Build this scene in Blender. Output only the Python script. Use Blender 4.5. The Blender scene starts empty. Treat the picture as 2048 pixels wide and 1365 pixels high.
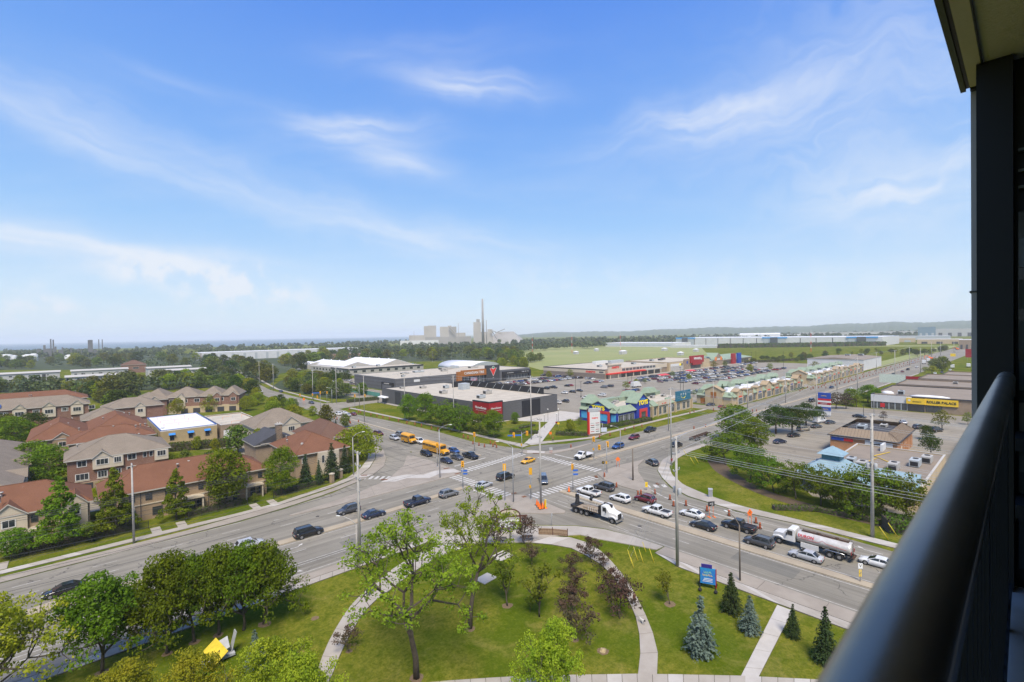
import bpy,math,random
import numpy as np
from mathutils import Vector,Matrix

# ------------------------------------------------------------------ camera, light, sky
# World axes follow the street grid: +X runs along the wide avenue, +Y along the cross street.
SC = bpy.context.scene
COL = SC.collection
rnd = random.Random(11)
PI = math.pi
FPX,CAMH = 967.0,36.0                      # focal length in photo pixels (2048 wide), eye height
YAW,PITCH,ROLL = math.radians(47.5),math.radians(.86),math.radians(1.0)
_r = Vector((math.sin(YAW),-math.cos(YAW),0))
_h = Vector((math.cos(YAW),math.sin(YAW),0))
_f = _h * math.cos(PITCH) - Vector((0,0,1)) * math.sin(PITCH)
_u = _h * math.sin(PITCH) + Vector((0,0,1)) * math.cos(PITCH)
R2 = _r * math.cos(ROLL) - _u * math.sin(ROLL)
U2 = _u * math.cos(ROLL) + _r * math.sin(ROLL)
EYE = Vector((0,0,CAMH))
cd = bpy.data.cameras.new('camera')
cam = bpy.data.objects.new('camera',cd)
COL.objects.link(cam)
cam.matrix_world = Matrix(((R2.x,U2.x,-_f.x,0),(R2.y,U2.y,-_f.y,0),(R2.z,U2.z,-_f.z,CAMH),(0,0,0,1)))
cd.sensor_width = 36
cd.lens = 36 * FPX / 2048
cd.clip_start = .05
cd.clip_end = 60000
cd.dof.use_dof = True
cd.dof.focus_distance = 120
cd.dof.aperture_fstop = 5.0
SC.camera = cam

SUN_EL,SUN_AZ = math.radians(57),math.radians(234)    # azimuth of the sun, measured from +X towards +Y
sd = bpy.data.lights.new('sun','SUN')
sd.energy = 1.5
sd.angle = math.radians(22)
sd.color = (1,.91,.76)
sun = bpy.data.objects.new('sun',sd)
COL.objects.link(sun)
_sv = Vector((math.cos(SUN_EL) * math.cos(SUN_AZ),math.cos(SUN_EL) * math.sin(SUN_AZ),math.sin(SUN_EL)))
sun.rotation_euler = (-_sv).to_track_quat('-Z','Y').to_euler()
sun.location = (0,0,300)

SC.view_settings.view_transform = 'Standard'
SC.view_settings.look = 'None'
SC.view_settings.gamma = 1
SC.view_settings.use_curve_mapping = False
SC.view_settings.exposure = 2.0
SC.cycles.max_bounces = 6
SC.cycles.transparent_max_bounces = 6
SC.cycles.volume_bounces = 2


class NT:
 """a few shorthands for building node trees"""
 def __init__(s,tree):
  s.t = tree
  s.n = tree.nodes
  s.l = tree.links

 def put(s,sock,v):
  if v is None:
   return
  if isinstance(v,bpy.types.NodeSocket):
   s.l.new(v,sock)
  else:
   sock.default_value = v

 def math(s,op,a,b=None,c=None,clamp=False):
  n = s.n.new('ShaderNodeMath')
  n.operation = op
  n.use_clamp = clamp
  for i,v in enumerate((a,b,c)):
   s.put(n.inputs[i],v)
  return n.outputs[0]

 def mix(s,fac,a,b,mode='MIX'):
  n = s.n.new('ShaderNodeMix')
  n.data_type = 'RGBA'
  n.blend_type = mode
  s.put(n.inputs[0],fac)
  s.put(n.inputs[6],a)
  s.put(n.inputs[7],b)
  return n.outputs[2]

 def noise(s,vec,scale,detail=4,rough=.55,dist=0,out=0):
  n = s.n.new('ShaderNodeTexNoise')
  s.put(n.inputs['Vector'],vec)
  n.inputs['Scale'].default_value = scale
  n.inputs['Detail'].default_value = detail
  n.inputs['Roughness'].default_value = rough
  n.inputs['Distortion'].default_value = dist
  return n.outputs[out]

 def ramp(s,fac,stops,interp='LINEAR'):
  n = s.n.new('ShaderNodeValToRGB')
  s.put(n.inputs[0],fac)
  cr = n.color_ramp
  cr.interpolation = interp
  while len(cr.elements) < len(stops):
   cr.elements.new(.5)
  for e,(p,c) in zip(cr.elements,stops):
   e.position = p
   e.color = (*c,1) if isinstance(c,tuple) else (c,c,c,1)
  return n.outputs[0]

 def rng(s,v,a,b,c=0,d=1,smooth=True):
  n = s.n.new('ShaderNodeMapRange')
  n.interpolation_type = 'SMOOTHSTEP' if smooth else 'LINEAR'
  for i,x in enumerate((v,a,b,c,d)):
   s.put(n.inputs[i],x)
  return n.outputs[0]

 def comb(s,x,y,z):
  n = s.n.new('ShaderNodeCombineXYZ')
  for i,v in enumerate((x,y,z)):
   s.put(n.inputs[i],v)
  return n.outputs[0]


def azel(px,py):
 d = _f + R2 * ((px - 1024) / FPX) - U2 * ((py - 682.5) / FPX)
 d.normalize()
 return math.atan2(d.dot(_r),d.dot(_h)),math.asin(d.z)


W = bpy.data.worlds.new('World')
SC.world = W
W.use_nodes = True
W.cycles.sampling_method = 'MANUAL'
W.cycles.sample_map_resolution = 256
w = NT(W.node_tree)
w.n.clear()
sky = w.n.new('ShaderNodeTexSky')
sky.sky_type = 'NISHITA'
sky.sun_disc = False
sky.sun_elevation = SUN_EL
sky.sun_rotation = PI / 2 - SUN_AZ
sky.altitude = 100
sky.air_density = 1.15
sky.dust_density = .5
sky.ozone_density = 2.4
geo = w.n.new('ShaderNodeTexCoord')
sep = w.n.new('ShaderNodeSeparateXYZ')
w.l.new(geo.outputs['Generated'],sep.inputs[0])
gx,gy,gz = sep.outputs
dr = w.math('ADD',w.math('MULTIPLY',gx,_r.x),w.math('MULTIPLY',gy,_r.y))
dh = w.math('ADD',w.math('MULTIPLY',gx,_h.x),w.math('MULTIPLY',gy,_h.y))
az = w.math('ARCTAN2',dr,dh)
el = w.math('ARCSINE',w.math('MINIMUM',w.math('MAXIMUM',gz,-1.0),1.0))
# high cirrus: (px, py, half length, half width, tilt deg, strength) read off the photograph
CIRRUS = [(160,275,260,30,14,.28),(560,395,340,42,13,.30),(890,483,230,36,9,.42),(90,480,240,24,5,.62),
          (330,507,260,18,4,.34),(110,195,210,36,8,.22),(945,172,120,24,4,.66),(705,262,140,30,-3,.62),
          (795,322,85,22,5,.52),(1390,243,190,36,-8,.52),(1610,205,300,75,-14,.24),(1800,330,260,110,-6,.36),
          (1830,372,230,40,4,.42),(1760,90,300,110,10,.16),(850,110,190,26,-6,.2),(320,160,130,16,4,.14)]
CUMULUS = [(445,566,170,40,9,1.0),(300,540,80,22,0,.7),(70,612,120,30,3,.8),(520,590,120,26,8,.6),(1850,590,200,52,0,.4),
           (1420,560,260,40,0,.2),(1100,560,200,36,0,.2),(180,640,260,30,0,.25)]
warp = w.noise(geo.outputs['Generated'],9,3,.55)
warp2 = w.noise(geo.outputs['Generated'],22,3,.6)
acc = None
for k,(px,py,a,b,tilt,st) in enumerate(CIRRUS + CUMULUS):
 c_az,c_el = azel(px,py)
 cum = k >= len(CIRRUS)
 t = math.radians(-tilt) - ROLL * 0
 ct,sn = math.cos(t),math.sin(t)
 da = w.math('MULTIPLY',w.math('SUBTRACT',az,c_az),math.cos(c_el))
 de = w.math('SUBTRACT',el,c_el)
 u = w.math('ADD',w.math('MULTIPLY',da,ct),w.math('MULTIPLY',de,sn))
 v = w.math('SUBTRACT',w.math('MULTIPLY',de,ct),w.math('MULTIPLY',da,sn))
 sa,sb = a / FPX * math.cos(c_az),b / FPX
 v = w.math('ADD',v,w.math('MULTIPLY',w.math('SUBTRACT',warp,.5),sb * (1.6 if cum else 1.9)))
 d2 = w.math('ADD',w.math('POWER',w.math('ABSOLUTE',w.math('DIVIDE',u,sa)),2.0),w.math('POWER',w.math('ABSOLUTE',w.math('DIVIDE',v,sb)),2.0))
 m = w.math('POWER',2.718,w.math('MULTIPLY',d2,-1.15 if not cum else -1.3))
 if cum:
  fib = w.rng(w.math('ADD',w.math('MULTIPLY',warp2,.7),w.math('MULTIPLY',warp,.4)),.46,.66,.1,1.1)
 else:
  fib = w.rng(w.noise(w.comb(w.math('MULTIPLY',u,5.0),w.math('MULTIPLY',v,34.0),k * 3.7),1.0,3,.55,.15),.28,.72,.3,1.15)
 m = w.math('MULTIPLY',w.math('MULTIPLY',m,fib),st)
 acc = m if acc is None else w.math('ADD',acc,m)
# a thin veil of cirrus all over the sky and the whitening towards the horizon
pl = w.math('ADD',w.math('ABSOLUTE',gz),.12)
veil = w.noise(w.comb(w.math('DIVIDE',dr,pl),w.math('MULTIPLY',w.math('DIVIDE',dh,pl),2.2),5.1),.9,5,.6,.2)
veil = w.rng(veil,.46,.85,0,.13)
acc = w.math('ADD',acc,veil)
acc = w.math('MINIMUM',acc,.93)
SKY_K = .05
skyc = w.mix(1.0,sky.outputs[0],(SKY_K,SKY_K,SKY_K,1),'MULTIPLY')
grad = w.ramp(w.math('DIVIDE',el,PI / 2),[(0,(.162,.198,.236)),(.055,(.138,.184,.238)),(.133,(.080,.144,.239)),(.222,(.049,.110,.236)),(.39,(.0225,.069,.222)),(1,(.022,.062,.19))])
skyc = w.mix(.88,skyc,grad)
skyc = w.mix(acc,skyc,(.208,.222,.244,1))
bg = w.n.new('ShaderNodeBackground')
w.l.new(skyc,bg.inputs[0])
bg.inputs[1].default_value = 1.0
wo = w.n.new('ShaderNodeOutputWorld')
w.l.new(bg.outputs[0],wo.inputs[0])


# ------------------------------------------------------------------ helpers
def at(px,py,z=0.0):
 """survey: the point at height z that the photograph shows at pixel (px, py)"""
 d = _f + R2 * ((px - 1024) / FPX) - U2 * ((py - 682.5) / FPX)
 return EYE + d * ((z - CAMH) / d.z)


def far(px,dist,z=0.0):
 """the point at ground distance dist in the direction of photo column px"""
 az_,_ = azel(px,668)
 return (_r * math.sin(az_) + _h * math.cos(az_)) * dist + Vector((0,0,z))


def height(px,py,pyt):
 """height of an upright thing whose foot is at (px, py) and whose top shows at row pyt"""
 b = at(px,py)
 lo,hi = 0.0,200.0
 for _ in range(40):
  m = (lo + hi) / 2
  v = b + Vector((0,0,m)) - EYE
  if 682.5 - FPX * v.dot(U2) / v.dot(_f) > pyt:
   lo = m
  else:
   hi = m
 return lo


class MB:
 """collects shapes and links them as one mesh object"""
 def __init__(s):
  s.v,s.f,s.m,s.s = [],[],[],[]
  s.T = None

 def add(s,vs,fs,m=0,smooth=False):
  o = len(s.v)
  if s.T is not None:
   vs = [s.T @ Vector(p) for p in vs]
  s.v += [tuple(p) for p in vs]
  s.f += [tuple(i + o for i in q) for q in fs]
  s.m += [m] * len(fs)
  s.s += [smooth] * len(fs)
  return s

 def box(s,x0,x1,y0,y1,z0,z1,m=0,bottom=True):
  v = [(x0,y0,z0),(x1,y0,z0),(x1,y1,z0),(x0,y1,z0),(x0,y0,z1),(x1,y0,z1),(x1,y1,z1),(x0,y1,z1)]
  f = [(4,5,6,7),(0,1,5,4),(1,2,6,5),(2,3,7,6),(3,0,4,7)]
  if bottom:
   f.append((3,2,1,0))
  return s.add(v,f,m)

 def cbox(s,c,size,rz=0,m=0):
  q = Matrix.Translation(c) @ Matrix.Rotation(rz,4,'Z')
  x,y,z = (k / 2 for k in size)
  v = [q @ Vector(p) for p in [(-x,-y,-z),(x,-y,-z),(x,y,-z),(-x,y,-z),(-x,-y,z),(x,-y,z),(x,y,z),(-x,y,z)]]
  return s.add(v,[(4,5,6,7),(0,1,5,4),(1,2,6,5),(2,3,7,6),(3,0,4,7),(3,2,1,0)],m)

 def poly(s,pts,z0,z1,m=0,ms=None):
  """upright prism over an outline"""
  n = len(pts)
  area = sum(pts[i][0] * pts[(i + 1) % n][1] - pts[(i + 1) % n][0] * pts[i][1] for i in range(n))
  if area < 0:
   pts = list(reversed(pts))
  v = [(p[0],p[1],z1) for p in pts] + [(p[0],p[1],z0) for p in pts]
  s.add(v,[tuple(range(n))],m)
  if z1 - z0 > 1e-4:
   o = len(s.v) - 2 * n
   for i in range(n):
    j = (i + 1) % n
    s.f.append((o + i,o + n + i,o + n + j,o + j))
    s.m.append(m if ms is None else ms)
    s.s.append(False)
  return s

 def tri(s,pts,m=0,smooth=False):
  return s.add(pts,[tuple(range(len(pts)))],m,smooth)

 def tube(s,p,q,r0,r1=None,n=6,m=0,cap=True):
  p,q = Vector(p),Vector(q)
  r1 = r0 if r1 is None else r1
  d = (q - p)
  if d.length < 1e-6:
   return s
  d.normalize()
  a = d.orthogonal().normalized()
  b = d.cross(a)
  v = []
  for c,r in ((p,r0),(q,r1)):
   for i in range(n):
    t = 2 * PI * i / n
    v.append(c + (a * math.cos(t) + b * math.sin(t)) * r)
  f = [(i,(i + 1) % n,n + (i + 1) % n,n + i) for i in range(n)]
  s.add(v,f,m,n > 4)
  if cap:
   o = len(s.v) - 2 * n
   s.f += [tuple(o + i for i in reversed(range(n))),tuple(o + n + i for i in range(n))]
   s.m += [m,m]
   s.s += [False,False]
  return s

 def path(s,pts,r,n=6,m=0):
  """a bent tube through points; r a number or a list"""
  pts = [Vector(p) for p in pts]
  rs = r if isinstance(r,(list,tuple)) else [r] * len(pts)
  v,f = [],[]
  prev = None
  for i,p in enumerate(pts):
   d = (pts[min(i + 1,len(pts) - 1)] - pts[max(i - 1,0)]).normalized()
   a = (d.orthogonal() if prev is None else prev - d * prev.dot(d)).normalized()
   prev = a
   b = d.cross(a)
   for k in range(n):
    t = 2 * PI * k / n
    v.append(p + (a * math.cos(t) + b * math.sin(t)) * rs[i])
  for i in range(len(pts) - 1):
   for k in range(n):
    f.append((i * n + k,i * n + (k + 1) % n,(i + 1) * n + (k + 1) % n,(i + 1) * n + k))
  f.append(tuple(reversed(range(n))))
  f.append(tuple((len(pts) - 1) * n + k for k in range(n)))
  return s.add(v,f,m,n > 4)

 def lathe(s,prof,n=12,c=(0,0,0),m=0):
  v,f = [],[]
  for r,z in prof:
   for k in range(n):
    t = 2 * PI * k / n
    v.append((c[0] + r * math.cos(t),c[1] + r * math.sin(t),c[2] + z))
  for i in range(len(prof) - 1):
   for k in range(n):
    f.append((i * n + k,i * n + (k + 1) % n,(i + 1) * n + (k + 1) % n,(i + 1) * n + k))
  f.append(tuple((len(prof) - 1) * n + k for k in range(n)))
  return s.add(v,f,m,True)

 def ball(s,c,r,nu=8,nv=6,m=0):
  rx,ry,rz = r if isinstance(r,(tuple,list)) else (r,r,r)
  v,f = [],[]
  for i in range(nv + 1):
   p = PI * i / nv
   for k in range(nu):
    t = 2 * PI * k / nu
    v.append((c[0] + rx * math.sin(p) * math.cos(t),c[1] + ry * math.sin(p) * math.sin(t),c[2] - rz * math.cos(p)))
  for i in range(nv):
   for k in range(nu):
    f.append((i * nu + k,i * nu + (k + 1) % nu,(i + 1) * nu + (k + 1) % nu,(i + 1) * nu + k))
  return s.add(v,f,m,True)

 def loft(s,secs,m=0,smooth=True,caps=True):
  n = len(secs[0])
  v = [p for sec in secs for p in sec]
  f = []
  for i in range(len(secs) - 1):
   for k in range(n):
    f.append((i * n + k,i * n + (k + 1) % n,(i + 1) * n + (k + 1) % n,(i + 1) * n + k))
  if caps:
   f.append(tuple(reversed(range(n))))
   f.append(tuple((len(secs) - 1) * n + k for k in range(n)))
  return s.add(v,f,m,smooth)

 def mesh(s,name,mats):
  me = bpy.data.meshes.new(name)
  me.from_pydata(s.v,[],s.f)
  for mt in (mats if isinstance(mats,(list,tuple)) else [mats]):
   me.materials.append(mt)
  me.polygons.foreach_set('material_index',s.m)
  me.polygons.foreach_set('use_smooth',s.s)
  me.update()
  return me


def tag(o,label=None,cat=None,group=None,kind=None):
 for k,v in (('label',label),('category',cat),('group',group),('kind',kind)):
  if v:
   o[k] = v
 return o


def link(name,me,parent=None,M_=None,**kw):
 o = bpy.data.objects.new(name,me)
 COL.objects.link(o)
 if parent is not None:
  o.parent = parent
 if M_ is not None:
  o.matrix_local = M_ if isinstance(M_,Matrix) else Matrix.Translation(M_)
 return tag(o,**kw)


def empty(name,loc,rz=0,label=None,cat=None,group=None):
 o = bpy.data.objects.new(name,None)
 COL.objects.link(o)
 o.location = loc
 o.rotation_euler = (0,0,rz)
 o.empty_display_size = .3
 return tag(o,label,cat,group)


def part(root,name,mb,mats,world=False,label=None,kind=None,parent=None):
 """link mb as a part of root; world=True when mb was written in world coordinates (root unrotated)"""
 if world:
  off = root.location
  mb.v = [(x - off.x,y - off.y,z - off.z) for x,y,z in mb.v]
 return link(name,mb.mesh(name,mats),parent or root,label=label,kind=kind)


def structure(name,mb,mats):
 return link(name,mb.mesh(name,mats),kind='structure')


def copy_tree(o,parent=None):
 c = o.copy()
 COL.objects.link(c)
 if parent is not None:
  c.parent = parent
 for ch in KIDS.get(o.name,()):
  copy_tree(ch,c)
 return c


KIDS = {}


def learn(o):
 KIDS[o.name] = list(o.children)
 for c in KIDS[o.name]:
  learn(c)


ORD = ['','first','second','third','fourth','fifth','sixth','seventh','eighth','ninth','tenth','eleventh','twelfth','thirteenth','fourteenth','fifteenth',
       'sixteenth','seventeenth','eighteenth','nineteenth','twentieth']


def nth(n):
 return ORD[n] if n < 21 else 'twenty-' + ORD[n - 20] if n < 30 else 'thirty-' + ORD[n - 30] if n < 40 else f'{n}th'


def smooth_line(pts,step=6):
 """Catmull-Rom through points"""
 p = [Vector((q[0],q[1],q[2] if len(q) > 2 else 0)) for q in pts]
 p = [p[0] * 2 - p[1]] + p + [p[-1] * 2 - p[-2]]
 out = []
 for i in range(1,len(p) - 2):
  for k in range(step):
   t = k / step
   a,b,c,d = p[i - 1:i + 3]
   out.append(.5 * ((2 * b) + (c - a) * t + (2 * a - 5 * b + 4 * c - d) * t * t + (3 * b - a - 3 * c + d) * t ** 3))
 out.append(p[-2])
 return out


def ribbon(pts,w0,z,mb,m=0,w1=None):
 """flat strip of width w0 along a line"""
 w1 = w0 if w1 is None else w1
 L,Rr = [],[]
 n = len(pts)
 for i,p in enumerate(pts):
  a,b = pts[max(i - 1,0)],pts[min(i + 1,n - 1)]
  d = Vector((b[0] - a[0],b[1] - a[1],0)).normalized()
  nrm = Vector((-d.y,d.x,0))
  h = (w0 + (w1 - w0) * i / max(n - 1,1)) / 2
  L.append((p[0] + nrm.x * h,p[1] + nrm.y * h,z))
  Rr.append((p[0] - nrm.x * h,p[1] - nrm.y * h,z))
 v = L + Rr
 mb.add(v,[(i,n + i,n + i + 1,i + 1) for i in range(n - 1)],m)
 return mb


def text_mesh(txt,size,mat,ext=.02,bold=0.0,shear=0.0,sx=1.0):
 if txt[0] == '~':                                   # print too small to read in the photograph: a run of letter-sized strokes
  R,mb,x = random.Random(len(txt) + int(size * 100)),MB(),0.0
  for k in range(int(txt[1:])):
   wd = size * R.uniform(.28,.5)
   if R.random() < .85:
    mb.box(x,x + wd * .3,-size * .34,size * R.uniform(.2,.36),-ext,ext)
    mb.box(x + wd * .3,x + wd,*((-size * .34,-size * .2) if R.random() < .5 else (size * .02,size * .16)),-ext,ext)
    if R.random() < .5:
     mb.box(x + wd * .72,x + wd,-size * .19,size * .01,-ext,ext)
   x += wd + size * .14
  mb.v = [((a - x / 2) * sx,b,c) for a,b,c in mb.v]
  return mb.mesh('lettering',mat)
 cu = bpy.data.curves.new('lettering','FONT')
 cu.body = txt
 cu.size = size
 cu.extrude = ext
 cu.offset = bold
 cu.shear = shear
 cu.align_x = 'CENTER'
 cu.align_y = 'CENTER'
 cu.resolution_u = 2
 to = bpy.data.objects.new('lettering',cu)
 COL.objects.link(to)
 dg = bpy.context.evaluated_depsgraph_get()
 me = bpy.data.meshes.new_from_object(to.evaluated_get(dg))
 bpy.data.objects.remove(to)
 bpy.data.curves.remove(cu)
 if sx != 1:
  me.transform(Matrix.Diagonal((sx,1,1,1)))
 me.materials.clear()
 me.materials.append(mat)
 me.name = 'lettering'
 return me


def wall_matrix(p,u,n):
 """matrix whose x runs along u, y upward, z out of the wall along n, at p"""
 u,n = Vector(u).normalized(),Vector(n).normalized()
 up = n.cross(u)
 return Matrix(((u.x,up.x,n.x,p[0]),(u.y,up.y,n.y,p[1]),(u.z,up.z,n.z,p[2]),(0,0,0,1)))


# ------------------------------------------------------------------ materials
MATS = {}


def mat(name,col,rough=.75,var=.12,scale=1.5,col2=None,bump=0,bscale=20,metal=0,spec=.35,tint=False,coat=0,trans=0,rand=0,streak=None):
 m = bpy.data.materials.new(name)
 m.use_nodes = True
 t = NT(m.node_tree)
 b = t.n['Principled BSDF']
 b.inputs['Roughness'].default_value = rough
 b.inputs['Metallic'].default_value = metal
 b.inputs['Specular IOR Level'].default_value = spec
 b.inputs['Coat Weight'].default_value = coat
 b.inputs['Coat Roughness'].default_value = .08
 tc = t.n.new('ShaderNodeTexCoord')
 vec = tc.outputs['Object']
 if streak:
  mp = t.n.new('ShaderNodeMapping')
  mp.inputs['Scale'].default_value = streak
  t.l.new(vec,mp.inputs[0])
  vec = mp.outputs[0]
 base = (*col,1)
 if tint:
  oi = t.n.new('ShaderNodeObjectInfo')
  base = oi.outputs['Color']
 if var or col2:
  c2 = col2 or tuple(c * (1 - var * 2) for c in col)
  f = t.noise(vec,scale,5,.6)
  f = t.rng(f,.32,.72)
  if tint:
   out = t.mix(t.math('MULTIPLY',f,var),base,(.3,.28,.25,1),'MULTIPLY')
  else:
   out = t.mix(f,base,(*c2,1))
 else:
  out = base
 if rand:
  oi = t.n.new('ShaderNodeObjectInfo')
  hs = t.n.new('ShaderNodeHueSaturation')
  t.put(hs.inputs['Hue'],t.math('ADD',t.math('MULTIPLY',oi.outputs['Random'],rand * .16),.5 - rand * .08))
  t.put(hs.inputs['Value'],t.math('ADD',t.math('MULTIPLY',oi.outputs['Random'],rand),1 - rand / 2))
  t.put(hs.inputs['Color'],out)
  out = hs.outputs[0]
 t.put(b.inputs['Base Color'],out)
 if bump:
  bn = t.n.new('ShaderNodeBump')
  bn.inputs['Strength'].default_value = bump
  bn.inputs['Distance'].default_value = .05
  t.put(bn.inputs['Height'],t.noise(vec,bscale,4,.6))
  t.l.new(bn.outputs[0],b.inputs['Normal'])
 if trans:
  tr = t.n.new('ShaderNodeBsdfTranslucent')
  t.put(tr.inputs[0],out)
  mx = t.n.new('ShaderNodeMixShader')
  mx.inputs[0].default_value = trans
  t.l.new(b.outputs[0],mx.inputs[1])
  t.l.new(tr.outputs[0],mx.inputs[2])
  t.l.new(mx.outputs[0],t.n['Material Output'].inputs[0])
 MATS[name] = m
 return m

# ------------------------------------------------------------------ ground materials
def ground_mat():
 """mown lawns near by: green with dry yellowish patches; dull green country beyond"""
 m = bpy.data.materials.new('lawn')
 m.use_nodes = True
 t = NT(m.node_tree)
 b = t.n['Principled BSDF']
 b.inputs['Roughness'].default_value = 1
 b.inputs['Specular IOR Level'].default_value = .0
 tc = t.n.new('ShaderNodeTexCoord')
 v = tc.outputs['Object']
 big = t.noise(v,.055,5,.62,.4)
 mid = t.noise(v,.35,6,.66)
 fine = t.noise(v,3.2,5,.7)
 c = t.mix(t.rng(big,.42,.58),(.084,.114,.010,1),(.185,.172,.026,1))
 c = t.mix(t.rng(mid,.42,.7,0,.75),c,(.062,.092,.006,1))
 dry = t.math('MULTIPLY',t.rng(t.noise(v,.16,6,.7,.8),.50,.66),t.rng(fine,.3,.7,.45,1))
 c = t.mix(t.math('MULTIPLY',dry,.8),c,(.26,.21,.06,1))
 spot = t.math('MULTIPLY',t.rng(t.noise(v,.8,4,.7,.5),.63,.72),.6)
 c = t.mix(spot,c,(.04,.075,.006,1))
 bare = t.math('MULTIPLY',t.rng(t.noise(v,.45,5,.75,.6,0),.69,.74),t.rng(fine,.35,.6))
 c = t.mix(bare,c,(.33,.25,.12,1))
 c = t.mix(t.rng(t.noise(v,1.4,6,.75,.4),.40,.66,0,.6),c,(.058,.088,.005,1))
 c = t.mix(t.rng(t.noise(v,2.2,6,.8),.5,.7,0,.55),c,(.20,.20,.03,1))
 c = t.mix(t.rng(fine,.35,.72,0,.65),c,(.05,.078,.004,1))
 t.put(b.inputs['Base Color'],c)
 bn = t.n.new('ShaderNodeBump')
 bn.inputs['Strength'].default_value = .6
 bn.inputs['Distance'].default_value = .08
 t.put(bn.inputs['Height'],t.noise(v,6,5,.75))
 t.l.new(bn.outputs[0],b.inputs['Normal'])
 return m


def asphalt_mat(name,c0,c1,c2,crack=.5):
 m = bpy.data.materials.new(name)
 m.use_nodes = True
 t = NT(m.node_tree)
 b = t.n['Principled BSDF']
 b.inputs['Roughness'].default_value = .88
 b.inputs['Specular IOR Level'].default_value = .25
 tc = t.n.new('ShaderNodeTexCoord')
 v = tc.outputs['Object']
 c = t.mix(t.rng(t.noise(v,.06,5,.6),.38,.64),(*c0,1),(*c1,1))
 c = t.mix(t.rng(t.noise(v,.5,5,.65),.45,.75,0,.5),c,(*c2,1))
 c = t.mix(t.rng(t.noise(v,14,3,.7),.3,.7,0,.25),c,(*(k * .6 for k in c0),1))
 if crack:
  sp = t.n.new('ShaderNodeSeparateXYZ')
  t.l.new(v,sp.inputs[0])
  sa = t.noise(t.comb(t.math('MULTIPLY',sp.outputs[0],.012),t.math('MULTIPLY',sp.outputs[1],.85),0.0),1.0,4,.7)
  sb = t.noise(t.comb(t.math('MULTIPLY',sp.outputs[0],.85),t.math('MULTIPLY',sp.outputs[1],.012),4.0),1.0,4,.7)
  k = t.rng(t.math('ABSOLUTE',t.math('SUBTRACT',sp.outputs[1],90.0)),14,22)
  st = t.mix(k,sa,sb)
  c = t.mix(t.rng(st,.45,.64,0,.62),c,(*(q * .62 for q in c0),1))
  c = t.mix(t.rng(st,.44,.30,0,.3),c,(*(min(1,q * 1.3) for q in c1),1))
  wv = t.n.new('ShaderNodeVectorMath')
  wv.operation = 'ADD'
  t.put(wv.inputs[0],v)
  nn = t.n.new('ShaderNodeVectorMath')
  nn.operation = 'SCALE'
  t.put(nn.inputs[0],t.noise(v,.25,4,.6,0,1))
  nn.inputs['Scale'].default_value = 6
  t.l.new(nn.outputs[0],wv.inputs[1])
  vo = t.n.new('ShaderNodeTexVoronoi')
  vo.feature = 'DISTANCE_TO_EDGE'
  vo.inputs['Scale'].default_value = .1
  t.l.new(wv.outputs[0],vo.inputs['Vector'])
  ck = t.rng(vo.outputs['Distance'],.0,.014,1,0)
  ck = t.math('MULTIPLY',ck,t.rng(t.noise(v,.2,3),.42,.6))
  c = t.mix(t.math('MULTIPLY',ck,crack),c,(.035,.034,.034,1))
 t.put(b.inputs['Base Color'],c)
 return m


LAWN = ground_mat()
ASPH = asphalt_mat('asphalt',(.212,.193,.155),(.262,.238,.193),(.182,.165,.134),.75)
LOT = asphalt_mat('lot_asphalt',(.245,.215,.168),(.30,.268,.212),(.215,.188,.148),.5)
DARKASPH = asphalt_mat('patched_asphalt',(.165,.155,.13),(.195,.183,.153),(.142,.134,.113),.4)
CONC = mat('concrete',(.36,.325,.28),.9,.07,.35,(.30,.265,.22),bump=.2,bscale=9)
CONC2 = mat('pale_concrete',(.44,.41,.37),.9,.05,.5,(.38,.35,.31))
BOUL = mat('boulevard_concrete',(.30,.262,.215),.92,.08,.3,(.25,.215,.175))
MEDC = mat('median_concrete',(.36,.30,.215),.92,.08,.4,(.31,.255,.185))
JOINT = mat('joint',(.14,.125,.105),.95,.1)
PAINT = mat('road_paint',(.46,.44,.40),.8,.12,1.2,(.29,.27,.24))
PAINTB = mat('bright_road_paint',(.52,.50,.46),.8,.08,1.4,(.33,.31,.28))
YPAINT = mat('yellow_paint',(.55,.36,.05),.8,.15,2.0)
SOIL = mat('soil',(.10,.062,.04),.95,.2,3)
MULCH = mat('mulch',(.115,.08,.05),.95,.2,4)
FIELD = mat('field_grass',(.20,.225,.07),.95,.1,.01,(.25,.25,.095))
RAMPB = mat('tactile_brown',(.17,.07,.03),.9,.1)

# ------------------------------------------------------------------ ground, lake, hills, haze
g = MB()
n_ = 48
for k in range(n_):
 a0_,a1_ = 2 * PI * k / n_,2 * PI * (k + 1) / n_
 g.tri([(0,0,0),(30000 * math.cos(a0_),30000 * math.sin(a0_),0),(30000 * math.cos(a1_),30000 * math.sin(a1_),0)])
structure('ground',g,LAWN)

WATER = mat('lake_water',(.06,.11,.14),.4,.1,.01,spec=.35)
shore = [far(-2600,1500),at(-700,722),at(0,702),at(200,698),at(400,695),at(640,689),at(830,681.5),far(905,2700),far(905,27000)]
sh = [(p.x,p.y) for p in shore]
p0 = far(905,27000)
for k in range(1,9):
 q = math.atan2(p0.y,p0.x) + k * .28
 sh.append((27000 * math.cos(q),27000 * math.sin(q)))
m_ = MB()
m_.poly(sh,.3,.3)
structure('lake_water',m_,WATER)

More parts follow.
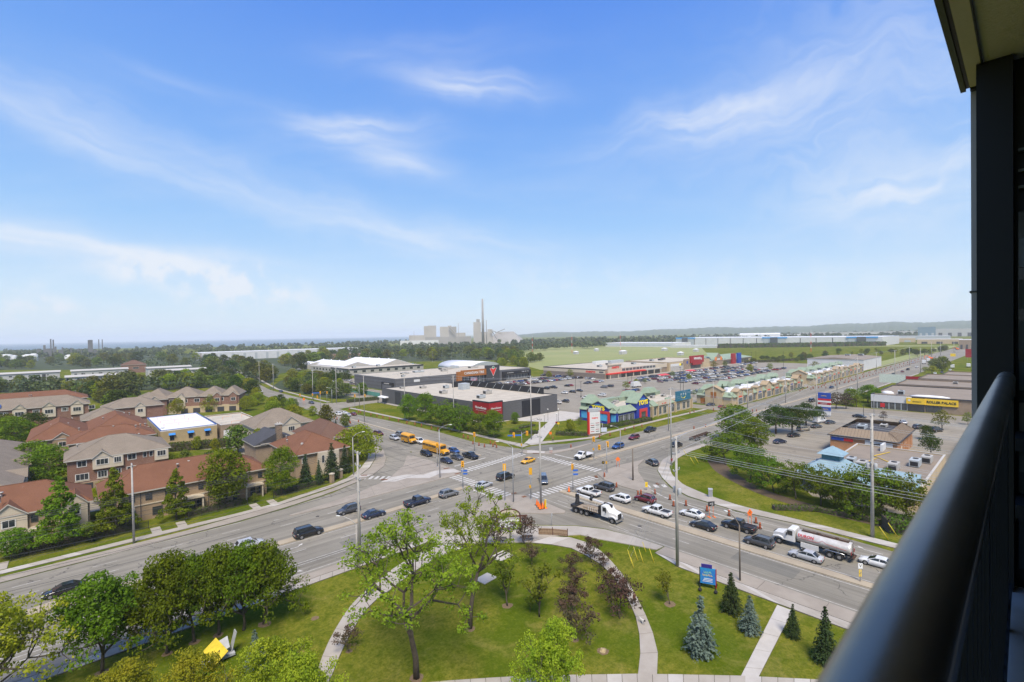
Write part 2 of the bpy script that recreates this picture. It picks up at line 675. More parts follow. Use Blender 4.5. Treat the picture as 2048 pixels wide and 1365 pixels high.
# wooded escarpment along the right half of the horizon
HILLM = mat('hill_woodland',(.05,.075,.03),.95,.2,.02,(.03,.05,.02))
m_ = MB()
cols = list(range(900,2600,6))
prof = []
for c_ in cols:
 x = (c_ - 900) / 1040
 h_ = 26 + 62 * min(1,max(0,x)) ** .8 + 7 * math.sin(c_ * .019) + 4 * math.sin(c_ * .053 + 1) + rnd.uniform(-3.5,3.5)
 h_ *= min(1,max(0.0,(c_ - 985) / 120))
 prof.append(max(h_,1))
rows_ = [(4600,.02),(5000,.55),(5500,.8),(6200,1.0),(9000,1.05)]
for d_,s_ in rows_:
 for c_,h_ in zip(cols,prof):
  p = far(c_,d_)
  m_.v.append((p.x,p.y,h_ * s_ * (1 if d_ > 6000 else rnd.uniform(.86,1.06)) + (-.5 if s_ < .1 else 0)))
nc = len(cols)
for i in range(len(rows_) - 1):
 for j in range(nc - 1):
  m_.f.append((i * nc + j,i * nc + j + 1,(i + 1) * nc + j + 1,(i + 1) * nc + j))
  m_.m.append(0)
  m_.s.append(False)
structure('hills',m_,HILLM)

hz = bpy.data.materials.new('haze')
hz.use_nodes = True
hz.node_tree.nodes.clear()
vp = hz.node_tree.nodes.new('ShaderNodeVolumePrincipled')
vp.inputs['Color'].default_value = (.93,.96,1,1)
vp.inputs['Density'].default_value = .00012
vp.inputs['Anisotropy'].default_value = 0
ho = hz.node_tree.nodes.new('ShaderNodeOutputMaterial')
hz.node_tree.links.new(vp.outputs[0],ho.inputs['Volume'])
m_ = MB()
m_.box(-31000,31000,-31000,31000,-1,172)
link('haze',m_.mesh('haze',hz),kind='stuff')

# ------------------------------------------------------------------ roads
m_ = MB()
avenue = [(-160,76),(-40,76),(30,75.2),(50,74),(56.5,73),(60,69),(64.5,63.3),(69,58.5),(71.5,54),(72.5,48),(72.5,15),(72.5,-120),
          (96,-120),(96,10),(98,29.7),(96.8,40.7),(98,51.4),(101,57.2),(106.1,62.5),(111.3,66.8),(121.2,70.9),(128,72),(136,72.4),(155,71),(220,69.5),(316,67),(400,64),
          (560,62),(900,60),(1400,58),(1400,94),(900,94),(560,95),(331,95),(152,97),(125,98),(112,98.5),(106.5,101),(104.3,106),(102,115),(99,128),(100.4,151),(100,180),(96.8,217),
          (99,240),(101,262),(100.5,300),(102,360),(111,430),(146,628),(190,900),(182,900),(134,628),(99,430),(92.5,360),(88,310),(88,270),(86,237),(80,190),(75,160),(73.6,146),(72,139),
          (68.2,130),(63.2,122.2),(57.4,116.8),(51.8,113.8),(44,110.2),(33,107.4),(24.5,106.2),(15.7,105.7),(-8,105),(-60,105),(-160,105)]
m_.poly(avenue,.02,.02)
structure('road',m_,ASPH)
m_ = MB()
m_.poly([(88,236),(99,236),(124,244),(124,256),(99,262),(88,262)],.03,.03)                 # side street by the tyre store
m_.poly([(100,240),(128,243),(150,262),(150,275),(126,257),(100,256)],.024,.024)
structure('side_street',m_,LOT)
m_ = MB()
m_.poly([(112,98.7),(106.7,101.2),(104.6,106),(104.4,109.5),(108,109.5),(112,108),(118,103.8),(130,101.4),(131,98.4),(125,98.2)],.028,.028)
structure('bicycle_crossing',m_,DARKASPH)

# parking lots and yards
m_ = MB()
m_.poly([(150,128.5),(222,118),(232,117),(480,117),(560,120),(560,221),(300,224),(300,282),(152,280),(150,345),(124,345),(124,245),(166,240),(166,150),(166,143)],.016,.016)
m_.poly([(150,345),(187,345),(187,398),(128,398),(126,345)],.018,.018)
structure('parking_lot',m_,LOT)
m_ = MB()
m_.poly([(160,67.5),(222,66.8),(262,66),(262,20),(420,10),(420,-60),(108,-60),(108,13),(117,14),(117,33),(130,42),(148,55)],.014,.014)
structure('parking_lot',m_,LOT)
m_ = MB()
m_.poly([(214,96.9),(224,96.9),(226,104),(224,117),(214,117)],.024,.024)
m_.poly([(332,95.2),(346,95.2),(347,104),(347,117),(331,117)],.024,.024)
structure('driveway',m_,LOT)
m_ = MB()
m_.poly([(-30,135),(1.5,135),(34,136),(41,158),(60,172),(60,200),(54,262),(20,262),(19,196),(38,178),(30,150),(22,146),(-30,149)],.013,.013)
structure('lane',m_,LOT)
m_ = MB()
m_.poly([(340,330),(470,240),(560,260),(980,480),(1120,220),(1150,120),(560,112),(560,100),(1200,98),(1180,640),(930,820),(800,860),(640,700),(480,560)],.012,.012)
structure('meadow',m_,FIELD)

# kerbed concrete: islands, medians, pavements
def slab(name,pts,mt=None,z=.14,z0=0.0):
 mb = MB()
 mb.poly(pts,z0,z)
 return structure(name,mb,mt or CONC)


slab('traffic_island',[(73.6,127.6),(67.5,119),(60.3,112.2),(55.5,109),(48.8,106.1),(41.1,104),(32.1,102.6),(32.1,102.1),(44,100.9),(57.2,101),(69,100.9),(73.5,100.8),(75.2,103.9),(75.3,113),(75.6,119),(74.8,126.7)],BOUL)
slab('traffic_island',[(55.5,75),(61.3,80.2),(67,80.6),(72.3,79.2),(74,77.5),(74,73.4),(73,64.6),(72.1,64),(69.3,66.2),(65.9,70.2),(60.5,73.2)],BOUL)
slab('traffic_island',[(98.3,76.2),(95.4,71.9),(93.9,65.2),(94.1,58.2),(96,59),(100.6,63.7),(106.6,69.4),(111.7,72.8),(118.2,75),(108.5,76.5)],BOUL)
slab('corner_pavement',[(104.6,98.4),(100.4,103.8),(100,107.5),(103.6,107.2),(106.2,101.3),(112.2,99),(124,98.4),(124,97.9),(112,97.2)],BOUL)
slab('median',[(-160,89.6),(2,89.6),(8,88.9),(40,89),(66,90.6),(68.7,91.2),(68.6,92.3),(40,90.6),(8,90.9),(3,92.2),(-2,92.4),(-7,91.2),(-160,91.2)],MEDC,.16)
slab('median',[(107.6,85.9),(108.4,85.4),(178,83.3),(330,80.5),(560,78.2),(560,79.3),(330,81.6),(178,84.7),(108.4,87)],MEDC,.16)
slab('median',[(81,73.5),(82.6,73.6),(82.8,55),(82.3,37.3),(82.2,15.7),(80.6,15.2),(80.4,37),(80.7,55)],MEDC,.16)
slab('median',[(89,112),(89.6,112),(89.9,166),(89.9,200),(89.4,234),(88.9,234),(89,200),(89,166)],MEDC,.15)


def pavement(name,outline_left,outline_right,joint=2.0,mt=None,slabs=True,z=.13):
 """a concrete walk between two edges, laid as separate slabs (children) with open joints"""
 A_,B_ = [Vector((*p,0)) for p in outline_left],[Vector((*p,0)) for p in outline_right]

 def samp(P_,n):
  L = [0]
  for i in range(1,len(P_)):
   L.append(L[-1] + (P_[i] - P_[i - 1]).length)
  out = []
  for k in range(n + 1):
   s = L[-1] * k / n
   i = max(j for j in range(len(L)) if L[j] <= s + 1e-9)
   i = min(i,len(P_) - 2)
   t = (s - L[i]) / max(L[i + 1] - L[i],1e-9)
   out.append(P_[i].lerp(P_[i + 1],t))
  return out
 length = sum((A_[i + 1] - A_[i]).length for i in range(len(A_) - 1))
 n = max(1,round(length / joint))
 a,b = samp(A_,n),samp(B_,n)
 base = MB()
 base.poly([(p.x,p.y) for p in a] + [(p.x,p.y) for p in reversed(b)],0,z - .03)
 root = structure(name,base,JOINT)
 if not slabs:
  mb = MB()
 for i in range(n):
  g_ = min(.035,joint * .02) / max((a[i + 1] - a[i]).length,.1)
  q = [a[i].lerp(a[i + 1],g_),a[i].lerp(a[i + 1],1 - g_),b[i].lerp(b[i + 1],1 - g_),b[i].lerp(b[i + 1],g_)]
  dz = rnd.uniform(-.006,.006)
  if slabs:
   mb = MB()
   mb.poly([(p.x,p.y) for p in q],z - .05,z + dz)
   link('slab',mb.mesh('slab',mt or (CONC2 if rnd.random() < .12 else CONC)),root)
  else:
   mb.poly([(p.x,p.y) for p in q],z - .05,z + dz)
 if not slabs:
  link('slab_run',mb.mesh('slab_run',mt or CONC),root,kind='stuff')
 return root


# near side of the avenue
pavement('boulevard_strip',[(-60,75.9),(30,75),(50,73.9)],[(-60,73.4),(30,73.2),(48,72.9)],6.1,BOUL)
pavement('sidewalk',[(-60,73.3),(30,73.1),(46,72.9)],[(-60,71.4),(30,71.7),(45.2,71.8)],1.9)
pavement('boulevard_strip',[(-160,105.1),(-8,105.2),(15.7,106),(24.5,106.5),(33,107.8),(44,110.6),(52,114)],[(-160,107.4),(-8,107.6),(15.7,108.3),(24,109.5),(32.5,110.2),(43.4,112.4),(50.5,115.6)],6.1,BOUL)
pavement('sidewalk',[(-60,109),(-8,109),(11.5,109.4),(24,109.7),(32.3,110.4),(47,114.6),(53,117.5),(59.5,123.4),(65.6,132),(69,138.6)],
         [(-60,110.5),(-8,110.6),(11.5,111.2),(24,111.4),(32,112),(46,116.2),(51.5,119),(57.6,124.8),(63.6,132.8),(67,139.4)],1.9)
slab('corner_pavement',[(51.9,114),(57.3,116.8),(63.2,122.2),(68.1,130),(72,139.1),(73.4,145.2),(72,146),(69.2,138.6),(65.8,132),(59.7,123.3),(53.2,117.3),(50.4,115.7)],BOUL,.135)
# plaza at the park corner and the curved park walks
slab('plaza',[(46.2,72.8),(50,73.8),(56,72.6),(59.5,68.6),(64,63),(68.6,58.2),(71.1,53.6),(72.2,48),(72.2,42.4),(70.4,42.6),(69.3,46),(66.9,52.2),(66.2,55.2),(62,58.4),(57.8,59.3),(54.4,62.2),(51.3,65.2),(46.4,69.6),(45.4,71.8)],CONC,.13)
pw = [at(x,y) for x,y in [(618,1380),(628,1365),(655,1290),(700,1215),(745,1172),(800,1130),(860,1098),(905,1085)]]
pwr = [at(x,y) for x,y in [(650,1380),(659,1365),(690,1290),(735,1217),(782,1180),(832,1142),(890,1110),(930,1096)]]
pavement('park_path',[(p.x,p.y) for p in smooth_line(pw,4)],[(p.x,p.y) for p in smooth_line(pwr,4)],2.6)
pe = [at(x,y) for x,y in [(1100,1074.5),(1150,1078),(1195,1098),(1245,1150),(1278,1205),(1303,1260),(1316,1310),(1314,1352)]]
pei = [at(x,y) for x,y in [(1062,1086.5),(1130,1094),(1170,1111),(1215,1141),(1250,1190),(1270,1230),(1281,1290),(1276,1352)]]
pavement('park_path',[(p.x,p.y) for p in smooth_line(pei,4)],[(p.x,p.y) for p in smooth_line(pe,4)],3.6)
pavement('park_path',[(at(1470,1378).x,at(1470,1378).y),(67.2,23.1)],[(at(1506,1378).x,at(1506,1378).y),(67.2,21.3)],3.5,CONC2)
bt = [at(x,y) for x,y in [(560,1392),(920,1362),(1050,1354),(1280,1350),(1480,1354),(1720,1366)]]
bt2 = [at(x,y) for x,y in [(560,1440),(920,1398),(1050,1388),(1280,1384),(1480,1388),(1720,1402)]]
pavement('park_path',[(p.x,p.y) for p in bt],[(p.x,p.y) for p in bt2],1.6)
pavement('boulevard_strip',[(72.3,42.2),(72.4,28),(72.4,-60)],[(69.4,42.2),(69.4,28),(69.4,-60)],8,BOUL)
pavement('sidewalk',[(69.3,42.2),(69.3,28),(69.3,-60)],[(67.6,37),(67.6,28),(67.6,-60)],1.9)
es = [(98.2,-60),(98.2,29.7),(97,40.7),(98.3,51.4),(101.4,57.2),(106.4,62.5),(111.5,66.8),(121.2,71.1),(128,72.2),(136,72.7)]
ei = [(100.4,-60),(100.4,30),(100.2,41.5),(101.9,49.1),(104.8,56),(110.2,62),(116.6,66.4),(124,68.6),(130,69.6),(136,70.2)]
pavement('sidewalk',es,ei,2.0)
pavement('sidewalk',[(136,72.7),(155.4,71.3),(220,69.8),(316,67.2),(480,63.5)],[(136,70.2),(155.4,70),(220,68.4),(316,65.8),(480,62.2)],4,slabs=False)
# far side of the avenue and the cross street
pavement('sidewalk',[(108.6,110.6),(114,108.6),(121,106),(131,102),(139,103.6),(178,103),(201,102.3),(213,102)],[(110,114.6),(115,111.4),(121.6,108),(131,104.2),(139,105.4),(178,104.8),(201,104),(213,103.7)],2.2,slabs=False)
pavement('sidewalk',[(225,101.6),(331,101),(356,100.9),(554,97.6),(900,95)],[(225,103.2),(331,102.6),(356,102.4),(554,99),(900,96.4)],4,slabs=False)
pavement('sidewalk',[(104.6,110.2),(105.4,118.7),(105.7,155.8),(104.3,185),(103.2,221),(102.5,234)],[(108.4,111),(107.6,118.7),(107.4,155.8),(106,185),(105,221),(104.3,235)],2.2,slabs=False)
pavement('sidewalk',[(104,264),(104,300),(106,360),(116,430),(150,620)],[(105.8,264),(105.8,300),(107.8,360),(118,430),(152,620)],4,slabs=False)
pavement('entrance_walk',[(108.6,113.6),(142.2,134.4)],[(113.6,110.6),(145.7,132.6)],3,CONC2,slabs=False)
slab('entrance_court',[(142,134.8),(146,132.2),(154,130),(168,132),(166.2,149),(163.5,150),(137,149.6),(134.6,147.5)],CONC2,.1)
pavement('store_walk',[(124.8,240),(124.8,150.6),(134,149.9)],[(122.6,242),(122.6,149.2),(134,148.2)],4,slabs=False)
pavement('store_walk',[(300.5,289),(300.5,222.8),(525,219.6)],[(298,289),(298,218.5),(525,215.6)],4,slabs=False)
# flush concrete access pads and gate walks of the front row of houses
for x0 in (-9.6,10.6,14.6,27.8,31.3):
 slab('garden_walk',[(x0,111.2),(x0 + 1.5,111.2),(x0 + 1.5,114.6 + (.8 if x0 > 20 else 0)),(x0,114.6 + (.8 if x0 > 20 else 0))],CONC,.09)

# painted markings (flat sheets above the asphalt)
def mark(name,quads,mt=None,z=.028):
 mb = MB()
 for q in quads:
  mb.tri([(p[0],p[1],z) for p in q])
 return structure(name,mb,mt or PAINT)


def bar(x0,y0,x1,y1,wd):
 d = Vector((x1 - x0,y1 - y0)).normalized()
 n = Vector((-d.y,d.x)) * wd / 2
 return [(x0 - n.x,y0 - n.y),(x1 - n.x,y1 - n.y),(x1 + n.x,y1 + n.y),(x0 + n.x,y0 + n.y)]


def dashes(x0,y0,x1,y1,on,off,wd=.16):
 d = Vector((x1 - x0,y1 - y0))
 L = d.length
 d.normalize()
 s,out = 0,[]
 while s < L:
  e = min(s + on,L)
  out.append(bar(x0 + d.x * s,y0 + d.y * s,x0 + d.x * e,y0 + d.y * e,wd))
  s += on + off
 return out


def zebra(x0,y0,x1,y1,wide,step=1.25,w_=.62):
 """ladder crossing from (x0,y0) to (x1,y1); bars run across the walking line"""
 d = Vector((x1 - x0,y1 - y0))
 L = d.length
 d.normalize()
 n = Vector((-d.y,d.x))
 out,s = [],.4
 while s < L - .3:
  c = Vector((x0,y0)) + d * s
  out.append([tuple(c - n * wide / 2),tuple(c + d * w_ - n * wide / 2),tuple(c + d * w_ + n * wide / 2),tuple(c + n * wide / 2)])
  s += step
 return out


mark('crosswalk',zebra(75.8,102.6,99.8,104.6,3.1),PAINTB)
mark('crosswalk',zebra(71.4,101,71.2,79.4,3.1),PAINTB)
mark('crosswalk',zebra(74.2,75.6,95,74.8,3.1),PAINTB)
mark('crosswalk',zebra(100.6,98.6,100.8,77,3.1),PAINTB)
mark('crosswalk',zebra(53.4,117.6,59,111.6,2.6,1.45,.75),PAINTB)
mark('crosswalk',zebra(103.4,57.2,98.2,61.6,2.0,1.9,1.0),PAINTB)
mark('stop_line',[bar(68.2,88.6,68,80.8,.5),bar(84,70.9,93,70.4,.5),bar(77,108.2,88.6,109,.5),bar(105.4,87.4,105.4,97.3,.5)],PAINTB)
mark('lane_line',dashes(-160,97.6,60,98,3,6) + dashes(-160,101.6,30,102,3,6,.14) + [bar(-160,104.5,24,105.7,.14)] + dashes(-100,83.6,66,84.6,3,6) +
     [bar(-160,80.2,-40,80.2,.18),bar(-40,80.2,50,79.6,.18),bar(-160,79.2,34,79,.14),bar(-160,77,48,75.9,.16)] + [bar(-160,92.0,-8,92.1,.14),bar(-160,88.4,60,88.3,.14)] +
     [bar(58,87.6,68,87.7,.16)])
mark('lane_line',dashes(110,91.2,560,86.2,3,6) + dashes(116,79.6,560,71.6,3,6) + dashes(122,76,330,73.2,3,9,.13) + [bar(108.6,87.6,178,85.2,.14),bar(178,85.2,560,80,.14),bar(109,84.8,178,82.7,.14)])
mark('lane_line',dashes(86.6,70,87.3,-80,3,6) + dashes(91.3,56,91.6,-80,6,3,.14) + [bar(80,72,80,14,.15),bar(83.1,68,82.8,14,.15),bar(94.6,57,94.6,20,.13)] + dashes(76.6,70,76.4,40,3,6) + [bar(73,54,73.1,14,.13)] +
     [bar(75.6,76.4,74.8,62,.14),bar(74.8,62,73.6,50,.14)])
mark('lane_line',dashes(93.4,112,94.4,234,3,6) + dashes(85.6,110,86,210,3,6) + dashes(81.6,112,83.6,180,3,9,.13) + [bar(88.5,112,88.4,234,.14),bar(90.2,112,90.3,234,.14)] + dashes(94,262,96,360,3,6))
mark('turn_lane_line',[bar(*a_,*b_,.3) for a_,b_ in zip([(118.4,75.3),(113,73.7),(107,70),(102.6,66.1),(96.6,59.8),(94.2,54.5),(93,46)],[(113,73.7),(107,70),(102.6,66.1),(96.6,59.8),(94.2,54.5),(93,46),(92.2,34)])],PAINTB)


def arrow(name,x,y,ang,turn=0):
 c,s = math.cos(ang),math.sin(ang)
 T = lambda p: (x + p[0] * c - p[1] * s,y + p[0] * s + p[1] * c)
 q = [[(-2.2,-.09),(.3,-.09),(.3,.09),(-2.2,.09)]]
 if turn:
  q += [[(.3,-.09),(.75,.35 * turn),(.6,.5 * turn),(.12,.05)],[(.5,.62 * turn),(.98,.18 * turn),(1.35,1.0 * turn)]]
 else:
  q += [[(.3,-.42),(1.6,0),(.3,.42)]]
 mark(name,[[T(p) for p in k] for k in q],PAINTB,.029)


arrow('turn_arrow',24.5,77.6,0,-1)
arrow('turn_arrow',-3.4,77.8,0,-1)
arrow('turn_arrow',28,86.2,0,1)
arrow('lane_arrow',-3,82,0)
arrow('turn_arrow',84.9,47,PI / 2,1)
arrow('turn_arrow',94.3,19,PI / 2,-1)
arrow('turn_arrow',96.2,41,PI / 2,-1)
arrow('turn_arrow',79.2,120,-PI / 2,-1)
# tarred tyre seam along the near lanes and the fresh light pads on the island
mark('tar_seam',dashes(-60,85.6,50,86.6,40,.2,.11) + dashes(-60,78.2,30,78.0,60,1,.08) + dashes(-50,95.2,40,96,26,3,.06),JOINT,.026)
mark('pale_pad',[[(55.8,109.6),(58.4,107.2),(62,107.6),(66,103.6),(70,105),(75,102.2),(75.1,106),(70.5,108),(66.5,107.2),(63.5,110.4),(59.6,111.2)],[(52.6,118.4),(55.6,115.9),(56.9,117),(54,120)],[(100.9,104.2),(104.2,100.2),(105.7,101.4),(103,106.4)]],CONC2,.147)
mark('tactile_plate',[[(56.4,111),(57.6,109.8),(58.2,110.4),(57,111.6)],[(73.2,107.6),(74.8,107.2),(74.9,107.9),(73.3,108.3)],[(72.4,101.3),(74,101.3),(74,102),(72.4,102)],[(72.3,79.9),(73.5,79.4),(73.7,80),(72.5,80.4)],[(54.5,118.1),(55.7,117),(56.2,117.5),(55,118.6)],[(95.5,73.6),(96.7,74.9),(96.2,75.4),(95,74.1)],[(72.4,76.2),(73.6,76.2),(73.6,77),(72.4,77)],[(101.4,102.4),(102.6,100.9),(103.1,101.3),(101.9,102.8)],[(101,60),(101.9,61),(101.4,61.4),(100.5,60.4)]],RAMPB,.152)
mark('joint_lines',[bar(62,111.8,75.4,111,.05),bar(64.5,115,75.4,114.4,.05),bar(67,118,75.4,117.6,.05),bar(70,121.6,75.4,121.2,.05),bar(40,103.4,55,104.6,.05),bar(44,102.2,75,102.9,.05),bar(50,101.2,52,107,.05),bar(58,101.2,60,111.5,.05),bar(66,101.1,68,118.5,.05),
                     bar(96,71.5,112,72.6,.05),bar(95,66.5,103.6,66.6,.05),bar(100,63.4,101,76,.05),bar(106,69.2,107,76,.05),bar(62,74,73.8,76,.05),bar(66,70.4,68,80.3,.05)],JOINT,.1455)

m_ = MB()
for pl_ in ([(-300,742),(-300,716),(0,712),(420,708),(700,710),(1040,706),(1060,720),(820,724),(660,730),(560,748),(540,770),(400,744),(120,740)],[(-200,800),(-200,752),(60,756),(130,768),(240,770),(330,758),(500,758),(515,782),(495,802),(420,776),(270,782),(235,826),(180,797),(0,786)],[(532,783),(560,762),(620,752),(680,768),(738,788),(690,799),(640,795),(600,787),(548,777)]):
 pp = [at(*q) for q in pl_]
 m_.poly([(p.x,p.y) for p in pp],.008,.008)
structure('woodland_floor',m_,mat('woodland_floor',(.045,.062,.016),.95,.2,.1))

ROAD = bpy.data.objects['road']
mh = MB()
mh.lathe([(.36,0),(.36,.006)],14)
mh = mh.mesh('manhole_cover',mat('cast_iron',(.07,.062,.055),.7,.15,6))
for x,y in ((20,84),(36,98),(52,82),(-12,100),(8,79),(46,94),(85,84),(92,96),(78,98),(88,62),(77,50),(93,38),(86,24),(120,90),(134,77),(150,93),(82,130),(96,140),(84,160),(93,175),(66,77),(110,80)):
 link('manhole_cover',mh,ROAD,(x,y,.024))
for q in ([(12,92.6),(22,92.7),(22,96),(12,95.9)],[(34,80),(38.4,80.1),(38.3,83),(34,82.9)],[(88.4,30),(91,30),(91,42),(88.4,42)],[(76,24),(79.4,24),(79.6,33),(76,33)],[(122,88),(142,87.4),(142,89.2),(122,89.8)],[(80,138),(83.4,138),(83.4,150),(80,150)],[(78,86),(84,85),(85,89),(79,91)],[(-30,82),(-18,82),(-18,85),(-30,85)],[(160,74),(185,73),(185,75.4),(160,76.4)]):
 mb = MB()
 mb.tri([(p[0],p[1],.0245) for p in q])
 link('asphalt_patch',mb.mesh('asphalt_patch',DARKASPH),ROAD)

# ------------------------------------------------------------------ trees
def leaf(name,col,col2,trans=.42,rand=.35):
 return mat(name,col,.8,.0,.45,col2,spec=.06,trans=trans,rand=rand)


BARK = mat('bark',(.15,.12,.09),.95,.2,3,bump=.5)
DBARK = mat('dark_bark',(.10,.08,.06),.95,.2,3,bump=.5)
L_MAPLE = leaf('maple_leaf',(0.146,0.222,0.014),(0.071,0.128,0.009))
L_OPEN = leaf('spring_leaf',(0.243,0.332,0.026),(0.130,0.212,0.014))
L_BRIGHT = leaf('bright_leaf',(0.381,0.403,0.030),(0.202,0.259,0.020))
L_AIRY = leaf('airy_leaf',(0.269,0.317,0.025),(0.146,0.192,0.016))
L_FRESH = leaf('fresh_leaf',(0.281,0.317,0.014),(0.170,0.222,0.012))
L_PYR = leaf('pyramid_leaf',(0.181,0.271,0.015),(0.082,0.148,0.010))
L_PLUM = leaf('plum_leaf',(0.093,0.054,0.042),(0.058,0.064,0.029),.15,.3)
L_YOUNG = leaf('young_leaf',(0.192,0.221,0.024),(0.113,0.144,0.016))
L_LOCUST = leaf('locust_leaf',(0.155,0.221,0.016),(0.088,0.139,0.012))
L_DARK = leaf('dark_leaf',(0.068,0.106,0.014),(0.043,0.070,0.012))
L_WOOD = leaf('woodland_leaf',(0.157,0.178,0.023),(0.085,0.112,0.017),.25,.5)
L_OLIVE = leaf('olive_leaf',(0.136,0.160,0.048),(0.080,0.106,0.032),.25,.3)
L_SPRUCE = leaf('spruce_needle',(0.039,0.066,0.021),(0.024,0.042,0.015),.1,.3)
L_BLUE = leaf('blue_spruce_needle',(0.128,0.169,0.135),(0.068,0.101,0.081),.1,.15)
L_HEDGE = leaf('hedge_leaf',(0.083,0.123,0.015),(0.040,0.070,0.010),.15,.3)
L_YEL = leaf('yellow_leaf',(0.280,0.280,0.017),(0.182,0.210,0.017))


def leaves(pts,nrm,size,mt,name='crown',seed=0,aspect=.62,jit=.8):
 """one mesh of small folded leaf clumps at pts, facing roughly along nrm"""
 g_ = np.random.default_rng(seed)
 n = len(pts)
 N_ = nrm + g_.normal(0,jit,(n,3))
 N_ /= np.linalg.norm(N_,axis=1,keepdims=True) + 1e-9
 ref = g_.normal(0,1,(n,3))
 U = np.cross(N_,ref)
 U /= np.linalg.norm(U,axis=1,keepdims=True) + 1e-9
 V = np.cross(N_,U)
 s = size * g_.uniform(.6,1.35,(n,1))
 a = pts - U * s
 b = pts - V * s * aspect + N_ * s * .15
 c = pts + U * s
 d = pts + V * s * aspect + N_ * s * .15
 co = np.stack([a,b,c,d],1).reshape(-1,3)
 me = bpy.data.meshes.new(name)
 me.vertices.add(4 * n)
 me.vertices.foreach_set('co',co.astype(np.float32).ravel())
 me.loops.add(4 * n)
 me.loops.foreach_set('vertex_index',np.arange(4 * n,dtype=np.int32))
 me.polygons.add(n)
 me.polygons.foreach_set('loop_start',np.arange(0,4 * n,4,dtype=np.int32))
 me.polygons.foreach_set('loop_total',np.full(n,4,dtype=np.int32))
 me.materials.append(mt)
 me.update(calc_edges=True)
 return me


def branch_tree(seed,h,trunk,spread,r0,nlimb=5,levels=3,up=.55,top=1.0,lean=0):
 """a forking trunk; returns (MB of wood, list of (tip point, outward direction))"""
 R = random.Random(seed)
 mb = MB()
 tips = []

 def grow(p,d,L,r,lev):
  pts = [p]
  q,dd = p.copy(),d.copy()
  for _ in range(3):
   dd = (dd + Vector((R.gauss(0,.13),R.gauss(0,.13),.07 if lev else .02))).normalized()
   q = q + dd * (L / 3)
   pts.append(q.copy())
  mb.path(pts,[r * (1 - .13 * i) for i in range(4)],6 if lev < 1 else 4)
  if lev >= levels:
   tips.append((q,dd))
   return
  if lev >= 1:
   tips.append((pts[2],dd))
  k = nlimb if lev == 0 else R.choice((2,3,3))
  a0 = R.uniform(0,2 * PI)
  for i in range(k):
   a = a0 + 2 * PI * i / k + R.gauss(0,.35)
   side = dd.orthogonal().normalized()
   side = Matrix.Rotation(a,3,dd) @ side
   nd = (dd * up * R.uniform(.7,1.2) + side * R.uniform(.55,1.05) * spread + Vector((0,0,.18))).normalized()
   st = q if i < 2 or lev else pts[3 if R.random() < .5 else 2]
   grow(st,nd,L0[lev + 1] * R.uniform(.75,1.2),r * .58,lev + 1)
  if lev == 0:
   grow(q,(dd + Vector((R.gauss(0,.1),R.gauss(0,.1),.2))).normalized(),L0[1] * 1.1 * top,r * .7,1)

 rest = h - trunk
 L0 = [trunk,rest * .42,rest * .30,rest * .22,rest * .16]
 grow(Vector((0,0,-.1)),Vector((lean,0,1)).normalized(),trunk,r0,0)
 return mb,tips


def tuft_points(tips,per,rad,seed,flat=.75):
 g_ = np.random.default_rng(seed)
 P_,N_ = [],[]
 for p,d in tips:
  k = max(4,int(per * g_.uniform(.5,1.4)))
  r = rad * g_.uniform(.65,1.25)
  v = g_.normal(0,1,(k,3))
  v /= np.linalg.norm(v,axis=1,keepdims=True)
  v *= (g_.uniform(0,1,(k,1)) ** .45) * r
  v[:,2] *= flat
  P_.append(v + np.array(p) + np.array(d) * r * .3)
  N_.append(v / r + np.array((0,0,.55)))
 return np.concatenate(P_),np.concatenate(N_)


def blob_points(blobs,n,seed):
 """points on and just under the skin of a union of ellipsoids: an uneven, lumpy crown"""
 g_ = np.random.default_rng(seed)
 wts = np.array([b[3] * b[4] for b in blobs],float)
 wts /= wts.sum()
 P_,N_ = [],[]
 for (x,y,z,rx,rz),k in zip(blobs,g_.multinomial(n,wts)):
  v = g_.normal(0,1,(k,3))
  v /= np.linalg.norm(v,axis=1,keepdims=True)
  keep = v[:,2] > -.55
  v = v[keep]
  rr = g_.uniform(.72,1.06,(len(v),1))
  P_.append(v * rr * np.array((rx,rx,rz)) + np.array((x,y,z)))
  N_.append(v + np.array((0,0,.35)))
 return np.concatenate(P_),np.concatenate(N_)


def crown_blobs(seed,h0,h1,rad,n,r_lo,r_hi,shape='round'):
 R = random.Random(seed)
 out = []
 for i in range(n):
  t = (i + .5) / n
  z = h0 + (h1 - h0) * t
  if shape == 'round':
   rr = rad * math.sin(PI * min(.97,.14 + t * .86)) ** .6
  elif shape == 'cone':
   rr = rad * (1 - t) ** .8 + .15
  elif shape == 'oval':
   rr = rad * math.sin(PI * (.12 + t * .82)) ** .8
  else:
   rr = rad
  a = i * 2.39996 + R.uniform(-.4,.4)
  q = rr * R.uniform(.45,1.0)
  b = R.uniform(r_lo,r_hi) * (1 if shape != 'cone' else (1 - t * .6))
  out.append((q * math.cos(a),q * math.sin(a),z + R.uniform(-.3,.3),b,b * R.uniform(.6,.85)))
 return out


def stem(h,r,lean=0,seed=0,limbs=0,reach=1.5,m=BARK):
 R = random.Random(seed)
 mb = MB()
 mb.path([(0,0,-.1),(R.gauss(0,.04) * h * .2,R.gauss(0,.04) * h * .2,h * .5),(lean,0,h)],[r * 1.15,r * .85,r * .55],7)
 for i in range(limbs):
  a,z = i * 2.4 + R.random(),h * R.uniform(.55,.98)
  mb.path([(lean * z / h,0,z),(reach * .5 * math.cos(a),reach * .5 * math.sin(a),z + reach * .45),(reach * math.cos(a),reach * math.sin(a),z + reach * 1.0)],[r * .42,r * .3,r * .12],4)
 return mb


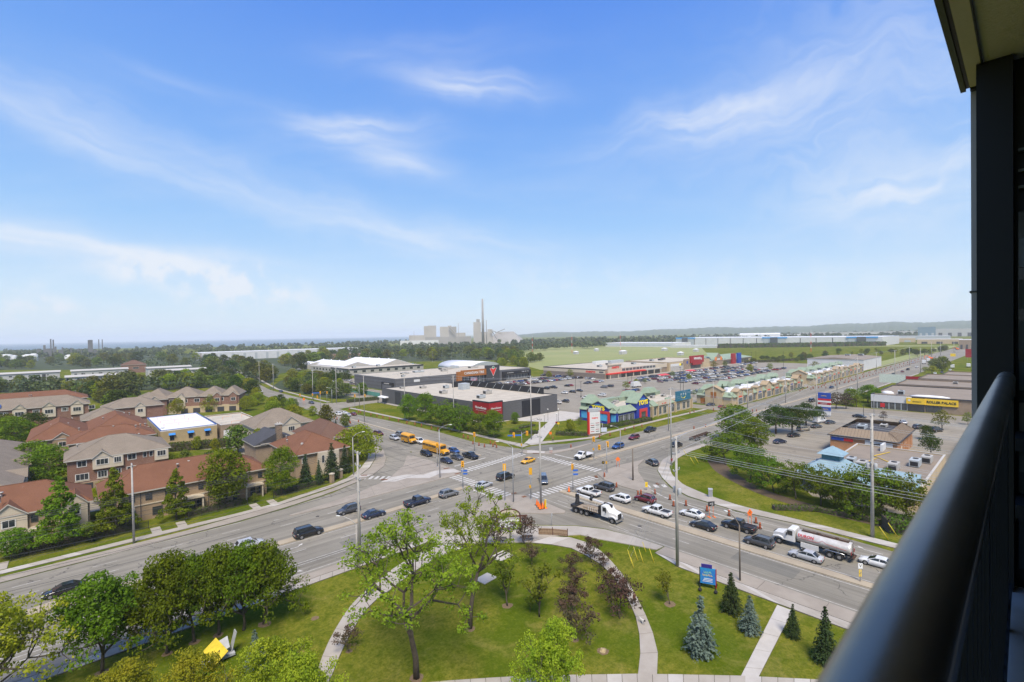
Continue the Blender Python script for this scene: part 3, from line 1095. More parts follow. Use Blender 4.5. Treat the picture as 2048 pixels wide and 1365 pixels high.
def spruce(seed,h,rad,layers,per,mt,size=.2,top_gap=0):
 R = random.Random(seed)
 P_,N_ = [],[]
 for i in range(layers):
  t = i / layers
  z = .12 * h * (.4 if t == 0 else 1) + h * .9 * t
  rr = rad * (1 - t) ** .9 + .06
  if top_gap and .6 < t < .78:
   rr *= .35 if .66 < t < .76 else .8
  nb = max(5,int(per * (1 - t * .7)))
  a0 = R.random() * 6
  for k in range(nb):
   a = a0 + 2 * PI * k / nb + R.gauss(0,.15)
   L = rr * R.uniform(.72,1.12)
   m = max(3,int(L / size * 1.9))
   for j in range(m):
    f = (j + R.random()) / m
    wv = R.gauss(0,size * .75)
    x,y = math.cos(a) * L * f - math.sin(a) * wv,math.sin(a) * L * f + math.cos(a) * wv
    P_.append((x,y,z + L * (.10 * f - .42 * f * f) + R.gauss(0,.05)))
    N_.append((math.cos(a) * .5,math.sin(a) * .5,.9))
 for j in range(14):
  P_.append((R.gauss(0,.04),R.gauss(0,.04),h * (.93 + .07 * j / 14)))
  N_.append((R.gauss(0,1),R.gauss(0,1),.4))
 return leaves(np.array(P_),np.array(N_,float),size,mt,seed=seed,jit=.45)


TREE = {}


def reg(kind,trunk_mb,crown_me,h,bark=BARK):
 TREE.setdefault(kind,[]).append((trunk_mb.mesh('trunk',bark),crown_me,max(v.co.z for v in crown_me.vertices)))


for s_ in (1,2,3):                                   # broad dense street maples
 mb_,tips_ = branch_tree(s_ * 7,10.2,3.0,1.25,.24,6,3,.42)
 P1,N1 = tuft_points(tips_,62,1.05,s_,.62)
 P2,N2 = blob_points(crown_blobs(s_,4.2,9.4,3.5,38,.9,1.6),8200,s_ + 50)
 reg('maple',mb_,leaves(np.concatenate([P1,P2]),np.concatenate([N1,N2]),.17,L_MAPLE,seed=s_),10.6,DBARK)
for s_ in (4,5):                                      # the two tall airy trees in the park
 mb_,tips_ = branch_tree(s_ * 13 + 2,15.6,6.6,1.05,.34,4,4,.62,1.0,-.07)
 P1,N1 = tuft_points(tips_,52,.74,s_,.8)
 reg('airy',mb_,leaves(P1,N1,.14,L_AIRY,seed=s_),16.4,DBARK)
for s_ in (6,7):                                      # bright round crowns seen from above
 mb_,tips_ = branch_tree(s_ * 5,11,3.5,1.15,.22,6,3,.5)
 P1,N1 = tuft_points(tips_,70,.95,s_,.8)
 P2,N2 = blob_points(crown_blobs(s_,5,10.4,3.4,44,.6,1.1),8200,s_ + 50)
 reg('bright',mb_,leaves(np.concatenate([P1,P2]),np.concatenate([N1,N2]),.135,L_BRIGHT,seed=s_),11.4,DBARK)
for s_ in (8,9):                                      # pyramidal trees before the houses
 P1,N1 = blob_points(crown_blobs(s_,1.4,11.6,3.4,74,.75,1.2,'cone'),7600,s_)
 reg('pyramid',stem(9,.2,0,s_),leaves(P1,N1,.19,L_PYR,seed=s_),12)
for s_ in (10,11):                                    # oval leafy trees before the houses
 P1,N1 = blob_points(crown_blobs(s_,2.2,10.6,3.6,56,.9,1.5,'oval'),7600,s_)
 reg('oval',stem(7,.2,0,s_,5),leaves(P1,N1,.19,L_PYR,seed=s_),11.4)
for s_ in (12,13,14):                                # plum-leaved park trees
 mb_,tips_ = branch_tree(s_ * 3,4.3,1.5,1.2,.075,5,2,.5)
 P1,N1 = tuft_points(tips_,62,.62,s_,.7)
 reg('plum',mb_,leaves(P1,N1,.11,L_PLUM,seed=s_),4.6,DBARK)
for s_ in (15,16):                                    # slender young trees
 mb_,tips_ = branch_tree(s_ * 3,5.2,1.7,.62,.075,5,2,.9)
 P1,N1 = tuft_points(tips_,40,.5,s_,1.0)
 reg('young',mb_,leaves(P1,N1,.11,L_YOUNG,seed=s_),5.5,DBARK)
for s_ in (17,18,19):                                # feathery locusts, wide and flat topped
 mb_,tips_ = branch_tree(s_ * 3,8,2.4,1.4,.19,6,3,.38)
 P1,N1 = tuft_points(tips_,56,1.05,s_,.55)
 reg('locust',mb_,leaves(P1,N1,.18,L_LOCUST,seed=s_),8.2,DBARK)
for s_ in (20,21):
 P1,N1 = blob_points(crown_blobs(s_,2.4,7.2,3.1,34,.9,1.5),3600,s_)
 reg('dark',stem(5,.2,0,s_,5,1.8),leaves(P1,N1,.19,L_DARK,seed=s_),7.8,DBARK)
for s_ in (22,23):
 P1,N1 = blob_points(crown_blobs(s_,1.5,8.2,4.2,42,1.1,1.9),5200,s_)
 reg('fresh',stem(5,.2,0,s_,5,2),leaves(P1,N1,.21,L_FRESH,seed=s_),9,BARK)
for s_ in (24,25):
 reg('spruce',stem(4.8,.11,0,s_),spruce(s_,5.4,1.55,24,15,L_SPRUCE,.12),5.4,DBARK)
 reg('blue_spruce',stem(4.8,.12,0,s_),spruce(s_ + 9,5.6,1.75,22,16,L_BLUE,.13,s_ == 24),5.6,DBARK)
for s_ in (26,27):
 reg('tall_spruce',stem(9,.18,0,s_),spruce(s_,10.5,3.0,26,15,L_SPRUCE,.24),10.5,DBARK)
for s_ in range(30,36):                               # woodland trees some way off
 P1,N1 = blob_points(crown_blobs(s_,1.7,11.2,4.1,34,1.3,2.3,'round' if s_ % 2 else 'oval'),2000,s_)
 reg('wood',stem(6,.25,0,s_,3,2),leaves(P1,N1,.46,L_WOOD if s_ != 33 else L_OLIVE,seed=s_),12.4,DBARK)
for s_ in (36,37):
 P1,N1 = blob_points(crown_blobs(s_,1.7,10.8,4.0,34,1.3,2.2),1900,s_)
 reg('woodfresh',stem(6,.25,0,s_,3,2),leaves(P1,N1,.42,L_FRESH,seed=s_),12)
 reg('wooddark',stem(6,.25,0,s_,3,2),leaves(P1,N1,.44,L_DARK,seed=s_),12)
for s_ in (38,39):
 P1,N1 = blob_points(crown_blobs(s_,.2,1.7,1.1,9,.5,.8),520,s_)
 reg('shrub',stem(.9,.05,0,s_,3,.5),leaves(P1,N1,.14,L_HEDGE,seed=s_),2.1,DBARK)
 reg('freshshrub',stem(.9,.05,0,s_,3,.5),leaves(P1,N1,.14,L_FRESH,seed=s_ + 4),2.1,DBARK)
P1,N1 = blob_points(crown_blobs(41,1.2,4.2,1.5,14,.6,1.0),1100,41)
reg('yellow',stem(2.5,.1,0,41,3,.8),leaves(P1,N1,.16,L_YEL,seed=41),4.8)
reg('small',stem(2.6,.1,0,42,3,.8),leaves(P1,N1,.15,L_YOUNG,seed=42),4.8)
reg('smallplum',stem(2.6,.1,0,43,3,.8),leaves(P1,N1,.15,L_PLUM,seed=43),4.8)

_used = {}


def tree(kind,p,h,label,name=None,group=None,wide=1.0,var=None,rz=None):
 """plant one tree: thing > trunk, crown (crown meshes are shared)"""
 lst = TREE[kind]
 k = var if var is not None else _used.get(kind,0)
 _used[kind] = _used.get(kind,0) + 1
 tm,cm,h0 = lst[k % len(lst)]
 nm = name or ('spruce_tree' if 'spruce' in kind else 'shrub' if 'shrub' in kind else 'tree')
 o = empty(nm,(p[0],p[1],0),rnd.uniform(0,6.28) if rz is None else rz,label,'shrub' if nm == 'shrub' else 'tree',group)
 s = h / h0
 o.scale = (s * wide,s * wide,s)
 link('trunk',tm,o)
 link('crown',cm,o)
 return o


def tree_px(kind,px,py,top,label,**kw):
 b = at(px,py)
 return tree(kind,b,height(px,py,top),label,**kw)


def hedge(pts,wd,ht,label,mt=L_HEDGE,dens=26,size=.13,name='hedge',cat='hedge'):
 """clipped hedge along a line: a solid dark core wrapped in leaves"""
 pts = [Vector((p[0],p[1],0)) for p in pts]
 root = empty(name,pts[0],0,label,cat)
 core,P_,N_ = MB(),[],[]
 g_ = np.random.default_rng(int(pts[0].x * 7) % 999)
 for a,b in zip(pts,pts[1:]):
  d = (b - a)
  L = d.length
  d.normalize()
  n = Vector((-d.y,d.x,0))
  core.cbox((a + b) / 2 + Vector((0,0,ht * .46)),(L,wd * .8,ht * .9),math.atan2(d.y,d.x))
  k = int(L * (wd + 2 * ht) * dens)
  for _ in range(k):
   s,q = g_.uniform(0,L),g_.uniform(-ht,wd + ht)
   if q < 0:
    lp,nn = (-wd / 2,-q),(-1,.3)
   elif q > wd:
    lp,nn = (wd / 2,q - wd),(1,.3)
   else:
    lp,nn = (q - wd / 2,ht),(0,1)
   lp = (lp[0] + g_.normal(0,.07),lp[1] + g_.normal(0,.09))
   P_.append(a + d * s + n * lp[0] + Vector((0,0,max(.03,lp[1]))) - pts[0])
   N_.append(n * nn[0] + Vector((0,0,nn[1])))
 part(root,'branches',core,DBARK,True)
 link('foliage',leaves(np.array(P_),np.array(N_),size,mt,'foliage'),root)
 return root

# ------------------------------------------------------------------ vehicles
CARP = mat('car_paint',(.5,.5,.5),.22,.25,1.5,spec=.5,tint=True,coat=.6)
GLASS = mat('dark_glass',(.018,.022,.026),.06,0,spec=.8)
TYRE = mat('tyre_rubber',(.018,.018,.018),.85,.1)
RIM = mat('wheel_rim',(.34,.34,.35),.35,.1,metal=.6)
TRIM = mat('black_trim',(.022,.022,.024),.55,.1)
CHROME = mat('chrome',(.55,.55,.56),.25,0,metal=.9)
HEADL = mat('headlamp',(.62,.64,.66),.15,0,spec=.7)
TAILL = mat('tail_lamp',(.32,.012,.012),.25,0,spec=.6)
AMBER = mat('amber_lamp',(.7,.22,.01),.3,0)
WHITE = mat('white_paint',(.66,.65,.63),.4,.06,1.0,spec=.5,coat=.3)
STEEL = mat('dull_steel',(.26,.26,.26),.5,.2,2,metal=.4)
TANKM = mat('brushed_tank',(.62,.60,.56),.38,.1,.9,(.46,.42,.38),metal=.25)
BUSY = mat('school_bus_yellow',(.68,.33,.018),.4,.06,1,spec=.5)
RUST = mat('rusty_steel',(.085,.045,.028),.85,.3,3)
DECKW = mat('deck_planks',(.30,.24,.175),.85,.15,2.5)
REDP = mat('red_lettering',(.50,.02,.025),.5,0)
BLACKP = mat('black_lettering',(.015,.015,.018),.6,0)
BLUEP = mat('blue_paint',(.02,.07,.26),.5,.1)

PAINTS = {'white': (.70,.70,.69),'silver': (.42,.43,.45),'grey': (.16,.165,.175),'dark grey': (.060,.062,.068),'black': (.013,.013,.015),'red': (.28,.015,.018),'dark red': (.13,.01,.014),
          'blue': (.025,.075,.24),'navy': (.018,.025,.055),'yellow': (.72,.38,.015),'tan': (.26,.22,.16),'slate': (.10,.125,.165)}

SPEC = {  # length, half width, height, wheel radius, wheel x front/rear, lower stations (x, z low, z belt, half width factor), glasshouse base x0 x1, roof x0 x1
 'sedan': dict(L=4.65,W=.90,H=1.45,r=.33,wx=(1.42,-1.36),st=[(-2.32,.42,.80,.80),(-2.24,.30,.96,.93),(-1.7,.22,1.0,.99),(-.6,.2,.97,1),(.6,.2,.94,1),(1.1,.2,.93,.99),(1.75,.22,.82,.96),(2.22,.28,.70,.86),(2.32,.38,.6,.74)],gb=(-1.9,1.22),gr=(-1.0,.18)),
 'hatch': dict(L=4.2,W=.88,H=1.5,r=.33,wx=(1.3,-1.25),st=[(-2.1,.42,.86,.86),(-2.04,.3,1.0,.95),(-1.5,.22,1.02,1),(-.5,.2,.98,1),(.6,.2,.96,1),(1.05,.2,.94,.99),(1.6,.22,.84,.96),(2.02,.28,.72,.87),(2.1,.38,.6,.76)],gb=(-1.98,1.2),gr=(-1.6,.2)),
 'crossover': dict(L=4.6,W=.93,H=1.66,r=.36,wx=(1.4,-1.36),st=[(-2.3,.48,.95,.86),(-2.24,.34,1.08,.96),(-1.7,.28,1.08,1),(-.6,.26,1.05,1),(.6,.26,1.03,1),(1.05,.26,1.02,.99),(1.7,.28,.93,.96),(2.2,.34,.8,.88),(2.3,.44,.66,.78)],gb=(-2.2,1.2),gr=(-1.75,.25)),
 'sport utility vehicle': dict(L=5.0,W=.98,H=1.82,r=.39,wx=(1.55,-1.5),st=[(-2.5,.5,1.0,.9),(-2.45,.36,1.14,.97),(-1.8,.3,1.14,1),(-.6,.28,1.12,1),(.7,.28,1.1,1),(1.2,.28,1.1,.99),(1.9,.3,1.04,.97),(2.42,.36,.9,.9),(2.5,.46,.7,.82)],gb=(-2.42,1.3),gr=(-2.2,.5)),
 'minivan': dict(L=5.1,W=.98,H=1.78,r=.35,wx=(1.55,-1.5),st=[(-2.55,.46,.96,.9),(-2.5,.32,1.08,.97),(-1.8,.26,1.08,1),(-.6,.24,1.05,1),(.8,.24,1.02,1),(1.5,.24,.98,.98),(2.1,.28,.86,.93),(2.45,.34,.74,.84),(2.55,.44,.62,.74)],gb=(-2.45,1.75),gr=(-2.2,.45)),
 'pickup': dict(L=5.8,W=1.0,H=1.9,r=.41,wx=(1.85,-1.75),st=[(-2.9,.62,1.06,.95),(-2.86,.5,1.16,.98),(-1.9,.42,1.16,1),(-.75,.4,1.16,1),(.6,.38,1.16,1),(1.3,.38,1.16,1),(2.0,.4,1.14,.98),(2.8,.46,1.02,.93),(2.9,.56,.82,.88)],gb=(-.85,1.45),gr=(-.65,.7)),
 'cargo van': dict(L=5.9,W=1.02,H=2.55,r=.36,wx=(2.0,-1.7),st=[(-2.95,.5,1.2,.95),(-2.9,.36,1.3,.99),(-1.8,.32,1.3,1),(-.4,.3,1.3,1),(.9,.3,1.28,1),(1.6,.3,1.24,.99),(2.3,.32,1.08,.95),(2.8,.36,.92,.88),(2.95,.46,.7,.8)],gb=(-2.9,1.95),gr=(-2.8,.95)),
}


def car_shapes(k):
 """meshes of one kind of car, nose towards +x"""
 S = SPEC[k]
 W_,H_ = S['W'],S['H']
 body = MB()
 secs = []
 for x,zl,zt,wf in S['st']:
  w_ = W_ * wf
  half = [(w_ * .84,zl),(w_ * .97,zl + .10),(w_,(zl + zt) * .52),(w_ * .985,zt - .12),(w_ * .90,zt - .015),(w_ * .5,zt + .02)]
  secs.append([(x,-y,z) for y,z in reversed(half)][::-1] + [(x,y,z) for y,z in half][::-1])
 body.loft(secs,0,True)
 zb = [s[2] for s in S['st']]
 bz = sum(zb[2:6]) / 4 - .03
 b0,b1 = S['gb']
 r0,r1 = S['gr']
 wb,wr = W_ * .93,W_ * (.76 if k != 'cargo van' else .9)
 B_ = [(b0,-wb,bz),(b1,-wb * .96,bz),(b1,wb * .96,bz),(b0,wb,bz)]
 T_ = [(r0,-wr,H_ - .03),(r1,-wr,H_ - .03),(r1,wr,H_ - .03),(r0,wr,H_ - .03)]
 body.add(B_ + T_,[(0,1,5,4),(1,2,6,5),(2,3,7,6),(3,0,4,7),(4,5,6,7)],0)
 body.box(r0 + .08,r1 - .05,-wr * .9,wr * .9,H_ - .031,H_,0,False)
 if k == 'pickup':                                  # open box with a dark cover let in
  body.box(-2.8,-1.0,-W_ * .82,W_ * .82,1.17,1.185,1)
  body.box(-2.86,-.95,W_ * .84,W_ * .95,1.15,1.26,0)
  body.box(-2.86,-.95,-W_ * .95,-W_ * .84,1.15,1.26,0)
  body.box(-2.88,-2.80,-W_ * .9,W_ * .9,1.15,1.25,0)
 L2 = S['L'] / 2
 zn = S['st'][-1]
 body.cbox((L2 - .06,0,zn[1] + .05),(.16,W_ * 1.5,.14),0,1)
 body.cbox((-L2 + .06,0,S['st'][0][1] - .02),(.16,W_ * 1.6,.14),0,1)
 body.cbox((L2 - .035,0,zn[2] - .06),(.1,W_ * .8,.12),0,1)
 body.cbox((-L2 + .01,0,.72 if k != 'pickup' else .6),(.04,.5,.12),0,2)
 for s in (-1,1):
  body.cbox((b1 - .35,s * (W_ + .07),bz + .1),(.12,.16,.13),0,0)
  for x in S['wx']:
   body.tube((x,s * (W_ - .3),S['r']),(x,s * (W_ - .012),S['r']),S['r'] + .06,None,14,1)
 if k in ('crossover','sport utility vehicle'):
  for s in (-1,1):
   body.tube((r0 + .3,s * wr * .92,H_ + .03),(r1 - .2,s * wr * .92,H_ + .03),.025,None,4,1)
 P = {}

 def quad(face,u0,u1,v0,v1,off):
  """glass pane let into one glasshouse face (a,b at belt; d,c at roof), a hand's breadth inside its edges"""
  a,b,c,d = (Vector(p) for p in face)
  f = lambda u,v: a.lerp(b,u).lerp(d.lerp(c,u),v)
  n = (b - a).cross(d - a).normalized() * off
  q = [f(u0,v0),f(u1,v0),f(u1,v1),f(u0,v1)]
  mb = MB()
  mb.add([p + n for p in q] + [p - n * .5 for p in q],[(0,1,2,3),(0,4,5,1),(1,5,6,2),(2,6,7,3),(3,7,4,0)],0)
  return mb
 fr = (B_[1],B_[2],T_[2],T_[1])
 rr = (B_[3],B_[0],T_[0],T_[3])
 sl = (B_[2],B_[3],T_[3],T_[2])
 sr = (B_[0],B_[1],T_[1],T_[0])
 glass = [('windscreen',quad(fr,.05,.95,.08,.93,.012))]
 if k != 'cargo van':
  glass.append(('rear_window',quad(rr,.08,.92,.14,.9,.012)))
  for f,e in ((sl,0),(sr,1)):
   cuts = [(.06,.46),(.50,.93)] if k not in ('sport utility vehicle','minivan') else [(.05,.33),(.36,.64),(.67,.95)]
   if k == 'pickup':
    cuts = [(.08,.5),(.54,.95)]
   for c0,c1 in cuts:
    if e:
     c0,c1 = 1 - c1,1 - c0
    glass.append(('side_window',quad(f,c0,c1,.14,.88,.012)))
 else:
  glass.append(('side_window',quad(sl,.05,.22,.1,.7,.012)))
  glass.append(('side_window',quad(sr,.78,.95,.1,.7,.012)))
 wh = MB()
 r = S['r']
 wh.tube((0,-.11,0),(0,.11,0),r,None,16,0)
 rim = MB()
 rim.tube((0,-.118,0),(0,.118,0),r * .62,None,10,0)
 for q in range(5):
  a = 2 * PI * q / 5
  rim.cbox((r * .3 * math.cos(a),0,r * .3 * math.sin(a)),(.05,.245,.05),0,0)
 lights = []
 for s in (-1,1):
  a = MB()
  a.cbox((L2 - .17,s * W_ * .70,zn[2] + .03),(.22,W_ * .32,.13),s * -.25,0)
  lights.append(('headlight',a,HEADL))
  a = MB()
  a.cbox((-L2 + .07,s * W_ * .76,S['st'][0][2] - .06),(.14,W_ * .32,.17 if k not in ('pickup','minivan','cargo van') else .34),s * .2,0)
  lights.append(('tail_light',a,TAILL))
 return S,body,glass,(wh,rim),lights


CARS,CHEAP = {},{}
for k_ in SPEC:
 S_,body_,glass_,(wh_,rim_),li_ = car_shapes(k_)
 CARS[k_] = dict(S=S_,body=body_.mesh('body',[CARP,TRIM,WHITE]),glass=[(n,m.mesh(n,GLASS)) for n,m in glass_],wheel=wh_.mesh('wheel',TYRE),rim=rim_.mesh('rim',RIM),lights=[(n,m.mesh(n,mm)) for n,m,mm in li_])
 one = MB()                                        # the same car in one mesh, for those that show only a few pixels
 one.v,one.f,one.m,one.s = list(body_.v),list(body_.f),list(body_.m),list(body_.s)
 for n,m in glass_:
  one.add(m.v,m.f,3)
 for n,m,mm in li_:
  one.add(m.v,m.f,4 if n == 'headlight' else 5)
 for x in S_['wx']:
  for s in (-1,1):
   one.tube((x,s * (S_['W'] - .2),S_['r']),(x,s * (S_['W'] + .0),S_['r']),S_['r'],None,9,6)
   one.tube((x,s * (S_['W'] - .2),S_['r']),(x,s * (S_['W'] + .008),S_['r']),S_['r'] * .6,None,7,7)
 CHEAP[k_] = one.mesh('car',[CARP,TRIM,WHITE,GLASS,HEADL,TAILL,TYRE,RIM])

NAMES = {'sedan': 'car','hatch': 'car','crossover': 'car','sport utility vehicle': 'car','minivan': 'minivan','pickup': 'pickup_truck','cargo van': 'cargo_van'}
CATS = {'sedan': 'car','hatch': 'car','crossover': 'car','sport utility vehicle': 'car','minivan': 'minivan','pickup': 'pickup truck','cargo van': 'van'}


def car(kind,colour,p,ang,label,group='vehicles on the roads',s=1.0):
 """a car with its parts; ang is the direction its nose points (0 = along the avenue, away from us)"""
 K = CARS[kind]
 o = empty(NAMES[kind],(p[0],p[1],.025),ang,label,CATS[kind],group)
 o.scale = (s,s,s)
 b = link('body',K['body'],o)
 b.color = (*PAINTS[colour],1)
 for n,m in K['glass']:
  link(n,m,o)
 for n,m in K['lights']:
  link(n,m,o)
 for x in K['S']['wx']:
  for sd_ in (-1,1):
   wv = link('wheel',K['wheel'],o,(x,sd_ * (K['S']['W'] - .115),K['S']['r']))
   link('rim',K['rim'],wv)
 return o


def parked(kind,colour,p,ang,label,group,z=.02):
 o = link(NAMES[kind],CHEAP[kind],None,label=label,cat=CATS[kind],group=group)
 o.location = (p[0],p[1],z)
 o.rotation_euler = (0,0,ang)
 o.color = (*PAINTS[colour],1)
 return o


WHL = MB()
WHL.tube((0,-.15,0),(0,.15,0),.5,None,16,0)
WHL = WHL.mesh('wheel',TYRE)
HUB = MB()
HUB.tube((0,-.158,0),(0,.158,0),.29,.24,12,0)
HUB = HUB.mesh('rim',RIM)


def big_wheels(o,xs,y,r=.5,dual=True):
 for x in xs:
  for s in (-1,1):
   wv = link('wheel',WHL,o,Matrix.Translation((x,s * y,r)) @ Matrix.Diagonal((r / .5,1.6 if dual else 1,r / .5,1)))
   link('rim',HUB,wv)


def truck_cab(o,x0,white=WHITE,W_=1.2,hood=True,grille=TRIM):
 """bonneted lorry cab whose back wall stands at x0"""
 c = MB()
 c.loft([[(x,-W_ * w_,.95),(x,W_ * w_,.95),(x,W_ * w_,z),(x,W_ * w_ * .9,z + .06),(x,-W_ * w_ * .9,z + .06),(x,-W_ * w_,z)] for x,z,w_ in ((x0,2.85,.95),(x0 + .25,2.95,.97),(x0 + 1.0,2.92,.97),(x0 + 1.75,2.0,.96),(x0 + 2.4,1.92,.84),(x0 + 3.1,1.82,.74),(x0 + 3.35,1.6,.7))],0,False)
 for s in (-1,1):
  c.path([(x0 + 1.7,s * W_ * .92,.98),(x0 + 2.0,s * W_ * .92,1.28),(x0 + 2.5,s * W_ * .92,1.36),(x0 + 2.95,s * W_ * .92,1.25),(x0 + 3.25,s * W_ * .88,.9)],.16,6,0)
  c.cbox((x0 + 1.2,s * (W_ + .16),2.1),(.1,.2,.5),0,1)
 part(o,'cab',c,[white,TRIM])
 b = MB()
 b.cbox((x0 + 3.38,0,.62),(.26,W_ * 1.9,.36),0,0)
 part(o,'bumper',b,CHROME)
 b = MB()
 b.cbox((x0 + 3.34,0,1.33),(.12,W_ * .98,.86),0,0)
 part(o,'grille',b,grille)
 wv = MB()
 for dx in (0,.012):
  pass
 wv.add([(x0 + 1.09,-W_ * .82,2.82),(x0 + 1.70,-W_ * .86,2.08),(x0 + 1.70,W_ * .86,2.08),(x0 + 1.09,W_ * .82,2.82),(x0 + 1.0,-W_ * .82,2.8),(x0 + 1.6,-W_ * .86,2.0),(x0 + 1.6,W_ * .86,2.0),(x0 + 1.0,W_ * .82,2.8)],[(0,1,2,3),(0,4,5,1),(1,5,6,2),(2,6,7,3),(3,7,4,0)],0)
 part(o,'windscreen',wv,GLASS)
 for s in (-1,1):
  wv = MB()
  wv.box(x0 + .35,x0 + 1.12,s * W_ * .985 - .02,s * W_ * .985 + .02,1.95,2.7,0)
  part(o,'side_window',wv,GLASS)
  wv = MB()
  wv.cbox((x0 + 3.25,s * W_ * .8,1.15),(.22,.3,.24),0,0)
  part(o,'headlight',wv,HEADL)
 return o


def school_bus(p,ang,L,label,short=False):
 o = empty('school_bus',(p[0],p[1],.025),ang,label,'school bus','school buses waiting at the crossing')
 W_,x0,x1 = 1.2,-L / 2,L / 2 - (1.9 if not short else 1.3)
 b = MB()
 b.loft([[(x,-W_ * k,.6),(x,W_ * k,.6),(x,W_ * k,2.6),(x,W_ * k * .82,2.95),(x,W_ * k * .4,3.08),(x,-W_ * k * .4,3.08),(x,-W_ * k * .82,2.95),(x,-W_ * k,2.6)] for x,k in ((x0,.94),(x0 + .2,1),(x1 - .2,1),(x1,.97))],0,False)
 b.loft([[(x,-W_ * k,.65),(x,W_ * k,.65),(x,W_ * k,z),(x,-W_ * k,z)] for x,z,k in ((x1,1.62,.92),(L / 2 - .3,1.5,.85),(L / 2,1.25,.78))],0,False)
 for z in (1.02,1.42,1.78):
  for s in (-1,1):
   b.box(x0 + .1,x1 - .3,s * W_ - .015 + (s - 1) * .0,s * W_ + .018,z,z + .07,1)
 b.cbox((L / 2,0,.62),(.25,2.3,.3),0,1)
 b.cbox((x0 - .02,0,.62),(.22,2.4,.3),0,1)
 part(o,'body',b,[BUSY,TRIM])
 n = int((x1 - x0 - 1.2) / .82)
 wm = MB()
 wm.box(-.33,.33,-.02,.02,1.92,2.52,0)
 wm = wm.mesh('side_window',GLASS)
 for i in range(n):
  for s in (-1,1):
   link('side_window',wm,o,(x0 + .7 + i * .82,s * (W_ + .008),0))
 wv = MB()
 wv.box(x1 - .015,x1 + .02,-1.0,1.0,1.7,2.6,0)
 part(o,'windscreen',wv,GLASS)
 wv = MB()
 wv.box(x1 - .75,x1 - .1,-W_ - .02,-W_ + .02,.7,2.5,0)
 part(o,'door',wv,GLASS)
 wv = MB()
 wv.box(L / 2 - .01,L / 2 + .03,-.62,.62,.85,1.22,0)
 part(o,'grille',wv,TRIM)
 for s in (-1,1):
  wv = MB()
  wv.cbox((L / 2,s * .78,1.05),(.1,.26,.22),0,0)
  part(o,'headlight',wv,HEADL)
  wv = MB()
  wv.cbox((x1 - .05,s * .85,2.78),(.16,.3,.18),0,0)
  part(o,'warning_light',wv,AMBER)
 me = text_mesh('~9',.24,BLACKP,.008)
 link('lettering',me,o,wall_matrix((x1 + .03,0,2.76),(0,1,0),(1,0,0)))
 big_wheels(o,(L / 2 - 1.1,-L / 2 + (3.0 if not short else 1.7)),1.0,.48)
 return o


def flatbed(p,ang,label):
 o = empty('flatbed_truck',(p[0],p[1],.025),ang,label,'truck','vehicles on the roads')
 K = CARS['pickup']
 c = MB()
 c.loft([[(x,-1.0 * w_,.55),(x,1.0 * w_,.55),(x,1.0 * w_,z),(x,.86 * w_,z + .05),(x,-.86 * w_,z + .05),(x,-1.0 * w_,z)] for x,z,w_ in ((.5,2.05,.95),(.7,2.12,.95),(1.35,2.1,.95),(2.0,1.36,1),(2.9,1.26,.97),(3.25,1.1,.9))],0,False)
 c.cbox((3.3,0,.6),(.2,1.9,.25),0,1)
 part(o,'cab',c,[WHITE,TRIM])
 d = MB()
 d.box(-3.3,.3,-1.2,1.2,1.02,1.16,0)
 d.box(-3.2,.3,-.5,.5,.6,1.02,1)
 part(o,'flat_deck',d,[WHITE,TRIM])
 d = MB()
 d.box(.3,.4,-1.15,1.15,1.1,2.1,0)
 part(o,'headboard',d,TRIM)
 wv = MB()
 wv.add([(1.45,-.78,2.05),(1.98,-.85,1.44),(1.98,.85,1.44),(1.45,.78,2.05),(1.3,-.78,2.0),(1.8,-.85,1.4),(1.8,.85,1.4),(1.3,.78,2.0)],[(0,1,2,3),(0,4,5,1),(1,5,6,2),(2,6,7,3),(3,7,4,0)],0)
 part(o,'windscreen',wv,GLASS)
 for s in (-1,1):
  wv = MB()
  wv.box(.7,1.4,s * .965 - .02,s * .965 + .02,1.38,1.95,0)
  part(o,'side_window',wv,GLASS)
  wv = MB()
  wv.cbox((3.2,s * .75,.95),(.16,.3,.2),0,0)
  part(o,'headlight',wv,HEADL)
 g_ = MB()
 g_.cbox((3.27,0,.95),(.1,1.1,.34),0,0)
 part(o,'grille',g_,TRIM)
 big_wheels(o,(2.25,-2.0),.86,.42)
 return o


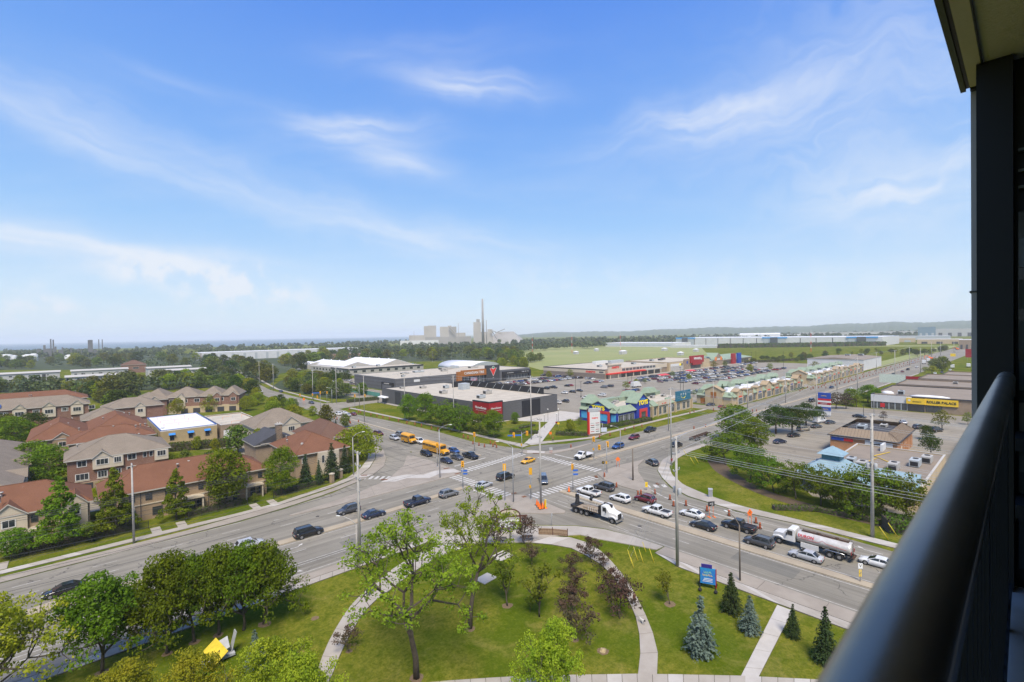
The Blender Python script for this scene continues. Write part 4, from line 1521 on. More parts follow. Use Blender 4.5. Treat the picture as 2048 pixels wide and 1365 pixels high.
def tanker(p,ang,label):
 o = empty('tank_truck',(p[0],p[1],.025),ang,label,'tank truck','vehicles on the roads')
 truck_cab(o,2.15)
 ch = MB()
 for s in (-1,1):
  ch.box(-5.6,4.6,s * .45 - .08,s * .45 + .08,.82,1.05,0)
 ch.box(-5.75,-5.3,-1.1,1.1,.6,.78,0)
 ch.box(-4.6,-4.2,-1.0,1.0,.7,1.2,0)
 part(o,'chassis',ch,TRIM)
 n,secs = 20,[]
 for x,k,dz in ((-5.5,.86,0),(-5.42,.98,0),(-5.2,1,0),(1.7,1,0),(1.88,.97,0),(1.95,.86,0)):
  secs.append([(x,1.2 * k * math.cos(2 * PI * i / n),1.98 + .86 * k * math.sin(2 * PI * i / n)) for i in range(n)])
 t = MB()
 t.loft(secs,0,True)
 part(o,'tank',t,TANKM)
 w_ = MB()
 w_.box(-5.1,1.4,-.34,.34,2.83,2.88,0)
 for s in (-1,1):
  w_.tube((-5.1,s * .36,2.98),(1.4,s * .36,2.98),.03,None,5,0)
  for i in range(9):
   w_.tube((-5.1 + i * .8,s * .36,2.84),(-5.1 + i * .8,s * .36,2.98),.02,None,4,0)
 for x in (-3.5,-.9):
  w_.lathe([(.26,0),(.26,.16),(.18,.2)],10,(x,0,2.86))
 part(o,'catwalk',w_,RUST)
 bx = MB()
 for s in (-1,1):
  bx.box(-1.2,1.3,s * 1.02 - .14,s * 1.02 + .14,.5,1.25,0)
 part(o,'side_box',bx,WHITE)
 for s in (-1,1):
  f = MB()
  f.path([(-4.8,s * 1.05,.8),(-4.6,s * 1.05,1.12),(-2.2,s * 1.05,1.16),(-1.9,s * 1.05,.8)],.09,5,0)
  part(o,'mudguard',f,CHROME)
  l = MB()
  l.cbox((-5.56,s * .85,1.5),(.08,.16,.5),0,0)
  part(o,'tail_light',l,TAILL)
 lad = MB()
 for y in (-.25,.25):
  lad.tube((-5.62,y,.8),(-5.55,y,2.9),.025,None,4,0)
 for i in range(6):
  lad.tube((-5.6,-.25,1 + i * .33),(-5.6,.25,1 + i * .33),.02,None,4,0)
 lad.cbox((-5.75,0,.75),(.3,1.6,.14),0,0)
 part(o,'ladder',lad,RUST)
 for s in (-1,1):
  an = math.radians(24)
  link('lettering',text_mesh('DURON',.62,REDP,.006,.012),o,wall_matrix((.55,s * 1.165,2.35),(-s,0,0),(0,s * math.cos(an),math.sin(an))))
  sw = MB()
  sw.path([(1.4,s * 1.215,1.92),(-1.2,s * 1.215,1.92),(-1.5,s * 1.19,2.16),(-1.75,s * 1.13,2.38),(-2.05,s * 1.17,2.2),(-2.3,s * 1.2,2.05),(-5.0,s * 1.215,1.86)],.022,4,0)
  part(o,'stripe',sw,REDP)
 big_wheels(o,(-2.75,-4.05),.98,.52)
 big_wheels(o,(4.55,),1.02,.5,False)
 return o


def crane_truck(p,ang,label):
 o = empty('crane_truck',(p[0],p[1],.025),ang,label,'truck','vehicles on the roads')
 truck_cab(o,1.75)
 d = MB()
 d.box(-4.9,1.1,-1.25,1.25,1.18,1.34,0)
 d.box(-4.9,1.1,-1.27,-1.25,1.1,1.34,1)
 d.box(-4.9,1.1,1.25,1.27,1.1,1.34,1)
 d.box(-4.8,5.0,-.45,.45,.75,1.1,1)
 part(o,'deck',d,[DECKW,TRIM])
 for s in (-1,1):
  for i in range(5):
   st = MB()
   st.box(-1.2 + i * .52,-1.14 + i * .52,s * 1.2 - .03,s * 1.2 + .03,1.3,2.0,0)
   part(o,'stake',st,WHITE)
 hb = MB()
 hb.box(1.12,1.25,-1.2,1.2,1.2,2.7,0)
 part(o,'headboard',hb,TRIM)
 ld = MB()
 ld.box(-2.6,.6,-.9,.9,1.34,1.7,0)
 ld.box(-2.2,-.6,-.4,.4,1.7,1.78,0)
 part(o,'lumber_load',ld,DECKW)
 ba = MB()
 ba.box(-5.5,-4.0,-1.2,1.2,1.0,1.5,0)
 ba.lathe([(.5,1.5),(.42,2.0),(.3,3.1)],10,(-4.7,0,0))
 ba.box(-5.0,-4.4,-.3,.3,2.6,3.4,0)
 for s in (-1,1):
  ba.box(-5.0,-4.5,s * 1.2 - .12,s * 1.2 + .12,.2,1.3,0)
 part(o,'crane_base',ba,TRIM)
 bo = MB()
 bo.T = Matrix.Translation((-4.7,.35,3.2)) @ Matrix.Rotation(math.radians(3.2),4,'Y')
 bo.box(-.3,3.2,-.17,.17,-.2,.2,0)
 bo.box(3.2,6.4,-.13,.13,-.15,.15,0)
 bo.box(2.9,3.5,-.24,.24,-.27,.27,1)
 bo.box(6.2,8.0,-.2,.2,-.3,.24,1)
 bo.T = None
 part(o,'boom',bo,[WHITE,TRIM])
 for s in (-1,1):
  l = MB()
  l.cbox((-5.52,s * .95,.95),(.08,.3,.14),0,0)
  part(o,'tail_light',l,TAILL)
 big_wheels(o,(-1.6,-2.9,-4.2),.98,.5)
 big_wheels(o,(4.15,),1.02,.5,False)
 return o


def trailer(p,ang,label):
 o = empty('chassis_trailer',(p[0],p[1],.025),ang,label,'trailer',None)
 f = MB()
 for s in (-1,1):
  f.box(-6,6,s * .5 - .08,s * .5 + .08,1.0,1.3,0)
 for i in range(10):
  f.box(-5.9 + i * 1.28,-5.75 + i * 1.28,-1.1 if i in (0,4,9) else -.5,1.1 if i in (0,4,9) else .5,1.02,1.18,0)
 f.box(3.6,3.8,-.5,.5,.3,1.1,0)
 part(o,'frame',f,RUST)
 big_wheels(o,(-2.8,-4.0,-5.2),.95,.5)
 for s in (-1,1):
  l = MB()
  l.cbox((-6.03,s * .8,1.1),(.08,.3,.14),0,0)
  part(o,'tail_light',l,TAILL)
 return o

# ------------------------------------------------------------------ buildings
def brick_mat(name,c,c2,mortar,s=5.0):
 """coursed brick as colour and fine relief only: at this distance a brick is far below a pixel"""
 m = bpy.data.materials.new(name)
 m.use_nodes = True
 t = NT(m.node_tree)
 b = t.n['Principled BSDF']
 b.inputs['Roughness'].default_value = .9
 b.inputs['Specular IOR Level'].default_value = .15
 tc = t.n.new('ShaderNodeTexCoord')
 sp = t.n.new('ShaderNodeSeparateXYZ')
 t.l.new(tc.outputs['Object'],sp.inputs[0])
 v = t.comb(t.math('ADD',sp.outputs[0],sp.outputs[1]),sp.outputs[2],0.0)
 br = t.n.new('ShaderNodeTexBrick')
 t.l.new(v,br.inputs['Vector'])
 br.inputs['Scale'].default_value = s
 br.inputs['Color1'].default_value = (*c,1)
 br.inputs['Color2'].default_value = (*c2,1)
 br.inputs['Mortar'].default_value = (*mortar,1)
 br.inputs['Mortar Size'].default_value = .014
 o = t.mix(t.rng(t.noise(tc.outputs['Object'],.6,5),.35,.7,0,.4),br.outputs[0],(*(k * .72 for k in c),1))
 t.put(b.inputs['Base Color'],o)
 MATS[name] = m
 return m


def shingle_mat(name,c,c2,rows=3.2):
 m = bpy.data.materials.new(name)
 m.use_nodes = True
 t = NT(m.node_tree)
 b = t.n['Principled BSDF']
 b.inputs['Roughness'].default_value = .95
 b.inputs['Specular IOR Level'].default_value = .12
 tc = t.n.new('ShaderNodeTexCoord')
 sp = t.n.new('ShaderNodeSeparateXYZ')
 t.l.new(tc.outputs['Object'],sp.inputs[0])
 v = t.comb(t.math('ADD',sp.outputs[0],sp.outputs[1]),t.math('MULTIPLY',sp.outputs[2],1.7),0.0)
 br = t.n.new('ShaderNodeTexBrick')
 t.l.new(v,br.inputs['Vector'])
 br.inputs['Scale'].default_value = rows
 br.inputs['Color1'].default_value = (*c,1)
 br.inputs['Color2'].default_value = (*c2,1)
 br.inputs['Mortar'].default_value = (*(k * .62 for k in c),1)
 br.inputs['Mortar Size'].default_value = .02
 o = t.mix(t.rng(t.noise(tc.outputs['Object'],.35,6,.65),.34,.72,0,.55),br.outputs[0],(*(k * .7 for k in c),1))
 t.put(b.inputs['Base Color'],o)
 MATS[name] = m
 return m


BRICK_TAN = brick_mat('tan_brick',(.285,.20,.125),(.32,.225,.14),(.40,.35,.27))
BRICK_RED = brick_mat('red_brick',(.185,.092,.066),(.215,.11,.08),(.32,.26,.2))
BRICK_ORG = brick_mat('orange_brick',(.40,.185,.085),(.45,.215,.10),(.46,.36,.26))
BRICK_YEL = brick_mat('yellow_brick',(.34,.26,.13),(.38,.29,.15),(.42,.36,.26))
BRICK_BRN = brick_mat('brown_brick',(.25,.185,.13),(.28,.21,.15),(.36,.3,.23))
BLOCKW = brick_mat('grey_block',(.36,.34,.30),(.40,.375,.335),(.4,.38,.34),2.2)
STUCCO = mat('cream_stucco',(.50,.43,.33),.9,.05,.8)
STUCCO2 = mat('buff_stucco',(.46,.36,.225),.9,.07,.6)
BUFF2 = mat('dark_buff_stucco',(.36,.27,.165),.9,.07,.6)
R_BROWN = shingle_mat('brown_shingles',(.178,.083,.050),(.20,.096,.058))
R_GREY = shingle_mat('grey_shingles',(.22,.182,.14),(.255,.21,.165))
R_DARK = mat('dark_roof',(.062,.062,.068),.85,.12,1)
R_MIX = shingle_mat('mottled_shingles',(.16,.085,.06),(.13,.09,.07))
FLATG = mat('gravel_roof',(.46,.41,.33),.95,.07,.25,(.37,.325,.26))
FLATD = mat('dark_gravel_roof',(.245,.20,.155),.95,.1,.2,(.20,.165,.13))
FLATW = mat('white_roof_membrane',(.66,.66,.68),.7,.05,.3)
GREENR = mat('green_metal_roof',(.25,.31,.215),.6,.07,.8,(.21,.265,.185),spec=.4)
BLUER = mat('blue_metal_roof',(.235,.345,.40),.6,.07,.8,(.19,.29,.35),spec=.4)
GREYCL = mat('grey_cladding',(.105,.103,.105),.6,.1,.6,streak=(1,1,6))
GREYCL2 = mat('mid_grey_cladding',(.125,.127,.135),.6,.1,.5,streak=(.4,.4,8))
DARKCL = mat('dark_cladding',(.045,.046,.05),.6,.1,.8)
BLKCL = mat('black_cladding',(.018,.018,.021),.55,.1)
WHITECL = mat('white_cladding',(.56,.56,.55),.6,.05,.2)
SIDING = mat('grey_siding',(.42,.415,.40),.75,.06,.3,streak=(.3,.3,9))
FASCIA = mat('white_fascia',(.46,.43,.38),.6,.06)
WINW = mat('window_frame',(.60,.58,.54),.5,.03)
PANE = mat('window_pane',(.035,.042,.05),.07,.2,.7,spec=.9)
PANE2 = mat('store_glass',(.075,.085,.088),.08,.2,.5,spec=.8)
WOODP = mat('orange_wood_panel',(.34,.125,.022),.6,.12,1,(.25,.085,.014),streak=(.6,.6,8))
SIGNRED = mat('sign_red',(.30,.010,.016),.5,.03)
SIGNWH = mat('sign_white',(.58,.58,.565),.5,0)
SIGNBLK = mat('sign_black',(.02,.02,.022),.5,0)
TOYBLUE = mat('toy_blue',(.018,.042,.30),.55,.06)
TOYSKY = mat('toy_sky_blue',(.09,.42,.66),.55,.08,.6,(.06,.30,.58))
TOYYEL = mat('toy_yellow',(.90,.72,.02),.5,0)
TOYRED = mat('toy_red',(.55,.045,.045),.55,.04)
YELSIGN = mat('yellow_sign',(.74,.49,.03),.5,.05)
CTRED = mat('signal_red',(.62,.025,.015),.5,0)
CTGREEN = mat('leaf_green',(.02,.18,.06),.5,0)
STONE = mat('field_stone',(.26,.19,.13),.9,.3,4,(.11,.085,.065))
UNIT = mat('rooftop_unit',(.42,.40,.365),.6,.12,1.2)
UNITG = mat('grey_rooftop_unit',(.40,.43,.44),.6,.1,1.2)
BLUESIGN = mat('sign_blue',(.015,.06,.32),.5,.04)
TEALS = mat('sign_teal',(.02,.135,.21),.5,.04)
ORANGES = mat('sign_orange',(.70,.20,.03),.5,0)

FOOT = []                                             # plan outlines of buildings, so that scattered trees keep off


class Bld:
 """a building with its own axes: x along the b-face (towards +x), y away; the eye sees faces 'b' (front) and 'a' (left)"""
 def __init__(s,name,label,x0,x1,y0,y1,rz=0,cat='building',group=None):
  s.w,s.d = (x1 - x0) / 2,(y1 - y0) / 2
  s.root = empty(name,((x0 + x1) / 2,(y0 + y1) / 2,0),rz,label,cat,group)
  c,sn = math.cos(rz),math.sin(rz)
  cx,cy = s.root.location.x,s.root.location.y
  FOOT.append([(cx + x * c - y * sn,cy + x * sn + y * c) for x,y in ((-s.w - 1,-s.d - 1),(s.w + 1,-s.d - 1),(s.w + 1,s.d + 1),(-s.w - 1,s.d + 1))])

 def fm(s,face,q,z=0,off=0):
  w,d = s.w,s.d
  return {'b': lambda: wall_matrix((-w + q,-d - off,z),(1,0,0),(0,-1,0)),'a': lambda: wall_matrix((-w - off,d - q,z),(0,-1,0),(-1,0,0)),
    'A': lambda: wall_matrix((w + off,-d + q,z),(0,1,0),(1,0,0)),'B': lambda: wall_matrix((w - q,d + off,z),(-1,0,0),(0,1,0))}[face]()

 def len(s,face):
  return 2 * (s.w if face in 'bB' else s.d)

 def panel(s,name,face,q0,q1,z0,z1,m,t0=0.0,t1=.06,label=None,parent=None,ret=False):
  mb = MB()
  mb.T = s.fm(face,0)
  mb.box(q0,q1,z0,z1,t0,t1)
  return link(name,mb.mesh(name,m),parent or s.root,label=label)

 def wall(s,H,m,name='wall',x0=None,top=None):
  mb = MB()
  mb.box(-s.w,s.w,-s.d,s.d,0,H,0,False)
  return link(name,mb.mesh(name,[m]),s.root)

 def flat(s,H,m,par=.5,mp=None,cap=FASCIA):
  """flat roof inside a low parapet"""
  w,d,t = s.w,s.d,.35
  mb = MB()
  for x0,x1,y0,y1 in ((-w,w,-d,-d + t),(-w,w,d - t,d),(-w,-w + t,-d + t,d - t),(w - t,w,-d + t,d - t)):
   mb.box(x0,x1,y0,y1,H + .002,H + par,0,False)
   mb.box(x0 - .04,x1 + .04,y0 - .04,y1 + .04,H + par + .002,H + par + .08,1)
  link('parapet',mb.mesh('parapet',[mp or m,cap]),s.root)
  mb = MB()
  mb.box(-w + t,w - t,-d + t,d - t,H - .1,H + .06,0)
  return link('roof',mb.mesh('roof',m),s.root)

 def hip(s,H,R,m,over=.5,box=None,name='roof',gable=False,fasc=FASCIA):
  x0,x1,y0,y1 = box or (-s.w,s.w,-s.d,s.d)
  x0,x1,y0,y1 = x0 - over,x1 + over,y0 - over,y1 + over
  ins = 0 if gable else min(x1 - x0,y1 - y0) / 2
  if x1 - x0 >= y1 - y0:
   r0,r1 = (x0 + ins,(y0 + y1) / 2,R),(x1 - ins,(y0 + y1) / 2,R)
   fs = [(0,1,5,4),(1,2,5),(2,3,4,5),(3,0,4)]
  else:
   r0,r1 = ((x0 + x1) / 2,y0 + ins,R),((x0 + x1) / 2,y1 - ins,R)
   fs = [(1,2,5,4),(2,3,5),(3,0,4,5),(0,1,4)]
  mb = MB()
  mb.add([(x0,y0,H),(x1,y0,H),(x1,y1,H),(x0,y1,H),r0,r1],fs,0)
  mb.box(x0,x1,y0,y1,H - .24,H - .003,1)
  if not gable and R - H > 1:
   for p in (r0,r1):
    for c in sorted([(x0,y0,H),(x1,y0,H),(x1,y1,H),(x0,y1,H)],key=lambda c: (Vector(c) - Vector(p)).length)[:2]:
     mb.tube(c,p,.09,None,4,0)
   mb.tube(r0,r1,.1,None,4,0)
  return link(name,mb.mesh(name,[m,fasc]),s.root)

 _win = {}

 def window(s,face,q,z,w,h,cols=2,fr=WINW,off=0.0,pane=PANE,rows=1,name='window',parent=None):
  key = (w,h,cols,rows,fr.name,pane.name)
  if key not in Bld._win:
   mb = MB()
   t = min(.1,w * .08)
   mb.box(-w / 2 - t,w / 2 + t,-h / 2 - t,-h / 2,-.04,.09)
   mb.box(-w / 2 - t,w / 2 + t,h / 2,h / 2 + t,-.04,.07)
   for i in range(cols + 1):
    x = -w / 2 + w * i / cols
    e = t if i in (0,cols) else t * .6
    mb.box(x - e / 2 - (e / 2 if i == 0 else 0),x + e / 2 + (e / 2 if i == cols else 0),-h / 2,h / 2,-.04,.06)
   for j in range(1,rows):
    mb.box(-w / 2,w / 2,-h / 2 + h * j / rows - .03,-h / 2 + h * j / rows + .03,-.03,.05)
   pm = MB()
   pm.box(-w / cols / 2 + .02,w / cols / 2 - .02,-h / rows / 2 + .02,h / rows / 2 - .02,-.03,.02)
   Bld._win[key] = (mb.mesh('window',fr),pm.mesh('pane',pane))
  f,p = Bld._win[key]
  o = link(name,f,parent or s.root,s.fm(face,q,z,off))
  for i in range(cols):
   for j in range(rows):
    link('pane',p,o,(-w / 2 + w * (i + .5) / cols,-h / 2 + h * (j + .5) / rows,0))
  return o

 def bay(s,face,q,w,z0,z1,m,proj=.7,gable=None,roofm=R_GREY,name='bay',wins=()):
  mb = MB()
  mb.T = s.fm(face,q)
  mb.box(-w / 2,w / 2,z0,z1,0,proj,0)
  if gable:
   mb.add([(-w / 2,z1,proj),(w / 2,z1,proj),(0,z1 + gable,proj),(-w / 2,z1,-1.5),(w / 2,z1,-1.5),(0,z1 + gable,-1.5 - gable * 1.2)],[(0,1,2),(3,5,4)],0)
   e = .25
   mb.add([(-w / 2 - e,z1 - .1,proj + e),(0,z1 + gable + .12,proj + e),(0,z1 + gable + .12,-1.5 - gable * 1.6),(-w / 2 - e,z1 - .1,-1.2)],[(0,1,2,3)],1)
   mb.add([(w / 2 + e,z1 - .1,proj + e),(w / 2 + e,z1 - .1,-1.2),(0,z1 + gable + .12,-1.5 - gable * 1.6),(0,z1 + gable + .12,proj + e)],[(0,1,2,3)],1)
   mb.add([(-w / 2 - e,z1 - .1,proj + e + .01),(0,z1 + gable + .12,proj + e + .01),(0,z1 + gable - .1,proj + e + .01),(-w / 2 - e + .1,z1 - .24,proj + e + .01)],[(0,1,2,3)],2)
   mb.add([(w / 2 + e,z1 - .1,proj + e + .01),(0,z1 + gable + .12,proj + e + .01),(0,z1 + gable - .1,proj + e + .01),(w / 2 + e - .1,z1 - .24,proj + e + .01)],[(0,1,2,3)],2)
  o = link(name,mb.mesh(name,[m,roofm,FASCIA]),s.root)
  for dq,z,ww,hh,cc in wins:
   s.window(face,q + dq,z,ww,hh,cc,off=proj)
  return o

 def sign(s,face,q,z,txt,size,m,off=.1,sx=1.0,bold=.0,shear=0,name='lettering',ext=.05):
  return link(name,text_mesh(txt,size,m,ext,bold,shear,sx),s.root,s.fm(face,q,z,off + ext))

 def units(s,spots,z,m=UNIT):
  for i,(x,y,w,d,h) in enumerate(spots):
   mb = MB()
   mb.box(-w / 2,w / 2,-d / 2,d / 2,.15,h,0)
   mb.box(-w / 2 + .15,w / 2 - .15,-d / 2 + .15,d / 2 - .15,0,.15,1)
   mb.box(-w / 2 - .02,-w / 2 + .001,-d / 2 + .2,d / 2 - .2,.3,h * .8,1)
   mb.lathe([(min(w,d) * .3,h),(min(w,d) * .3,h + .12)],10,(w * .12,0,0),1)
   link('rooftop_unit',mb.mesh('rooftop_unit',[m if i % 3 else UNITG,TRIM]),s.root,(x,y,z))

 def vents(s,n,z,seed=1,h=.6):
  R = random.Random(seed)
  for i in range(n):
   mb = MB()
   mb.lathe([(.14,0),(.14,h),(.26,h),(.26,h + .18)],7)
   link('roof_vent',mb.mesh('roof_vent',UNIT),s.root,(R.uniform(-.85,.85) * s.w,R.uniform(-.8,.8) * s.d,z))


def local(b,x,y):
 return x - b.root.location.x,y - b.root.location.y


# --- front row of houses along the avenue (brown roofs, tan brick)
def front_row(label,x0,x1,units_,seed):
 B = Bld('townhouse_row',label,x0,x1,121,133,cat='townhouse row',group='townhouse rows left of the crossing')
 B.wall(6,BRICK_TAN)
 B.hip(6.02,10,R_BROWN,.55)
 L = B.len('b')
 for i in range(units_):
  c = L * (i + .5) / units_
  u = L / units_
  # upper storey: a square and an oval window, then a pier; lower: porch with two pale posts or a bay
  B.window('b',c - u * .27,4.6,.95,1.15,2,DARKCL)
  B.window('b',c + u * .27,4.6,.8,1.1,1,DARKCL)
  B.panel('band','b',c - u * .5 + .06,c + u * .5 - .06,3.05,3.25,STUCCO,0,.12)
  B.panel('downpipe','b',c - u * .5 - .05,c - u * .5 + .05,.1,5.75,DARKCL,0,.1)
  if i % 2 == seed % 2:
   pr = MB()
   pr.T = B.fm('b',c)
   pr.add([(-1.9,2.72,0),(1.9,2.72,0),(1.9,2.72,1.7),(-1.9,2.72,1.7),(-1.9,2.95,0),(1.9,2.95,0),(1.9,2.9,1.7),(-1.9,2.9,1.7),(0,3.25,1.7),(0,3.25,0)],[(4,7,8,9),(9,8,6,5),(3,2,6,8,7),(0,3,7,4),(2,1,5,6),(0,1,2,3)],0)
   o = link('porch',pr.mesh('porch',STUCCO),B.root)
   for dx in (-1.65,1.65):
    p_ = MB()
    p_.T = B.fm('b',c + dx)
    p_.box(-.14,.14,0,2.72,1.25,1.53)
    link('porch_post',p_.mesh('porch_post',STUCCO),o)
   B.panel('door','b',c - .5,c + .5,.15,2.3,DARKCL,0,.05)
   B.window('b',c + 1.15,1.35,.7,1.5,1,DARKCL)
   B.panel('balcony_rail','b',c - 1.9,c + 1.9,3.3,3.36,WINW,1.55,1.6)
  else:
   B.window('b',c - .2,1.5,1.5,1.4,3,DARKCL)
   B.panel('door','b',c + u * .3,c + u * .3 + .9,.15,2.3,DARKCL,0,.05)
 B.window('a',4,4.4,1.0,1.2,2,DARKCL)
 B.window('a',8,1.6,1.2,1.4,2,DARKCL)
 B.vents(units_,8.2,seed,1.1)
 return B


front_row('long brown roofed tan brick townhouse row behind the black fence, right of the gravel gap',4,33,5,0)
B = front_row('brown roofed tan brick townhouse row at the left picture edge behind the black fence',-40,2.2,7,1)
B.bay('b',31.6,4.6,0,6,STUCCO,.5,2.0,R_BROWN,wins=((0,1.7,1.9,1.7,3),(0,4.6,1.6,1.2,2)))
B.bay('b',40.2,3.4,0,6,STUCCO,.5,1.8,R_BROWN,wins=((0,4.6,1.2,1.1,2),))

# --- grey roofed three-storey houses with cream bays
B = Bld('townhouse_row','three storey dark brick townhouse row with grey roof and cream bays facing the camera',-1,18.5,154,170,cat='townhouse row',group='townhouse rows left of the crossing')
B.wall(8,BRICK_RED)
B.hip(8.02,11.7,R_GREY,.6)
for q,w_,gb in ((6.3,3.6,1.5),(9.2,2.2,None),(18.0,2.9,None)):
 B.bay('b',q,w_,5.1,7.9,STUCCO,.55,gb,wins=((0,6.8,w_ * .62,1.25,3),))
B.window('b',2.6,6.8,1.6,1.25,2)
B.window('b',12.0,6.8,1.6,1.25,2)
B.window('b',14.6,6.9,.7,1.2,1)
B.window('b',15.9,6.9,.7,1.2,1)
for q,w_ in ((2.6,2.3),(6.3,1.7),(9.3,1.0),(12.0,2.0),(15.4,2.0),(18.2,1.5)):
 B.window('b',q,3.7,w_,1.4,3 if w_ > 1.6 else 2)
 B.panel('lintel','b',q - w_ / 2 - .25,q + w_ / 2 + .25,2.6,2.8,STUCCO,0,.1)
B.panel('ground_storey','b',.02,19.48,.02,2.3,BRICK_TAN,0,.25)
for q in (3.2,8.2,13.2):
 B.panel('garage_door','b',q - 1.3,q + 1.3,.05,2.1,DARKCL,.25,.3)
B.window('a',5,6.8,1.2,1.2,2)
B.window('a',10,6.8,1.2,1.2,2)
B.vents(4,9.6,5)

# --- the brown roofs behind it
for lab,x0,x1,y0,y1,H,R_,rm in (('wide brown hipped roof house left of the tall cream gable',-9,3.6,192,218,8,12,R_BROWN),
         ('brown hipped roof house behind the grey roofed row, its right end by the white roof',4.2,18,196,222,8,12,R_BROWN),
         ('low brown roof house with vents just behind the grey roofed row',-.6,18.2,179,191,8,11,R_BROWN)):
 B = Bld('house',lab,x0,x1,y0,y1,cat='house',group='townhouse rows left of the crossing')
 B.wall(H,BRICK_TAN)
 B.hip(H + .02,R_,rm,.6)
 if y0 > 191:
  B.bay('b',B.len('b') * .55,4.2,0,H,BRICK_TAN,.5,1.6,R_BROWN,wins=((0,6.3,1.6,1.2,2),))
 B.window('b',B.len('b') * .2,6.5,1.5,1.2,2)
 B.window('a',B.len('a') * .7,6.4,1.5,1.2,2)
 B.vents(5,H + 2.2,int(y0))
# --- rows further back
B = Bld('townhouse_row','grey roofed brick row with cream gabled bays at the left picture edge',-44,6,290,304,cat='townhouse row',group='townhouse rows left of the crossing')
B.wall(8,BRICK_RED)
B.hip(8.02,12,R_GREY,.6)
for i,q in enumerate((8,18,28,37,46)):
 B.bay('b',q,4.2,3.5,8,STUCCO,.6,1.8,wins=((0,5.9,2.6,1.6,3),))
 B.window('b',q + 5,6.2,2.0,1.5,2)
 B.window('b',q - 4,6.2,1.2,1.2,1)
sp = MB()
sp.T = Matrix.Translation((-5,-5.6,9.5)) @ Matrix.Rotation(math.radians(30),4,'X')
sp.box(-2.6,2.6,-1.2,1.2,0,.1)
link('solar_panel',sp.mesh('solar_panel',BLUEP),B.root)
B = Bld('townhouse_row','long brown roof at the left picture edge beyond the grey roofed row',-46,6,322,338,cat='townhouse row',group='townhouse rows left of the crossing')
B.wall(8,BRICK_TAN)
B.hip(8.02,12,R_BROWN,.6)
B.vents(10,10.2,3)
for lab,x0,x1,y0,y1 in (('small grey hipped roof house with a cream gable, nearest the brown roofs',3,15,232,246),('larger grey hipped roof house between two trees and the brown roofs',10,30,262,276),('grey hipped roof house half hidden by the dark trees',22,34,283,296)):
 B = Bld('house',lab,x0,x1,y0,y1,cat='house',group='townhouse rows left of the crossing')
 B.wall(7.6,BRICK_RED)
 B.hip(7.62,11,R_GREY,.6)
 B.bay('b',B.len('b') * .6,3.6,3,7.6,STUCCO,.5,1.7,wins=((0,5.8,1.8,1.3,2),))
 B.window('b',B.len('b') * .2,5.8,1.4,1.2,2)
B = Bld('townhouse_row','grey roofed brick row with garages behind the young bright trees',22,64,278,292,math.radians(-25),'townhouse row','townhouse rows left of the crossing')
B.root.location = (43.2 + 3,280.4 + 6.2,0)
B.wall(8,BRICK_RED)
for x0,x1 in ((-21,-10),(-11,4),(3,14),(13,21)):
 B.hip(8.02,11.6 + (x1 - x0) * .05,R_GREY,.5,(x0,x1,-7,7))
B.panel('ground_storey','b',.02,41.98,.02,3.4,STUCCO2,0,.3)
for i in range(8):
 q = 2.8 + i * 5.2
 B.window('b',q,6.1,2.2,1.5,3 if i % 2 else 2)
 B.panel('garage_door','b',q - 1.6,q + 1.4,.05,2.4,DARKCL if i > 2 else STUCCO,.3,.36)
for q in (3.4,17,32.5,39.5):
 B.bay('b',q,3.6,3.4,8,BRICK_RED if q != 17 else STUCCO,.5,1.6,wins=((0,6,1.9,1.5,2),))
# --- left picture edge
B = Bld('house','grey shingled house at the left picture edge with the row of dormers',-21,-8.5,139,200,cat='townhouse row',group='townhouse rows left of the crossing')
B.wall(6,BRICK_RED)
B.hip(6.02,9.4,R_GREY,.6)
for q in (16,30,45):
 B.bay('A',q,3.2,0,6,STUCCO,.8,1.5,wins=((0,4.4,1.4,1.2,2),))
# --- house group at the corner
B = Bld('house','brown hipped roof house at the corner behind the spruces',41.8,55.5,128,147,cat='house',group='townhouse rows left of the crossing')
B.wall(6,BRICK_TAN)
B.hip(6.02,9.9,R_BROWN,.6)
B.bay('b',8.2,5.6,0,5.8,STUCCO,.9,None,wins=((-1.5,4,.7,1.9,1),(1.5,4,.7,1.9,1)))
B.window('a',6,4.3,1.1,1.2,2)
B.window('b',2.2,4.3,1.1,1.2,2)
dish = MB()
dish.lathe([(.05,0),(.3,.06),(.42,.16)],9)
link('satellite_dish',dish.mesh('satellite_dish',UNIT),B.root,Matrix.Translation((-4,-6.2,7.9)) @ Matrix.Rotation(1.0,4,'X'))
B.vents(5,7.8,9,.5)
B = Bld('house','mottled brown roof house just behind the corner house',52,64,140,160,cat='house',group='townhouse rows left of the crossing')
B.wall(6.2,BRICK_BRN)
B.hip(6.22,10.4,R_MIX,.6)
B = Bld('house','black roofed lodge with a field stone chimney',38.8,50.5,152,164,cat='house')
B.wall(5.2,BRICK_BRN)
B.hip(5.22,8.2,R_DARK,.6,gable=True)
ch = MB()
ch.box(-.8,.8,-.6,.6,0,10.4,0)
ch.box(-.95,.95,-.75,.75,10.4,10.7,1)
for dx in (-.35,.35):
 ch.lathe([(.16,10.7),(.13,11.2)],7,(dx,0,0),1)
link('chimney',ch.mesh('chimney',[STONE,UNIT]),B.root,(.4,-6.3,0))
B.panel('skylight','b',1.2,4.2,5.3,5.5,FASCIA,.5,.75)
B = Bld('house','grey shingle roof house with cream gable behind the lodge',44,62,172,188,cat='house',group='townhouse rows left of the crossing')
B.wall(6.8,STUCCO)
B.hip(6.82,11.5,R_GREY,.7)
B.bay('b',11,6,0,6.8,STUCCO,.6,2.4,wins=((0,5.2,2,1.4,3),))
